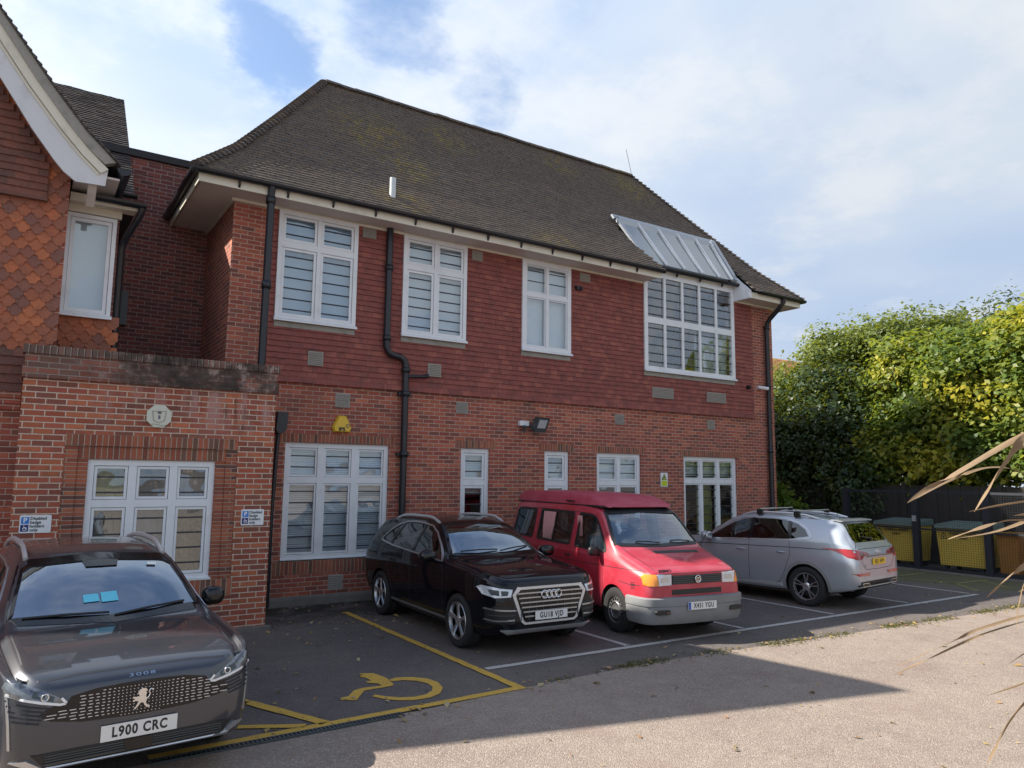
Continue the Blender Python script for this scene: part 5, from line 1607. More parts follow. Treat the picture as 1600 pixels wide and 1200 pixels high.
# ---- mid-size SUV shared by the black and the silver car
SUV = dict(L=4.67, axles=(.90, 3.72), wr=.362, arch=.412, rim=.258, ww=.235, track=.825, waist=.62,
  zs=[(0, .34), (.12, .29), (.45, .25), (.9, .25), (3.7, .26), (4.2, .30), (4.5, .36), (4.67, .42)],
  wb=[(0, .58), (.08, .72), (.3, .84), (.7, .885), (4.0, .885), (4.4, .86), (4.6, .81), (4.67, .74)],
  wm=[(0, .66), (.03, .735), (.10, .815), (.25, .882), (.5, .93), (.9, .947), (1.6, .935), (2.6, .932), (3.4, .940), (3.75, .947), (4.2, .935), (4.45, .91), (4.58, .875), (4.64, .845), (4.67, .80)],
  zsh=[(0, .82), (.04, .88), (.15, .94), (.5, 1.01), (1.25, 1.085), (1.6, 1.115), (2.4, 1.15), (3.4, 1.19), (4.0, 1.195), (4.35, 1.18), (4.55, 1.11), (4.63, 1.04), (4.67, .94)],
  wsh=[(0, .62), (.05, .72), (.15, .81), (.4, .885), (.9, .915), (1.3, .905), (2.4, .895), (3.4, .902), (3.75, .905), (4.2, .885), (4.45, .85), (4.58, .825), (4.67, .765)],
  zt=[(0, .905), (.03, .955), (.1, 1.0), (.4, 1.07), (.9, 1.125), (1.22, 1.15), (1.36, 1.195), (1.7, 1.42), (2.0, 1.59), (2.2, 1.65), (2.6, 1.685), (3.1, 1.683), (3.7, 1.65), (4.1, 1.61), (4.26, 1.578), (4.35, 1.52), (4.45, 1.37), (4.54, 1.24), (4.59, 1.16), (4.63, 1.08), (4.657, 1.01), (4.67, .96)],
  wt=[(0, .55), (.1, .70), (.4, .79), (1.22, .80), (1.36, .79), (1.7, .715), (2.0, .655), (2.3, .625), (3.0, .62), (3.7, .62), (4.1, .635), (4.3, .645), (4.45, .70), (4.54, .745), (4.62, .755), (4.67, .70)],
  drop=[(0, .02), (.4, .03), (1.2, .035), (1.4, .07), (1.9, .085), (2.4, .075), (3.7, .07), (4.15, .06), (4.5, .05), (4.67, .02)])
SUV_SIDE = [[(1.52, 1.125), (1.80, 1.305), (2.06, 1.455), (2.28, 1.535), (2.48, 1.56), (2.48, 1.17)],
            [(2.55, 1.175), (2.55, 1.566), (2.95, 1.57), (3.18, 1.555), (3.28, 1.538), (3.36, 1.21)],
            [(3.43, 1.218), (3.35, 1.525), (3.50, 1.485), (3.66, 1.40), (3.765, 1.285)]]
SUV_DLO = [(1.45, 1.108), (1.78, 1.32), (2.04, 1.475), (2.28, 1.558), (2.60, 1.587), (2.95, 1.59), (3.25, 1.572), (3.50, 1.512), (3.70, 1.41), (3.82, 1.285), (3.80, 1.242), (3.3, 1.192), (2.5, 1.153), (1.9, 1.122)]
SUV_WS = [(-.745, 1.20), (-.68, 1.365), (-.575, 1.575), (-.50, 1.60), (0, 1.62), (.50, 1.60), (.575, 1.575), (.68, 1.365), (.745, 1.20), (0, 1.18)]
SUV_RW = [(-.665, 1.26), (-.60, 1.50), (-.56, 1.535), (.56, 1.535), (.60, 1.50), (.665, 1.26), (.62, 1.21), (-.62, 1.21)]
SUV_CAB = [(.70, 1.25, .98), (.80, 1.5, 1.04), (.80, 1.7, .48), (.80, 4.1, .48), (.80, 4.2, 1.14), (.56, 2.15, 1.555), (.55, 3.85, 1.535), (.5, 4.25, 1.30), (.60, 1.75, 1.365)]
def suv(name, loc, rz, label, paint_, tint, rimkind):
    c = Car(SUV, name, loc, rz, label, 'car', paint_)
    c.finish_body(SUV_SIDE, (SUV_WS, 2.2), (SUV_RW, 4.0), SUV_CAB)
    c.glazing(SUV_SIDE, SUV_WS, SUV_RW, tint, 'screen_glass', 'privacy_glass')
    c.wheels(rimkind); c.underside()
    # pillar blacking between the windows, bright surround
    c.both('pillar_trim', [(2.48, 1.165), (2.48, 1.566), (2.55, 1.568), (2.55, 1.168)], .004, 'gloss_black', thick=.012)
    c.both('pillar_trim', [(3.36, 1.205), (3.28, 1.54), (3.35, 1.53), (3.43, 1.212)], .004, 'gloss_black', thick=.012)
    for sg in (1, -1): c.strip('window_surround', SUV_DLO, .022, 'x', sg, .007, 'satin', closed=True, thick=.012)
    c.strip('screen_frit', SUV_WS, .035, 'y', -1, .004, 'gloss_black', closed=True, thick=.012)
    c.seams(side=[[(1.46, 1.06), (1.38, .95), (1.37, .45), (1.42, .36)], [(2.53, 1.15), (2.53, .36), (1.42, .36)], [(3.40, 1.19), (3.42, .92), (3.30, .62), (3.20, .42), (3.1, .36), (2.53, .36)]], top=[[(.80, .45), (.80, 1.25)]], w=.008)
    c.seats([(2.15, (-.38, .38), 1), (3.1, (-.4, .4), 1)], zb=.56); c.wheel_steer(-.38, 1.72, 1.0)
    c.rails(.575, 2.2, 3.85, 'bright_trim', .045, .019)
    c.handles((2.36, 3.22), .96, paint_)
    return c

BX, BY = 5.73, 9.88
blk = suv('parked_car', (BX, BY, 0), R(-1.5), 'glossy black estate SUV parked nose out in front of the large blind covered window', 'paint_black', 'car_glass', 'star')
c = blk
c.mirror(1.06, 1.62, 1.17, 'gloss_black')
c.patch('grille_frame', [(-.52, .895), (.52, .895), (.60, .80), (.455, .445), (.40, .41), (-.40, .41), (-.455, .445), (-.60, .80)], 'y', -1, .016, 'bright_trim', res=.05, thick=.03)
gr = c.patch('grille', [(-.475, .862), (.475, .862), (.545, .79), (.42, .465), (.385, .44), (-.385, .44), (-.42, .465), (-.545, .79)], 'y', -1, .020, 'gloss_black', res=.05, thick=.012)
mb = MB()
for z in (.815, .755, .695, .635, .575, .515):
    hw = .40 + (.545 - .40) * min(1, (z - .44) / .35)
    c.strip('', [(-hw + .02, z), (hw - .02, z)], .017, 'y', -1, .034, '', mb=mb, thick=.02)
mb.build('grille_bars', MAT['satin'], gr, local=True)
mb = MB()
for x in [k * .115 for k in range(-4, 5)]:
    c.strip('', [(x, .84), (x, .47)], .008, 'y', -1, .028, '', mb=mb, thick=.01)
mb.build('grille_ribs', MAT['lamp_grey'], gr, local=True)
mb = MB(); hy = c.cast(0, .77, 'y', -1)[0].y - .045
for k in range(4): mb.torus(((k - 1.5) * .074, hy, .785), .050, .009, 'y', 28, 8)
mb.build('ring_emblem', MAT['chrome'], c.root, local=True)
c.plate(.520, -1, 'GU18 VJD', 'plate_white', y=-.045)
for m_ in (1, -1):
    hl = [(m_ * a, b) for a, b in [(.59, .865), (.625, .775), (.80, .765), (.885, .80), (.905, .885), (.885, .915), (.74, .885)]]
    if m_ < 0: hl = hl[::-1]
    h = c.patch('headlight', hl, 'y', -1, .010, 'lamp_clear', res=.04, thick=.02)
    c.patch('lamp_bowl', [(m_ * a, b) for a, b in [(.645, .85), (.66, .795), (.735, .79), (.735, .855)]], 'y', -1, .014, 'lamp_grey', parent=h, res=.04)
    c.patch('lamp_bowl', [(m_ * a, b) for a, b in [(.755, .86), (.755, .79), (.83, .80), (.85, .87)]], 'y', -1, .014, 'lamp_grey', parent=h, res=.04)
    c.strip('running_lamp', [(m_ * .62, .785), (m_ * .80, .778), (m_ * .88, .812), (m_ * .895, .88)], .014, 'y', -1, .016, 'sign_white', parent=h)
    iv = [(m_ * a, b) for a, b in [(.52, .64), (.80, .665), (.88, .64), (.86, .44), (.55, .43)]]
    v = c.patch('side_intake', iv, 'y', -1, .006, 'trim_black', res=.05)
    c.strip('intake_trim', [(m_ * .54, .60), (m_ * .80, .615), (m_ * .88, .63)], .018, 'y', -1, .018, 'satin', parent=v)
    c.strip('intake_trim', [(m_ * .56, .48), (m_ * .80, .478), (m_ * .87, .49)], .018, 'y', -1, .018, 'satin', parent=v)
    c.strip('intake_trim', [(m_ * .55, .54), (m_ * .85, .545)], .010, 'y', -1, .014, 'lamp_grey', parent=v)
c.patch('skid_plate', [(-.72, .352), (.72, .352), (.62, .302), (-.62, .302)], 'y', -1, .022, 'bright_trim', res=.06, thick=.02)
c.both('sill_trim', [(1.32, .32), (3.28, .325), (3.28, .36), (1.32, .355)], .008, 'satin')
c.seams(front=[[(0, .95), (.55, .945), (.72, .955)]], w=.008)
c.wipers([((-.60, 1.22), (.02, 1.235)), ((.05, 1.21), (.62, 1.265))])

SX, SY = 12.26, 9.62
slv = suv('parked_car', (SX, SY, 0), R(187), 'silver estate SUV parked nose in by the corner of the building, roof bars fitted', 'paint_silver', ['car_glass', 'privacy_glass', 'privacy_glass'], 'double')
c = slv
c.mirror(1.06, 1.62, 1.18, 'paint_silver')
rl = [(.915, 1.10), (.86, 1.10), (.44, 1.035), (.36, .985), (.60, .968), (.66, .925), (.80, .915), (.88, .955)]
for m_ in (1, -1):
    q = [(a * m_, b) for a, b in rl]; q = q[::-1] if m_ < 0 else q
    h = c.patch('tail_light', q, 'y', 1, .012, 'lamp_red', res=.045, thick=.02)
    c.patch('lamp_inner', [(m_ * a, b) for a, b in [(.70, 1.05), (.47, 1.01), (.46, .995), (.64, .985), (.69, .95)]], 'y', 1, .016, 'lamp_dark_red', parent=h, res=.04)
    c.patch('reflector', [(m_ * a, b) for a, b in [(.36, .675), (.40, .622), (.80, .632), (.87, .675)]], 'y', 1, .012, 'lamp_red', res=.05)
    ex = c.patch('exhaust_trim', rounded([(m_ * a, b) for a, b in [(.42, .44), (.47, .50), (.70, .505), (.70, .46), (.66, .435)]], .02), 'y', 1, .03, 'chrome', res=.05, thick=.05)
    c.patch('exhaust_mouth', rounded([(m_ * a, b) for a, b in [(.45, .45), (.485, .488), (.68, .492), (.68, .465), (.645, .449)]], .015), 'y', 1, .034, 'trim_black', parent=ex, res=.05)
c.patch('rear_valance', [(-.72, .525), (.72, .525), (.78, .46), (.72, .36), (-.72, .36), (-.78, .46)], 'y', 1, .012, 'trim_black', res=.06)
c.strip('boot_strip', [(-.60, .962), (0, .966), (.60, .962)], .016, 'y', 1, .016, 'chrome')
c.plate(.862, 1, 'HJ21 NVV', 'plate_yellow')
mb = MB(); hy = c.cast(0, 1.03, 'y', 1)[0].y + .014
for k in range(4): mb.torus(((k - 1.5) * .05, hy, 1.035), .034, .006, 'y', 22, 6)
mb.build('ring_emblem', MAT['chrome'], c.root, local=True)
mb = MB(); hy = c.cast(.5, .80, 'y', 1)[0].y; add_text(mb, 'Q5', .06, (.52, hy + .012, .80), (-1, 0, .0), (0, 0, 1), 1.2, bold=.002); mb.build('badge', MAT['satin'], c.root, local=True)
c.seams(rear=[[(.63, 1.22), (.74, 1.11)], [(.66, .92), (.60, .80), (.50, .735), (0, .725)], [(0, 1.10), (.5, 1.10), (.74, 1.09)]], w=.009)
mb = MB(); mb.prism([(c.Y(4.10), 1.612), (c.Y(4.31), 1.590), (c.Y(4.32), 1.575), (c.Y(4.26), 1.57), (c.Y(4.10), 1.595)], -.60, .60, 'x'); mb.build('spoiler', MAT['paint_silver'], c.root, local=True)
mb = MB(); h1 = c.cast(0, 1.25, 'y', 1); h2 = c.cast(.33, 1.30, 'y', 1); mb.tube([h1[0] + h1[1] * .03, h2[0] + h2[1] * .02], .012, 6); mb.ball(h1[0] + h1[1] * .02, .04, .03, .03, 10, 6); mb.build('rear_wiper', MAT['trim_black'], c.root, local=True)
for y in (2.62, 3.42):
    mb = MB(); z = c.cast(.585, c.Y(y), 'z', 1)[0].z
    mb.tube([(-.64, c.Y(y), z + .115), (.64, c.Y(y), z + .115)], .022, 8, flat=.6)
    bar = mb.build('roof_bar', MAT['satin'], c.root, local=True)
    mb = MB()
    for sg in (-1, 1): mb.box(sg * .60 - .04, sg * .60 + .04, c.Y(y) - .055, c.Y(y) + .055, z + .0, z + .105)
    mb.build('bar_foot', MAT['trim_black'], bar, local=True)
mb = MB(); z = c.cast(0, c.Y(3.85), 'z', 1)[0].z; mb.prism([(c.Y(3.78), z), (c.Y(3.95), z), (c.Y(3.93), z + .06)], -.02, .02, 'x'); mb.build('aerial_fin', MAT['paint_silver'], c.root, local=True)
c.both('sill_trim', [(1.32, .31), (3.24, .315), (3.20, .37), (1.32, .345)], .010, 'bright_trim')
c.both('arch_trim', [(3.72 + .47 * math.cos(R(a)), .362 + .47 * math.sin(R(a))) for a in range(-8, 189, 8)] + [(3.72 + .415 * math.cos(R(a)), .362 + .415 * math.sin(R(a))) for a in range(188, -9, -8)], .006, 'bumper_grey', res=.08)
for sg in (1, -1): c.strip('shoulder_line', [(.9, .985), (1.8, 1.02), (2.8, 1.045), (3.6, 1.065), (4.2, 1.07)], .013, 'x', sg, .0025, 'alloy_dark')

# ---- dark grey crossover in the foreground
CRS = dict(L=4.447, axles=(.90, 3.575), wr=.352, arch=.40, rim=.235, ww=.23, track=.80, waist=.60,
  zs=[(0, .32), (.10, .27), (.45, .22), (.9, .22), (3.6, .23), (4.1, .28), (4.447, .42)],
  wb=[(0, .62), (.06, .74), (.25, .84), (.6, .87), (3.9, .87), (4.3, .80), (4.447, .70)],
  wm=[(0, .68), (.02, .735), (.07, .795), (.18, .86), (.36, .903), (.7, .922), (1.5, .912), (2.6, .912), (3.5, .922), (4.0, .90), (4.3, .84), (4.447, .74)],
  zsh=[(0, .74), (.03, .80), (.12, .865), (.4, .945), (1.15, 1.025), (2.4, 1.05), (3.4, 1.085), (4.0, 1.10), (4.3, 1.02), (4.447, .85)],
  wsh=[(0, .62), (.04, .72), (.14, .815), (.36, .875), (.8, .895), (1.2, .885), (2.4, .872), (3.5, .88), (4.0, .85), (4.3, .78), (4.447, .68)],
  zt=[(0, .80), (.02, .835), (.07, .875), (.18, .925), (.5, .995), (.95, 1.045), (1.06, 1.06), (1.18, 1.115), (1.5, 1.33), (1.8, 1.50), (2.02, 1.585), (2.4, 1.64), (2.9, 1.655), (3.5, 1.605), (3.9, 1.55), (4.02, 1.47), (4.2, 1.27), (4.32, 1.10), (4.40, .98), (4.447, .88)],
  wt=[(0, .56), (.07, .68), (.3, .77), (1.1, .79), (1.24, .785), (1.55, .74), (1.82, .69), (2.05, .655), (3.0, .62), (3.9, .60), (4.2, .66), (4.447, .62)],
  drop=[(0, .015), (.3, .028), (1.1, .035), (1.3, .07), (1.7, .085), (2.2, .07), (3.9, .06), (4.447, .02)])
CRS_SIDE = [[(1.42, 1.055), (1.66, 1.215), (1.90, 1.345), (2.12, 1.435), (2.34, 1.465), (2.36, 1.065)],
            [(2.44, 1.067), (2.42, 1.47), (2.9, 1.478), (3.25, 1.455), (3.32, 1.09)]]
CRS_WS = [(-.755, 1.115), (-.70, 1.30), (-.635, 1.475), (-.56, 1.515), (0, 1.55), (.56, 1.515), (.635, 1.475), (.70, 1.30), (.755, 1.115), (0, 1.085)]
CRS_RW = [(-.60, 1.19), (-.53, 1.44), (.53, 1.44), (.60, 1.19)]
CRS_CAB = [(.70, 1.2, .92), (.78, 1.4, .98), (.78, 1.6, .46), (.78, 3.9, .46), (.77, 4.05, 1.04), (.53, 2.05, 1.46), (.52, 3.7, 1.46), (.5, 4.0, 1.3), (.58, 1.65, 1.30)]
GA = R(5.7)
gloc = (.63, 7.93, 0)
gry = Car(CRS, 'parked_car', tuple(gloc), GA, 'dark grey crossover with blue cards on its windscreen, nearest the camera at the left edge', 'car', 'paint_grey')
c = gry
c.finish_body(CRS_SIDE, (CRS_WS, 2.0), (CRS_RW, 3.8), CRS_CAB)
c.glazing(CRS_SIDE, CRS_WS, CRS_RW, 'car_glass', 'screen_glass', 'privacy_glass')
c.wheels('star'); c.underside()
c.mirror(.965, 1.52, 1.145, 'gloss_black', (.105, .085, .09), .05)
for sg in (1, -1): c.strip('window_surround', [(1.36, 1.04), (1.64, 1.225), (1.9, 1.365), (2.14, 1.46), (2.5, 1.49), (2.95, 1.497), (3.35, 1.465), (3.62, 1.33), (3.68, 1.10), (2.5, 1.05)], .02, 'x', sg, .007, 'satin', closed=True, thick=.012)
c.strip('screen_frit', CRS_WS, .05, 'y', -1, .004, 'gloss_black', closed=True, thick=.012)
c.patch('screen_frit', [(-.16, 1.53), (-.13, 1.47), (.13, 1.47), (.16, 1.53)], 'y', -1, .003, 'gloss_black', thick=.006)
c.both('pillar_trim', [(2.36, 1.06), (2.34, 1.47), (2.42, 1.475), (2.44, 1.06)], .004, 'gloss_black', thick=.012)
c.seats([(2.05, (-.37, .37), 1), (2.95, (-.38, .38), 1)], zb=.54); c.wheel_steer(-.37, 1.6, .98)
c.rails(.585, 1.98, 3.7, 'bright_trim', .05, .021)
c.handles((2.2, 3.1), .93, 'paint_grey')
# front: lamps, patterned grille, lower intake and bright lip
gr = c.patch('grille', [(-.48, .735), (-.46, .765), (-.30, .795), (0, .805), (.30, .795), (.46, .765), (.48, .735), (.60, .705), (.66, .66), (.58, .615), (.38, .578), (0, .562), (-.38, .578), (-.58, .615), (-.66, .66), (-.60, .705)], 'y', -1, .006, 'gloss_black', res=.05, thick=.012)
mb = MB(); rows_ = 10
for j in range(rows_):
    z = .580 + j * .0215; k = 0
    x = -.62 + (.012 if j % 2 else 0)
    while x < .58:
        ax = abs(x)
        ln = .007 + .055 * max(0, (ax - .12) / .5) ** 1.3
        pit = ln + .019
        zz = z + ax * ax * .03
        top = (.80 - ax * ax * .15) if ax < .46 else .70 - (ax - .46) * .1
        if zz < top - .012 and zz > .578 + ax * ax * .13:
            c.strip('', [(x, zz), (x + ln, zz)], .0048, 'y', -1, .011, '', mb=mb, thick=.009, res=.2)
        x += pit
mb.build('grille_studs', MAT['bright_trim'], gr, local=True)
for m_ in (1, -1):
    hl = [(m_ * a, b) for a, b in [(.485, .722), (.52, .76), (.64, .825), (.78, .872), (.84, .878), (.855, .845), (.835, .795), (.74, .765), (.64, .74), (.53, .715)]]
    if m_ < 0: hl = hl[::-1]
    h = c.patch('headlight', hl, 'y', -1, .010, 'lamp_smoke', res=.035, thick=.02)
    c.patch('lamp_bowl', [(m_ * a, b) for a, b in [(.565, .775), (.575, .745), (.64, .765), (.70, .785), (.69, .82), (.62, .80)]], 'y', -1, .013, 'lamp_grey', parent=h, res=.04)
    hb = c.cast(m_ * .625, .782, 'y', -1); mb = MB(); mb.torus(tuple(hb[0] + Vector((0, -.017, 0))), .022, .005, 'y', 18, 6); mb.build('lamp_ring', MAT['chrome'], h, local=True)
    c.strip('running_lamp', [(m_ * .495, .724), (m_ * .53, .721), (m_ * .64, .747), (m_ * .74, .772), (m_ * .835, .802)], [.016] * 20, 'y', -1, .015, 'sign_white', parent=h, res=1.0)
    c.strip('running_lamp', [(m_ * .492, .727), (m_ * .525, .765)], .016, 'y', -1, .015, 'sign_white', parent=h, res=.2)
    for j in range(5):
        c.strip('cheek_slat', [(m_ * (.60 + j * .012), .704 - j * .024), (m_ * .72, .726 - j * .026), (m_ * (.84 - j * .010), .764 - j * .032)], .012, 'y', -1, .009, 'post_dark', parent=gr)
    lp = [(m_ * a, b) for a, b in [(.58, .30), (.66, .315), (.79, .36), (.70, .375)]]
    c.patch('lip_end', lp if m_ > 0 else lp[::-1], 'y', -1, .016, 'alloy', res=.05, thick=.025)
    c.strip('fang_line', [(m_ * .835, .79), (m_ * .815, .60), (m_ * .80, .44)], .014, 'y', -1, .006, 'satin')
c.patch('lower_intake', [(-.68, .405), (.68, .405), (.60, .315), (-.60, .315)], 'y', -1, .007, 'trim_black', res=.06)
mb = MB()
for z in (.335, .352, .369, .386): c.strip('', [(-.60, z), (.60, z)], .006, 'y', -1, .012, '', mb=mb, thick=.005)
mb.build('intake_bars', MAT['lamp_grey'], c.root, local=True)
c.patch('radar_panel', [(-.10, .40), (.10, .40), (.09, .325), (-.09, .325)], 'y', -1, .014, 'gloss_black')
c.strip('front_lip', [(-.66, .305), (0, .298), (.66, .305)], .020, 'y', -1, .018, 'alloy', thick=.03)
c.plate(.468, -1, 'L900 CRC', 'plate_white')
hy = c.cast(0, .855, 'y', -1)
hb = c.cast(0, .842, 'y', -1)
mb = MB(); add_text(mb, '3008', .036, tuple(hb[0] + Vector((0, -.006, .004))), (1, 0, 0), (0, .55, .83), 2.2, spacing=1.25); mb.build('badge', MAT['chrome'], c.root, local=True)
# rampant animal emblem: head and mane, arched back, raised paws, legs and tail
hb = c.cast(0, .68, 'y', -1); o_ = hb[0] + Vector((0, -.02, 0))
mb = MB(); sc_ = .00118
LION = [(-28, 30), (-18, 52), (2, 60), (22, 55), (30, 42), (18, 38), (26, 30), (20, 12), (28, -6), (22, -30), (34, -48), (48, -52), (44, -60), (26, -58), (8, -30), (-4, -22), (-26, -50), (-38, -62), (-46, -56), (-34, -44), (-20, -16), (-40, -12), (-54, -16), (-54, -6), (-38, 0), (-56, 6), (-54, 16), (-36, 12), (-16, 14), (-20, 26)]
pts = [Vector((a, b)) for a, b in LION]; n_ = len(pts)
v2, e2, f2, ov, _, _ = delaunay_2d_cdt(pts, [(i, (i + 1) % n_) for i in range(n_)], [], 1, 1e-6)
for f in f2: mb.face([(o_.x - v2[k].x * -sc_, o_.y - .006, o_.z + v2[k].y * sc_) for k in f])
for i in range(n_):
    a, b = pts[i], pts[(i + 1) % n_]
    mb.face([(o_.x + a.x * sc_, o_.y - .006, o_.z + a.y * sc_), (o_.x + b.x * sc_, o_.y - .006, o_.z + b.y * sc_), (o_.x + b.x * sc_, o_.y + .012, o_.z + b.y * sc_), (o_.x + a.x * sc_, o_.y + .012, o_.z + a.y * sc_)])
tail = [(24, -10), (40, 4), (46, 22), (38, 36), (48, 50), (60, 46), (62, 38)]
mb.tube([(o_.x + a * sc_, o_.y - .002, o_.z + b * sc_) for a, b in tail], .0055, 6)
mb.build('emblem', MAT['chrome'], c.root, local=True)
c.seams(front=[[(0, .892), (.40, .888), (.66, .872), (.78, .885)]], side=[[(1.36, 1.03), (1.28, .93), (1.27, .42), (1.35, .34), (2.40, .34)], [(2.40, 1.05), (2.40, .34)], [(.55, .92), (.9, .955), (1.3, 1.0)]], top=[[(.74, .35), (.745, 1.1)]], w=.011)
c.wipers([((-.66, 1.125), (-.02, 1.12)), ((.02, 1.10), (.62, 1.15))], .010)
c.patch('clear_bonnet_edge', [(-.5, .20), (.5, .20), (.5, .21), (-.5, .21)], 'z', 1, .0005, 'paint_grey') if False else None
for (x0, x1, z0, z1, m_) in ((-.20, -.075, 1.205, 1.265, 'card_cyan'), (-.06, .075, 1.20, 1.275, 'card_blue')):
    c.patch('dash_card', [(x0, z0), (x1, z0 + .004), (x1 - .004, z1), (x0 + .002, z1 - .004)], 'y', -1, .002, m_ if False else 'card_cyan', thick=.0)
c.patch('permit_sticker', [(.40, 1.475), (.48, 1.468), (.47, 1.448), (.39, 1.455)], 'y', -1, .006, 'paper_white', thick=.0)
c.both('sill_trim', [(1.3, .30), (3.2, .30), (3.2, .38), (1.3, .38)], .008, 'trim_black')
c.both('arch_trim', [(.90 + .45 * math.cos(R(a)), .352 + .45 * math.sin(R(a))) for a in range(0, 181, 9)] + [(.90 + .402 * math.cos(R(a)), .352 + .402 * math.sin(R(a))) for a in range(180, -1, -9)], .006, 'trim_black', res=.08)

# ---- red camper van
VAN = dict(L=4.70, axles=(.86, 3.78), wr=.335, arch=.385, rim=.205, ww=.215, track=.79, waist=.58, bulge=.006,
  zs=[(0, .42), (.08, .36), (.4, .30), (4.3, .30), (4.70, .36)],
  wb=[(0, .70), (.08, .80), (.4, .87), (4.4, .87), (4.70, .80)],
  wm=[(0, .76), (.02, .80), (.06, .845), (.15, .885), (.4, .912), (.9, .92), (4.3, .92), (4.6, .90), (4.70, .84)],
  zsh=[(0, .78), (.05, .84), (.3, .94), (.9, 1.09), (1.3, 1.135), (4.5, 1.14), (4.70, 1.1)],
  wsh=[(0, .735), (.03, .785), (.08, .825), (.2, .868), (.5, .897), (1.0, .907), (4.3, .907), (4.6, .885), (4.70, .82)],
  zt=[(0, .955), (.02, .975), (.08, 1.005), (.4, 1.115), (.72, 1.215), (.82, 1.25), (.90, 1.295), (1.18, 1.575), (1.38, 1.77), (1.48, 1.83), (1.64, 1.88), (2.2, 1.915), (4.3, 1.91), (4.5, 1.88), (4.6, 1.82), (4.67, 1.70), (4.70, 1.6)],
  wt=[(0, .69), (.08, .765), (.4, .80), (.82, .815), (.92, .81), (1.18, .77), (1.46, .74), (1.8, .725), (4.4, .725), (4.70, .70)],
  drop=[(0, .02), (.4, .035), (.9, .04), (1.05, .055), (1.5, .06), (1.9, .055), (4.4, .055), (4.70, .04)])
VAN_SIDE = [[(1.10, 1.185), (1.25, 1.37), (1.44, 1.60), (1.54, 1.69), (1.68, 1.725), (2.06, 1.735), (2.06, 1.20)],
            [(2.26, 1.21), (2.26, 1.74), (3.46, 1.745), (3.46, 1.225)],
            [(3.66, 1.23), (3.66, 1.745), (4.44, 1.73), (4.52, 1.25)]]
VAN_WS = [(-.80, 1.30), (-.73, 1.60), (-.685, 1.775), (0, 1.80), (.685, 1.775), (.73, 1.60), (.80, 1.30), (0, 1.275)]
VAN_RW = [(-.62, 1.25), (-.60, 1.70), (.60, 1.70), (.62, 1.25)]
VAN_CAB = [(.74, .88, 1.06), (.85, 1.02, 1.05), (.85, 1.3, .50), (.85, 4.55, .50), (.85, 4.55, 1.1), (.66, 1.60, 1.76), (.66, 4.45, 1.78), (.70, 1.13, 1.40)]
VX, VY, VA = 8.23, 9.53, R(-7.8)
van = Car(VAN, 'camper_van', (VX, VY, 0), VA, 'faded red camper van with grey bumper and roof cap between the black and silver cars', 'van', 'paint_red')
c = van
c.finish_body(VAN_SIDE, (VAN_WS, 1.95), (VAN_RW, 4.3), VAN_CAB)
c.glazing(VAN_SIDE, VAN_WS, VAN_RW, ['van_glass', 'van_glass', 'privacy_glass'], 'van_screen', 'privacy_glass')
c.wheels('steel'); c.underside()
for k, p in enumerate(VAN_SIDE):
    for sg in (1, -1): c.strip('window_rubber', rounded(p, .05), .04, 'x', sg, .006, 'trim_black', closed=True, thick=.014)
for sg in (1, -1): c.strip('window_divider', [(2.88, 1.22), (2.88, 1.735)], .03, 'x', sg, .004, 'trim_black')
c.strip('screen_rubber', VAN_WS, .045, 'y', -1, .006, 'trim_black', closed=True, thick=.014)
# raised roof cap
mb = MB(); rows = []
for y, z, w in ((1.42, 1.865, .60), (1.48, 1.905, .66), (1.68, 1.99, .69), (2.0, 2.055, .70), (3.0, 2.085, .705), (4.0, 2.085, .705), (4.5, 2.07, .70), (4.60, 2.03, .68), (4.64, 1.93, .66)):
    zb = 1.865
    rows.append([(-w - .02, c.Y(y), min(zb + .02, z - .01)), (-w, c.Y(y), z - (z - zb) * .35), (-w + .06, c.Y(y), z - .012), (-w * .5, c.Y(y), z), (0, c.Y(y), z + .008), (w * .5, c.Y(y), z), (w - .06, c.Y(y), z - .012), (w, c.Y(y), z - (z - zb) * .35), (w + .02, c.Y(y), min(zb + .02, z - .01))])
mb.grid(rows, flip=True); mb.face(rows[0]); mb.face(rows[-1][::-1])
cap = mb.build('roof_cap', MAT['paint_red_matt'], c.root, local=True, sharp=45)
mb = MB(); mb.box(-.72, .72, c.Y(1.52), c.Y(4.58), 1.85, 1.885); mb.build('cap_seal', MAT['trim_black'], cap, local=True)
mb = MB(); mb.box(-.745, -.725, c.Y(2.35), c.Y(2.62), 1.925, 1.945); mb.build('cap_handle', MAT['trim_black'], cap, local=True)
c.strip('cap_shadow', [(-.66, 1.82), (0, 1.845), (.66, 1.82)], .05, 'y', -1, .012, 'trim_black', thick=.02)
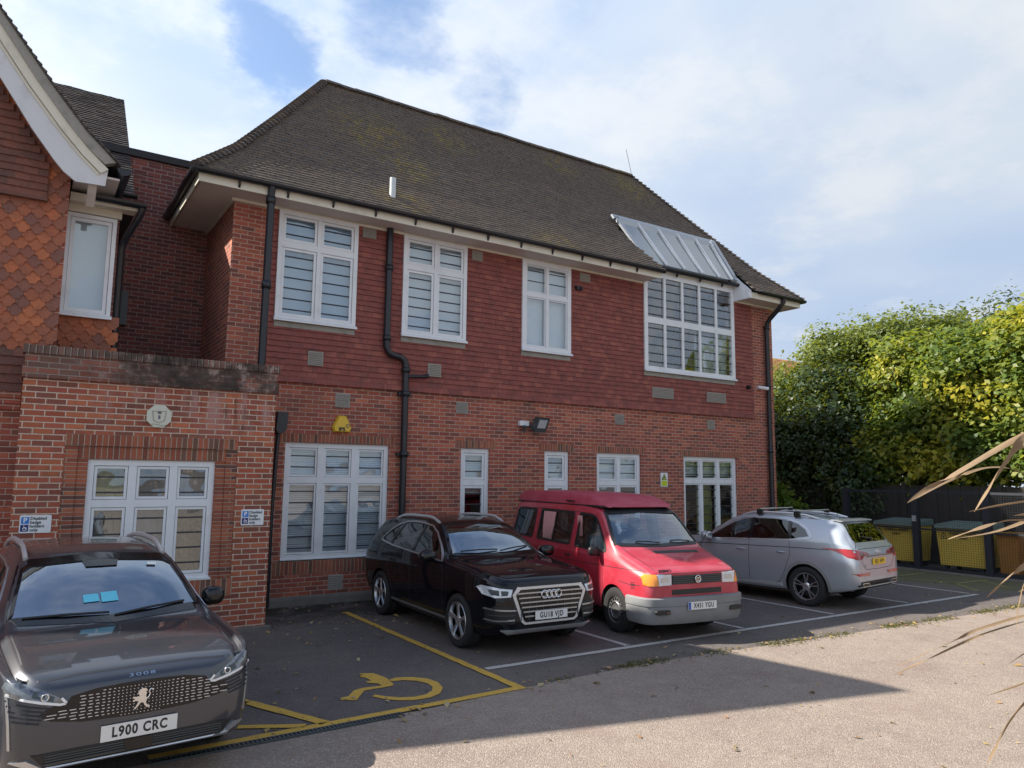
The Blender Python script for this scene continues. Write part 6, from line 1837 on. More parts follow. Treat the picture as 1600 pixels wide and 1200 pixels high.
# grille, lamps, slot
g = c.patch('grille', [(-.46, .925), (.46, .925), (.46, .80), (-.46, .80)], 'y', -1, .006, 'trim_black', res=.06)
mb = MB()
for z in (.825, .855, .885, .912): c.strip('', [(-.45, z), (.45, z)], .012, 'y', -1, .016, '', mb=mb, thick=.012)
mb.build('grille_bars', MAT['lamp_grey'], g, local=True)
for m_ in (1, -1):
    q = [(m_ * a, b) for a, b in [(.475, .945), (.475, .795), (.70, .79), (.715, .945)]]
    h = c.patch('headlight', q, 'y', -1, .012, 'lamp_clear', res=.04, thick=.025)
    c.patch('lamp_bowl', [(m_ * a, b) for a, b in [(.51, .905), (.52, .84), (.65, .84), (.66, .905)]], 'y', -1, .015, 'satin', parent=h, res=.03)
    q = [(m_ * a, b) for a, b in [(.722, .945), (.707, .79), (.83, .785), (.868, .80), (.868, .925), (.84, .945)]]
    c.patch('indicator', q, 'y', -1, .012, 'lamp_orange' , res=.03, thick=.025)
    mb = MB()
    for k in range(5): c.strip('', [(.30, .72 + k * .022), (.40, .72 + k * .022)], .008, 'x', m_, .002, '', mb=mb)
    mb.build('vent_slots', MAT['trim_black'], c.root, local=True)
c.patch('air_slot', [(-.46, .725), (.46, .725), (.46, .65), (-.46, .65)], 'y', -1, .005, 'trim_black', res=.06)
hb = c.cast(0, .865, 'y', -1); e = hb[0] + Vector((0, -.03, 0))
mb = MB(); mb.torus(tuple(e), .052, .006, 'y', 26, 6)
for (a, b) in (((-.030, .040), (-.010, .004)), ((-.010, .004), (0, .022)), ((0, .022), (.010, .004)), ((.010, .004), (.030, .040)), ((-.044, .018), (-.018, -.042)), ((-.018, -.042), (0, -.010)), ((0, -.010), (.018, -.042)), ((.018, -.042), (.044, .018))):
    mb.obox(e + Vector((a[0], 0, a[1])), e + Vector((b[0], 0, b[1])), .010, .010, (0, 1, 0))
mb.build('emblem', MAT['chrome'], c.root, local=True)
mb = MB(); mb.lathe([(.0, .046), (.004, .046), (.004, .001)], 24, 'y', tuple(e + Vector((0, .004, 0)))); mb.cap(.0, .046, 24, 'y', tuple(e + Vector((0, .003, 0)))); mb.build('emblem_disc', MAT['trim_black'], c.root, local=True)
hb = c.cast(-.55, .985, 'y', -1); mb = MB(); add_text(mb, 'REiMO', .062, tuple(hb[0] + Vector((0, -.010, .004))), (1, 0, 0), (0, .5, .87), 1.25, bold=.004); mb.build('lettering', MAT['ink'], c.root, local=True)
c.patch('scuttle_vent', [(-.28, .62), (.56, .62), (.58, .71), (-.30, .71)], 'z', 1, .004, 'trim_black', res=.06)
# big grey bumper
path = [(-.935, .47), (-.935, .30), (-.92, .17), (-.875, .06), (-.79, -.005), (-.55, -.055), (-.25, -.08), (0, -.085), (.25, -.08), (.55, -.055), (.79, -.005), (.875, .06), (.92, .17), (.935, .30), (.935, .47)]
pf = [(-.06, .625), (.0, .62), (.022, .605), (.026, .56), (.024, .505), (.012, .495), (.014, .48), (.012, .40), (.0, .30), (-.03, .245), (-.08, .235)]
rows = []
for i, (x, y) in enumerate(path):
    a = Vector(path[max(i - 1, 0)]); b = Vector(path[min(i + 1, len(path) - 1)]); d = (b - a).normalized(); nn = Vector((d.y, -d.x))
    rows.append([(x + nn.x * o, c.Y(y + nn.y * o), z) for o, z in pf])
mb = MB(); mb.grid(rows, flip=True); mb.face(rows[0]); mb.face(rows[-1][::-1])
bp = mb.build('bumper', MAT['bumper_grey'], c.root, local=True, sharp=35)
for v_ in (1, -1):
    mb = MB(); mb.prism([(v_ * .56, .455), (v_ * .78, .455), (v_ * .80, .43), (v_ * .76, .395), (v_ * .55, .395)], c.Y(-.085), c.Y(0.0), 'y'); mb.build('lamp_recess', MAT['trim_black'], bp, local=True)
mb = MB(); mb.prism([(-.62, .43), (-.56, .43), (-.56, .41), (-.62, .41)], c.Y(-.088), c.Y(-.05), 'y'); mb.build('tow_cover', MAT['lamp_dark_red'], bp, local=True)
c.plate(.50, -1, 'X431 YGU', 'plate_white', y=-.118, band=True)
c.mirror(1.03, 1.24, 1.185, 'trim_black', (.095, .05, .075))
c.handles((2.24,), 1.04, 'trim_black', .07)
c.seams(side=[[(1.22, 1.15), (1.16, .95), (1.16, .42)], [(2.22, 1.76), (2.22, .36)], [(.12, .99), (.6, .98), (1.16, .97), (2.2, .955), (4.6, .95)], [(3.42, 1.76), (3.42, .36)], [(.2, .78), (.45, .77), (.7, .79)], [(1.62, 1.72), (1.75, 1.745), (2.22, 1.76), (3.4, 1.765), (4.4, 1.75)]], front=[[(0, .955), (.46, .955), (.72, .955)]], top=[[(.70, .10), (.73, .85)]], w=.009)
c.wipers([((.0, 1.30), (-.42, 1.335)), ((.62, 1.315), (.25, 1.335))], .02)
c.seats([(2.0, (-.42, .42), 1)], 'seat_grey', .78)
c.wheel_steer(-.42, 1.50, 1.18, .2)
mb = MB(); mb.tube([(.865, c.Y(.95), 1.28), (.90, c.Y(.70), 1.60)], .006, 5); mb.build('aerial', MAT['trim_black'], c.root, local=True)
# curtains, worktop and papers seen through the glass
mb = MB(); rows = []
for z, sq in ((1.72, 1.0), (1.45, .9), (1.28, .7), (1.19, .85)):
    rows.append([(-.80 + .022 * math.sin(k * 2.1) - (1.72 - z) * .13, c.Y(3.12 + (k - 8) * .030 * sq), z) for k in range(17)])
mb.grid(rows); mb.build('curtain', MAT['curtain_pink'], c.root, local=True)
mb = MB(); rows = [[(-.80 + .015 * math.sin(k * 2.1), c.Y(2.05 + (k - 5) * .018), z) for k in range(11)] for z in (1.70, 1.36)]
mb.grid(rows); mb.build('curtain', MAT['curtain_pink'], c.root, local=True)
mb = MB(); mb.box(-.78, .3, c.Y(2.45), c.Y(3.3), 1.14, 1.20); mb.build('worktop', MAT['seat_pale'], c.root, local=True)
mb = MB(); mb.box(.2, .22, c.Y(2.50), c.Y(2.78), 1.42, 1.68); mb.build('notice', MAT['paper_white'], c.root, local=True)
mb = MB(); mb.ball((.0, c.Y(2.85), 1.42), .2, .12, .22, 14, 8, .6); mb.build('cushion', MAT['paper_tan'], c.root, local=True)
mb = MB(); mb.box(-.10, .20, c.Y(.98), c.Y(1.16), 1.135, 1.15); mb.build('dash_card', MAT['card_cyan'], c.root, local=True)
c.patch('permit_sticker', [(-.62, 1.62), (-.54, 1.62), (-.56, 1.50), (-.60, 1.48)], 'y', -1, -.012, 'paper_white', thick=.0)
mb = MB(); mb.box(-.60, -.22, c.Y(1.62), c.Y(1.64), 1.62, 1.76); mb.build('sun_visor', MAT['seat_pale'], c.root, local=True)

# the driver
def person_mesh(verts, edges, radii, root):
    me = bpy.data.meshes.new('person'); me.from_pydata(verts, edges, []); o = bpy.data.objects.new('person', me); COL.objects.link(o)
    sk = o.modifiers.new('s', 'SKIN'); sk.use_smooth_shade = True; sb = o.modifiers.new('u', 'SUBSURF'); sb.levels = 2
    for i, r in enumerate(radii):
        me.skin_vertices[0].data[i].radius = (r, r * .85) if not isinstance(r, tuple) else r
    me.skin_vertices[0].data[root].use_root = True
    dg = bpy.context.evaluated_depsgraph_get(); dg.update()
    m2 = bpy.data.meshes.new_from_object(o.evaluated_get(dg)); o.modifiers.clear(); o.data = m2; return o
pv = [(0, 0, 0), (0, -.02, .22), (0, -.05, .44), (0, -.10, .53), (0, -.15, .60), (0, -.17, .69), (0, -.175, .77),
      (-.18, -.04, .44), (-.25, -.18, .22), (-.17, -.40, .26), (-.15, -.47, .28), (.18, -.04, .44), (.25, -.18, .22), (.17, -.40, .26), (.15, -.47, .28),
      (-.12, -.30, .02), (-.14, -.50, .0), (.12, -.30, .02), (.14, -.50, .0), (-.14, -.56, -.30), (.14, -.56, -.30)]
pe = [(0, 1), (1, 2), (2, 3), (3, 4), (4, 5), (5, 6), (2, 7), (7, 8), (8, 9), (9, 10), (2, 11), (11, 12), (12, 13), (13, 14), (0, 15), (15, 16), (0, 17), (17, 18), (16, 19), (18, 20)]
pr = [.15, .15, .14, .062, .065, .095, .075, .075, .05, .036, .032, .075, .05, .036, .032, .085, .065, .085, .065, .045, .045]
per = person_mesh(pv, pe, pr, 0)
per.data.materials.append(MAT['skin'])
per.location = Matrix.Rotation(VA, 4, 'Z') @ (Vector((-.42, c.Y(1.98), 0)) * CAR_K) + Vector((VX, VY, .90 * CAR_K)); per.scale = (CAR_K,) * 3
per.rotation_euler = (0, 0, VA)
tag(per, 'person in a blue grey top sitting at the wheel of the red camper van', 'person')
mb = MB()
for ring in (((0, 0, .0, .185), (0, -.02, .22, .182), (0, -.05, .40, .175), (0, -.07, .47, .12), (0, -.09, .52, .08)),):
    rows = []
    for x, y, z, r in ring:
        rows.append([(x + r * 1.12 * math.cos(k * math.pi / 9), y + r * .92 * math.sin(k * math.pi / 9), z) for k in range(18)])
    mb.grid(rows, closeu=True)
for sg in (-1, 1): mb.tube([(sg * .16, -.04, .43), (sg * .25, -.18, .22), (sg * .18, -.38, .26)], [.092, .066, .05], 10)
mb.build('jacket', MAT['cloth_blue'], per, local=True)
mb = MB(); mb.ball((0, -.155, .755), .083, .098, .075, 14, 8); mb.build('hair', MAT['bark'], per, local=True)
mb = MB(); mb.ball((-.034, -.255, .705), .010, .006, .007, 8, 6); mb.ball((.034, -.255, .705), .010, .006, .007, 8, 6); mb.build('eyes', MAT['ink'], per, local=True)
mb = MB(); mb.ball((0, -.268, .675), .014, .018, .022, 8, 6); mb.ball((-.085, -.165, .685), .012, .022, .03, 8, 6); mb.ball((.085, -.165, .685), .012, .022, .03, 8, 6); mb.build('nose_and_ears', MAT['skin'], per, local=True)
for sg in (-1, 1):
    mb = MB(); hx, hy_, hz = sg * .15, -.47, .28
    for k in range(4): mb.tube([(hx + (k - 1.5) * .018, hy_ - .02, hz + .0), (hx + (k - 1.5) * .019, hy_ - .055, hz + .02), (hx + (k - 1.5) * .018, hy_ - .05, hz - .012 + (k % 2) * .004)], [.010, .009, .007], 6)
    mb.tube([(hx - sg * .03, hy_ + .01, hz), (hx - sg * .045, hy_ - .02, hz + .015), (hx - sg * .035, hy_ - .045, hz + .01)], [.011, .010, .007], 6)
    mb.build('fingers', MAT['skin'], per, local=True)

# ------------------------------------------------------------------ bin store, fence, right hand wall
XB = 18.72
st = thing('bin_store', (XB, 9.9, 0), 'dark posts and wire mesh cage enclosing the yellow waste bins', 'cage')
mb = MB()
for y in (12.0, 10.14, 8.49, 7.3):
    mb = MB(); mb.box(XB - .07, XB + .07, y - .075, y + .075, -.02, 1.95); mb.build('post', MAT['post_dark'], st)
mb = MB()
for z in (.07, 1.9): mb.box(XB - .03, XB + .03, 7.35, 12.0, z - .03, z + .03)
mb.box(XB - .03, XB + .03, 7.35, 12.0, .98, 1.02)
mb.build('rail', MAT['post_dark'], st)
mb = MB()
y = 7.4
while y < 12.0: mb.box(XB - .022, XB - .018, y - .0022, y + .0022, .1, 1.9); y += .055
z = .12
while z < 1.9: mb.box(XB - .0245, XB - .0205, 7.4, 12.0, z - .0022, z + .0022); z += .055
mb.build('wire_mesh', MAT['post_dark'], st)
mb = MB(); mb.box(XB - .22, XB + 1.3, 7.3, 12.1, -.01, .03); mb.build('kerb', MAT['cement'], st)
mb = MB(); mb.box(XB - .085, XB - .07, 10.10, 10.2, 1.18, 1.32); mb.build('latch_plate', MAT['lead_grey'], st)

def waste_bin(y0, y1, label):
    t = thing('waste_bin', (XB + .4, (y0 + y1) / 2, 0), label, 'bin', group='yellow clinical waste bins in the cage')
    xf = XB + .10
    mb = MB()
    mb.hexa([(xf + .06, y0 + .04, .17), (xf + .80, y0 + .04, .17), (xf + .80, y1 - .04, .17), (xf + .06, y1 - .04, .17), (xf, y0, 1.03), (xf + .90, y0, 1.03), (xf + .90, y1, 1.03), (xf, y1, 1.03)])
    mb.build('tub', MAT['bin_yellow'], t)
    mb = MB(); mb.hexa([(xf - .05, y0 - .03, 1.045), (xf + .95, y0 - .03, 1.045), (xf + .95, y1 + .03, 1.045), (xf - .05, y1 + .03, 1.045), (xf - .03, y0 - .01, 1.13), (xf + .95, y0 - .01, 1.20), (xf + .95, y1 + .01, 1.20), (xf - .03, y1 + .01, 1.13)])
    mb.build('lid', MAT['bin_lid'], t)
    mb = MB(); ym = (y0 + y1) / 2
    add_text(mb, 'CLINICAL WASTE', .085, (xf + .004, ym - .06, .93), (0, -1, 0), (-.07, 0, .9975), .92, bold=.003)
    add_text(mb, 'ONLY', .085, (xf + .011, ym - .06, .83), (0, -1, 0), (-.07, 0, .9975), .92, bold=.003)
    tr = [(ym + .30, .80), (ym + .46, .80), (ym + .38, .95)]
    for a, b in zip(tr, tr[1:] + tr[:1]): mb.obox((xf + .004 + (.95 - a[1]) * .07, a[0], a[1]), (xf + .004 + (.95 - b[1]) * .07, b[0], b[1]), .014, .004, (1, 0, 0))
    mb.ball((xf + .008, ym + .38, .845), .003, .022, .022, 8, 6)
    mb.build('lettering', MAT['ink'], t)
    for yy in (y0 + .14, y1 - .14):
        for xx in (xf + .16, xf + .72):
            mb = MB(); mb.lathe([(-.03, .085), (.03, .085)], 14, 'y', (xx, yy, .085)); mb.cap(-.03, .085, 14, 'y', (xx, yy, .085)); mb.cap(.03, .085, 14, 'y', (xx, yy, .085)); mb.build('castor', MAT['post_dark'], t)
waste_bin(10.28, 11.28, 'yellow clinical waste bin left of the middle cage post, partly behind the silver car')
waste_bin(8.62, 9.72, 'yellow clinical waste bin right of the middle cage post behind the fronds')
ob = thing('orange_bin', (19.3, 8.1, 0), 'orange brown bin beside the right hand cage post', 'bin')
mb = MB(); mb.hexa([(XB + .12, 7.95, .12), (XB + .7, 7.95, .12), (XB + .7, 8.33, .12), (XB + .12, 8.33, .12), (XB + .08, 7.92, .95), (XB + .75, 7.92, .95), (XB + .75, 8.36, .95), (XB + .08, 8.36, .95)]); mb.build('tub', MAT['bin_yellow'] if False else MAT['orange_tub'] if 'orange_tub' in MAT else plain('orange_tub', (.33, .15, .03), .6, var=.25, scale=6), ob)
mb = MB(); mb.box(XB + .05, XB + .78, 7.89, 8.38, .955, 1.02); mb.build('lid', MAT['orange_tub'], ob)

fn = thing('board_fence', (20.3, 10, 0), 'dark board fence in shade behind the bins', 'fence')
mb = MB(); y = 3.5
while y < 17:
    j = random.uniform(-.012, .012); mb.cur = random.random(); mb.box(20.28 + j, 20.31 + j, y, y + .145, 0, 2.05 + random.uniform(-.015, .015)); y += .15
mb.build('boards', MAT['wood_dark'], fn)
mb = MB()
for y in (4, 6.4, 8.8, 11.2, 13.6, 16):
    mb = MB(); mb.box(20.2, 20.28, y, y + .1, 0, 2.1); mb.build('post', MAT['wood_dark'], fn)
bw = thing('brick_wall', (18.9, 6.6, 0), 'low dark brick wall at the right edge beside the bins', 'wall')
mb = MB(); mb.box(18.75, 18.98, 3.0, 7.42, -.02, 1.25); mb.build('wall', MAT['link_brick'], bw)
mb = MB(); mb.box(18.70, 19.03, 2.98, 7.46, 1.25, 1.32); mb.build('coping', MAT['cement'], bw)

# house beyond the trees
dh = thing('distant_house', (35, 26, 0), 'orange tiled roof of a far house showing between the building and the trees', 'house')
mb = MB(); mb.box(31, 41, 25.5, 33, 0, 7.4); mb.build('wall', MAT['brick'], dh)
mb = MB(); yl = 25.3
for i in range(16):
    z = 7.4 + i * .11; y = 25.3 + i * .135
    course(mb, (0, y, z), (1, 0, 0), (0, -.63, .77), Vector((0, .135, .11)).normalized(), (30.6 + i * .05, 41), (30.65 + i * .05, 41), .174, .4, (i % 2) * .2, .03)
mb.face([(30.6, 25.3, 7.4), (41, 25.3, 7.4), (41, 27.5, 9.2), (31.4, 27.5, 9.2)]); mb.face([(31.4, 27.5, 9.2), (41, 27.5, 9.2), (41, 33, 7.4), (30.6, 33, 7.4)]); mb.face([(30.6, 25.3, 7.4), (31.4, 27.5, 9.2), (30.6, 33, 7.4)])
mb.build('roof', MAT['orange_roof'], dh)

# ------------------------------------------------------------------ trees
def leaf_object(name, mat, parent, centres, normals, sizes, rnds, rng, aspect=.62):
    """one small folded quad pair per leaf"""
    n = len(centres)
    C = np.asarray(centres); Nn = np.asarray(normals); S_ = np.asarray(sizes)[:, None]
    Nn = Nn / np.linalg.norm(Nn, axis=1, keepdims=True)
    t = rng.normal(size=(n, 3)); t -= Nn * np.sum(t * Nn, 1, keepdims=True); t /= np.linalg.norm(t, axis=1, keepdims=True)
    b = np.cross(Nn, t)
    tip = C + t * S_ * .55; base = C - t * S_ * .45
    l = C + b * S_ * aspect * .5 + Nn * S_ * .10; r = C - b * S_ * aspect * .5 + Nn * S_ * .10
    V = np.stack([base, r, tip, l], 1).reshape(-1, 3)
    A = np.array(wmat(parent).inverted()) if parent else np.eye(4)
    V = V @ A[:3, :3].T + A[:3, 3]
    me = bpy.data.meshes.new(name)
    me.vertices.add(4 * n); me.vertices.foreach_set('co', V.ravel())
    me.loops.add(4 * n); me.loops.foreach_set('vertex_index', np.arange(4 * n, dtype=np.int32))
    me.polygons.add(n); me.polygons.foreach_set('loop_start', np.arange(0, 4 * n, 4, dtype=np.int32)); me.polygons.foreach_set('loop_total', np.full(n, 4, dtype=np.int32))
    at = me.attributes.new('rnd', 'FLOAT', 'FACE'); at.data.foreach_set('value', np.asarray(rnds, dtype=np.float32))
    me.materials.append(MAT[mat]); me.update(calc_edges=True); me.validate()
    o = bpy.data.objects.new(name, me); COL.objects.link(o)
    if parent: o.parent = parent
    return o

def tree(name, base, label, clumps, mat, leaf, nleaf, trunk_r, seed, sprays=10, spray_r=.34, limbs=True, cat='tree', rbias=None, flat=.55, group=None, shell=.55):
    """clumps: list of (x, y, z, rx, ry, rz) lobes of the crown; leaves in sprays near the lobe surfaces"""
    rng = np.random.default_rng(seed)
    t = thing(name, base, label, cat, group=group)
    mb = MB(); top = max(c_[2] for c_ in clumps)
    b = Vector(base); cen = Vector((np.mean([c_[0] for c_ in clumps]), np.mean([c_[1] for c_ in clumps]), 0))
    fork = b.lerp(Vector((cen.x, cen.y, top * .42)), .9)
    mb.tube([b + Vector((0, 0, -.1)), b.lerp(fork, .4) + Vector((.06, .04, 0)), fork], [trunk_r * 1.25, trunk_r, trunk_r * .8], 10)
    mb.build('trunk', MAT['bark'], t)
    mb = MB()
    if limbs:
        for c_ in clumps:
            e = Vector(c_[:3]); m_ = fork.lerp(e, .5) + Vector((rng.normal() * .2, rng.normal() * .2, .25))
            mb.tube([fork - Vector((0, 0, .2)), m_, e], [trunk_r * .55, trunk_r * .3, trunk_r * .1], 7)
            for k in range(5):
                q = e + Vector((rng.normal() * c_[3] * .5, rng.normal() * c_[4] * .5, rng.normal() * c_[5] * .5)); mb.tube([m_.lerp(e, .7), q], [trunk_r * .12, .006], 5)
        mb.build('limbs', MAT['bark'], t)
    vol = np.array([c_[3] * c_[4] + c_[4] * c_[5] + c_[3] * c_[5] for c_ in clumps]); vol = vol / vol.sum()
    C = []; Nn = []; S_ = []; Rn = []
    nsp = max(1, nleaf // sprays)
    for c_, f in zip(clumps, vol):
        k = max(3, int(nsp * f))
        d = rng.normal(size=(k, 3)); d /= np.linalg.norm(d, axis=1, keepdims=True)
        rad = np.clip(1.0 - np.abs(rng.normal(size=k)) * (1 - shell) , .15, 1.0) + rng.normal(size=k) * .05
        bump = 1 + .16 * np.sin(d[:, 0] * 5 + seed) * np.sin(d[:, 1] * 6 + 1.3 * seed) + .10 * np.sin(d[:, 2] * 9 + seed)
        P = np.array(c_[:3]) + d * (rad * bump)[:, None] * np.array(c_[3:6])
        sr = rng.random(k)
        for j in range(k):
            m_ = sprays
            ax = d[j] * .6 + rng.normal(size=3) * .5 + np.array([0, 0, -.15]); ax /= np.linalg.norm(ax)
            tt = rng.random(m_)[:, None]
            q = P[j] + ax * (tt - .4) * spray_r * 1.5 + rng.normal(size=(m_, 3)) * spray_r * np.array([.42, .42, .3])
            C.append(q)
            nn = np.array([0, 0, flat]) + d[j] * .55 + rng.normal(size=(m_, 3)) * .42
            Nn.append(nn); S_.append(leaf * (.6 + .85 * rng.random(m_)))
            base_r = sr[j] if rbias is None else np.clip(rbias(P[j]) + (sr[j] - .5) * .5, 0, 1)
            Rn.append(np.clip(base_r * .75 + rng.random(m_) * .3, 0, 1))
    # darker, larger inner leaves that close the crown
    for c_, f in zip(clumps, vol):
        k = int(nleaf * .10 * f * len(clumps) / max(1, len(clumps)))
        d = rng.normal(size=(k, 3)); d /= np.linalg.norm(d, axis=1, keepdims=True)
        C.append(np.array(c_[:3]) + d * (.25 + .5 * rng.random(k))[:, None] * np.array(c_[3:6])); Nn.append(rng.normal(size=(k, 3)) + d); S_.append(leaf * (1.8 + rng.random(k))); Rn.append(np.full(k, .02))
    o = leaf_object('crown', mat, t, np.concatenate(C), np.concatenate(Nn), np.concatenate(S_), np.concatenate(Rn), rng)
    return t

def yellow_bias(P):
    v = math.sin(P[1] * 2.1 + P[2] * 1.3 + 1.0) + math.sin(P[2] * 2.7 - P[1] * 1.1) + .6 * math.sin(P[0] * 3 + P[2])
    return .36 + .28 * max(-.6, v)
tree('broadleaf_tree', (22.3, 10.6, 0), 'spreading broadleaf tree with yellowing leaves overhanging the left yellow bin',
     [(21.6, 11.4, 3.6, 1.5, 1.5, 1.3), (21.5, 10.2, 4.6, 1.6, 1.5, 1.4), (21.9, 11.6, 5.4, 1.4, 1.3, 1.15), (21.2, 9.6, 3.0, 1.2, 1.3, 1.0), (20.9, 10.9, 2.75, .9, 1.1, .75), (22.4, 10.3, 5.7, 1.3, 1.3, .9), (20.8, 12.1, 2.9, .9, .9, .8), (21.9, 12.9, 4.3, 1.1, 1.0, 1.3)],
     'leaf_yellow', .155, 46000, .16, 3, rbias=yellow_bias)
tree('broadleaf_tree', (22.8, 7.4, 0), 'broad leafy tree with bright yellow patches at the right edge of the photo',
     [(21.9, 8.4, 5.3, 1.5, 1.5, 1.3), (21.4, 8.1, 3.8, 1.4, 1.4, 1.3), (21.7, 6.9, 4.9, 1.5, 1.4, 1.4), (22.0, 7.2, 6.2, 1.3, 1.3, 1.0), (21.0, 7.7, 2.75, .95, 1.2, .75), (21.2, 6.2, 3.4, 1.2, 1.3, 1.2), (22.3, 5.6, 5.6, 1.5, 1.5, 1.3), (22.6, 8.9, 6.1, 1.2, 1.2, .8)],
     'leaf_yellow', .155, 52000, .17, 5, rbias=lambda P: yellow_bias(P) + .08)
tree('broadleaf_tree', (23.3, 14.2, 0), 'pale green feathery tree rising behind the dark evergreen',
     [(22.8, 14.6, 6.3, 1.5, 1.5, 1.1), (23.2, 13.0, 6.6, 1.5, 1.5, .95), (21.9, 15.8, 5.2, 1.1, 1.1, 1.0), (23.5, 11.8, 6.7, 1.2, 1.3, .7)],
     'leaf_light', .12, 22000, .14, 8)
tree('evergreen_tree', (21.2, 14.2, 0), 'dense dark evergreen in the shade beside the right hand corner of the building',
     [(20.7, 14.9, 3.0, 1.5, 1.6, 2.1), (20.9, 13.4, 3.6, 1.4, 1.4, 1.9), (21.4, 14.2, 5.1, 1.2, 1.2, 1.1), (20.4, 16.2, 3.2, 1.6, 1.5, 2.0), (20.3, 12.7, 2.0, .9, .9, 1.2), (21.3, 13.0, 1.2, 1.2, 1.4, 1.2), (20.6, 15.2, 1.0, 1.4, 1.8, 1.0)],
     'leaf_dark', .12, 44000, .18, 11)
tree('conifer_tree', (25.6, 12.2, 0), 'dark grey green conifer tip showing above the yellowing trees',
     [(25.6, 12.9, 5.9, .8, .8, 2.0), (25.4, 11.9, 6.0, .8, .8, 2.1), (25.8, 10.9, 6.4, .8, .8, 2.0)],
     'leaf_dark', .12, 9000, .14, 14, limbs=False)
tree('evergreen_hedge', (22.0, 9.0, 0), 'dark unlit hedge filling the gap above the board fence behind the bins',
     [(21.6, 5.5, 1.5, .8, 1.6, 1.5), (21.7, 8.0, 1.5, .8, 1.6, 1.5), (21.7, 10.5, 1.5, .8, 1.6, 1.5), (21.7, 12.8, 1.4, .8, 1.5, 1.5), (21.9, 3.4, 1.7, .9, 1.5, 1.6)], 'leaf_dark', .13, 15000, .08, 23, limbs=False, cat='hedge')
tree('laurel_shrub', (17.9, 13.7, 0), 'small sunlit bright green shrub at the foot of the right hand corner',
     [(17.85, 13.6, 1.55, .42, .42, .5), (18.0, 13.9, 1.0, .5, .5, .6), (18.25, 13.45, 1.35, .35, .35, .4)], 'leaf_bright', .12, 1700, .03, 17, cat='shrub', spray_r=.2)
tree('climbing_plant', (17.6, 14.2, 0), 'reddish climber catching the light behind the right hand downpipe',
     [(17.55, 14.1, 3.6, .35, .4, .5), (17.75, 14.2, 3.0, .3, .35, .4), (17.5, 14.0, 4.2, .25, .3, .3)], 'leaf_red', .10, 700, .03, 19, cat='climber', spray_r=.2)

# strap-leaved plant reaching in from the right
cp = thing('strap_leaved_plant', (4.6, .75, 0), 'dry tan strap leaved plant reaching in from the right edge in the foreground', 'plant')
def at_px(u, v, dist):
    d = pixdir(u, v); return Vector((0, 0, CAM_H)) + d * dist
def blade(mb, pts, w, twist=.3):
    """a strap leaf: pts are (u, v, distance) read from the photo and set at their own depth"""
    P = [at_px(*p) for p in pts]; Q = []
    for i in range(len(P) - 1):                                     # smooth
        a0 = P[max(i - 1, 0)]; a1 = P[i]; a2 = P[i + 1]; a3 = P[min(i + 2, len(P) - 1)]
        for k in range(6):
            t = k / 6; Q.append(.5 * ((2 * a1) + (a2 - a0) * t + (2 * a0 - 5 * a1 + 4 * a2 - a3) * t * t + (3 * a1 - a0 - 3 * a2 + a3) * t**3))
    Q.append(P[-1]); n = len(Q); rows = []; mb.cur = random.random()
    for i, q in enumerate(Q):
        f = i / (n - 1); wd = .55 * w * min(1, (1 - f) * 3.2 + .02) * min(1, .5 + f * 2.5)
        d = (Q[min(i + 1, n - 1)] - Q[max(i - 1, 0)]).normalized()
        s = d.cross(Vector((math.sin(twist * 3 * f + twist), -.7, .5))).normalized(); nn = s.cross(d)
        rows.append([tuple(q - s * wd / 2 + nn * wd * .14), tuple(q), tuple(q + s * wd / 2 + nn * wd * .14)])
    mb.grid(rows)
mb = MB()
blade(mb, [(1700, 650, 4.3), (1600, 688, 4.2), (1570, 720, 4.15), (1545, 760, 4.1), (1522, 800, 4.1)], .085, .2)
blade(mb, [(1720, 640, 4.6), (1600, 680, 4.5), (1500, 735, 4.4), (1440, 770, 4.35), (1417, 786, 4.3)], .055, .9)
blade(mb, [(1720, 800, 4.4), (1600, 740, 4.4), (1545, 731, 4.3), (1490, 748, 4.2), (1430, 780, 4.2)], .028, .5)
blade(mb, [(1740, 760, 4.0), (1640, 778, 4.0), (1560, 790, 4.0), (1512, 800, 4.0)], .018, .4)
blade(mb, [(1740, 790, 4.2), (1620, 812, 4.1), (1570, 815, 4.05), (1520, 830, 4.0), (1480, 843, 4.0)], .05, .8)
blade(mb, [(1740, 770, 4.4), (1640, 800, 4.3), (1560, 830, 4.2), (1490, 842, 4.1)], .03, .3)
blade(mb, [(1750, 850, 3.9), (1640, 870, 3.8), (1590, 890, 3.7), (1560, 915, 3.65), (1541, 934, 3.6)], .045, .6)
blade(mb, [(1760, 980, 3.4), (1640, 958, 3.4), (1540, 980, 3.3), (1470, 1010, 3.25), (1388, 1047, 3.2)], .020, .3)
blade(mb, [(1760, 1000, 3.4), (1640, 968, 3.4), (1540, 990, 3.3), (1440, 1034, 3.2), (1393, 1056, 3.2)], .016, .6)
blade(mb, [(1680, 880, 3.3), (1610, 900, 3.3), (1592, 940, 3.25), (1587, 988, 3.2)], .035, .4)
blade(mb, [(1720, 1040, 3.1), (1620, 1082, 3.0), (1580, 1120, 2.95), (1555, 1165, 2.9), (1543, 1194, 2.9)], .05, .5)
blade(mb, [(1740, 1010, 3.5), (1620, 1060, 3.5), (1540, 1088, 3.5)], .012, .4)
blade(mb, [(1740, 980, 3.6), (1640, 1000, 3.6), (1575, 1038, 3.5)], .012, .4)
blade(mb, [(1740, 790, 3.6), (1640, 800, 3.6), (1583, 806, 3.6)], .03, .4)
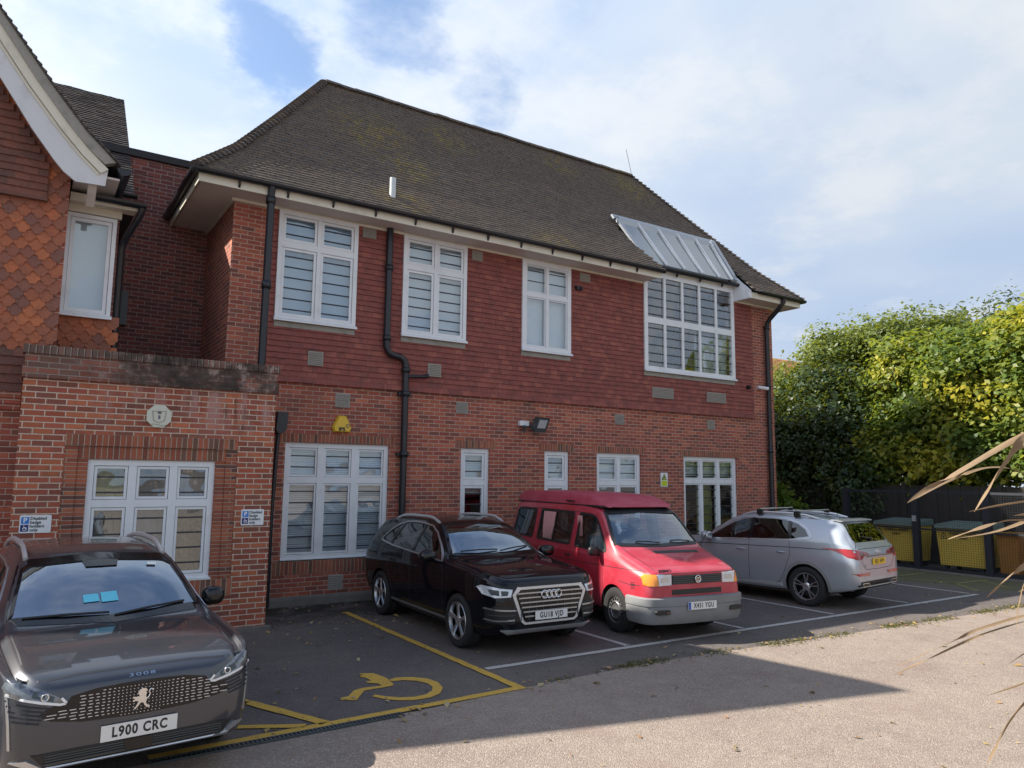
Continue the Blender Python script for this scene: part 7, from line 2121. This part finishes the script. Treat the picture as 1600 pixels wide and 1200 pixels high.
blade(mb, [(1760, 900, 3.6), (1660, 905, 3.6), (1590, 925, 3.6)], .03, .5)
mb.build('leaves', MAT['frond_tan'], cp)
mb = MB(); mb.tube([(4.75, .75, -.05), (4.72, .78, 1.0), (4.68, .8, 1.9)], [.09, .07, .06], 10); mb.build('stem', MAT['bark'], cp)

# ------------------------------------------------------------------ small litter
rng = np.random.default_rng(5)
def on_ground(n, fn):
    out = []
    while len(out) < n:
        p = fn()
        if p is not None: out.append(p)
    return np.array(out)
def gully_y(x):
    for (xa, ya_), (xb, yb_) in zip(GUL, GUL[1:]):
        if xa <= x <= xb: return ya_ + (yb_ - ya_) * (x - xa) / (xb - xa)
    return 6.3
def lf():
    k = rng.random()
    if k < .34: return (rng.uniform(1.6, 17), rng.uniform(6.5, 12.4), .012)
    if k < .56: return (rng.uniform(3.2, 5.4), rng.uniform(9.5, 12.5), .012)
    if k < .82:
        x = rng.uniform(3, 17.5); return (x, gully_y(x) + rng.normal() * .10, .016)
    return (rng.uniform(1.5, 14), rng.uniform(2.5, 6.4), .014)
P = on_ground(950, lf)
fl_ = leaf_object('fallen_leaves', 'fallen', None, P, np.array([0, 0, 1.0]) + rng.normal(size=(len(P), 3)) * .25, .03 + .05 * rng.random(len(P))**2 + (rng.random(len(P)) > .94) * .05, rng.random(len(P)), rng, .5)
tag(fl_, 'scattered small dry leaves on the tarmac', 'leaves', kind='stuff')
def ms():
    x = rng.uniform(4.4, 17.5); d = .05 if x < 6.2 else .075
    if math.sin(x * 2.3) + math.sin(x * 5.1 + 1) + rng.normal() * .6 < -.1 + (.9 if x < 6.3 else 0): return None
    return (x, gully_y(x) + .03 + rng.normal() * d, .006 + rng.random() * .008)
P = on_ground(3800, ms)
mo = leaf_object('moss_strip', 'moss', None, P, np.array([0, 0, 1.0]) + rng.normal(size=(len(P), 3)) * .35, .016 + .020 * rng.random(len(P)), rng.random(len(P)), rng, .6)
tag(mo, 'green moss and weeds growing along the old gully', 'moss', kind='stuff')
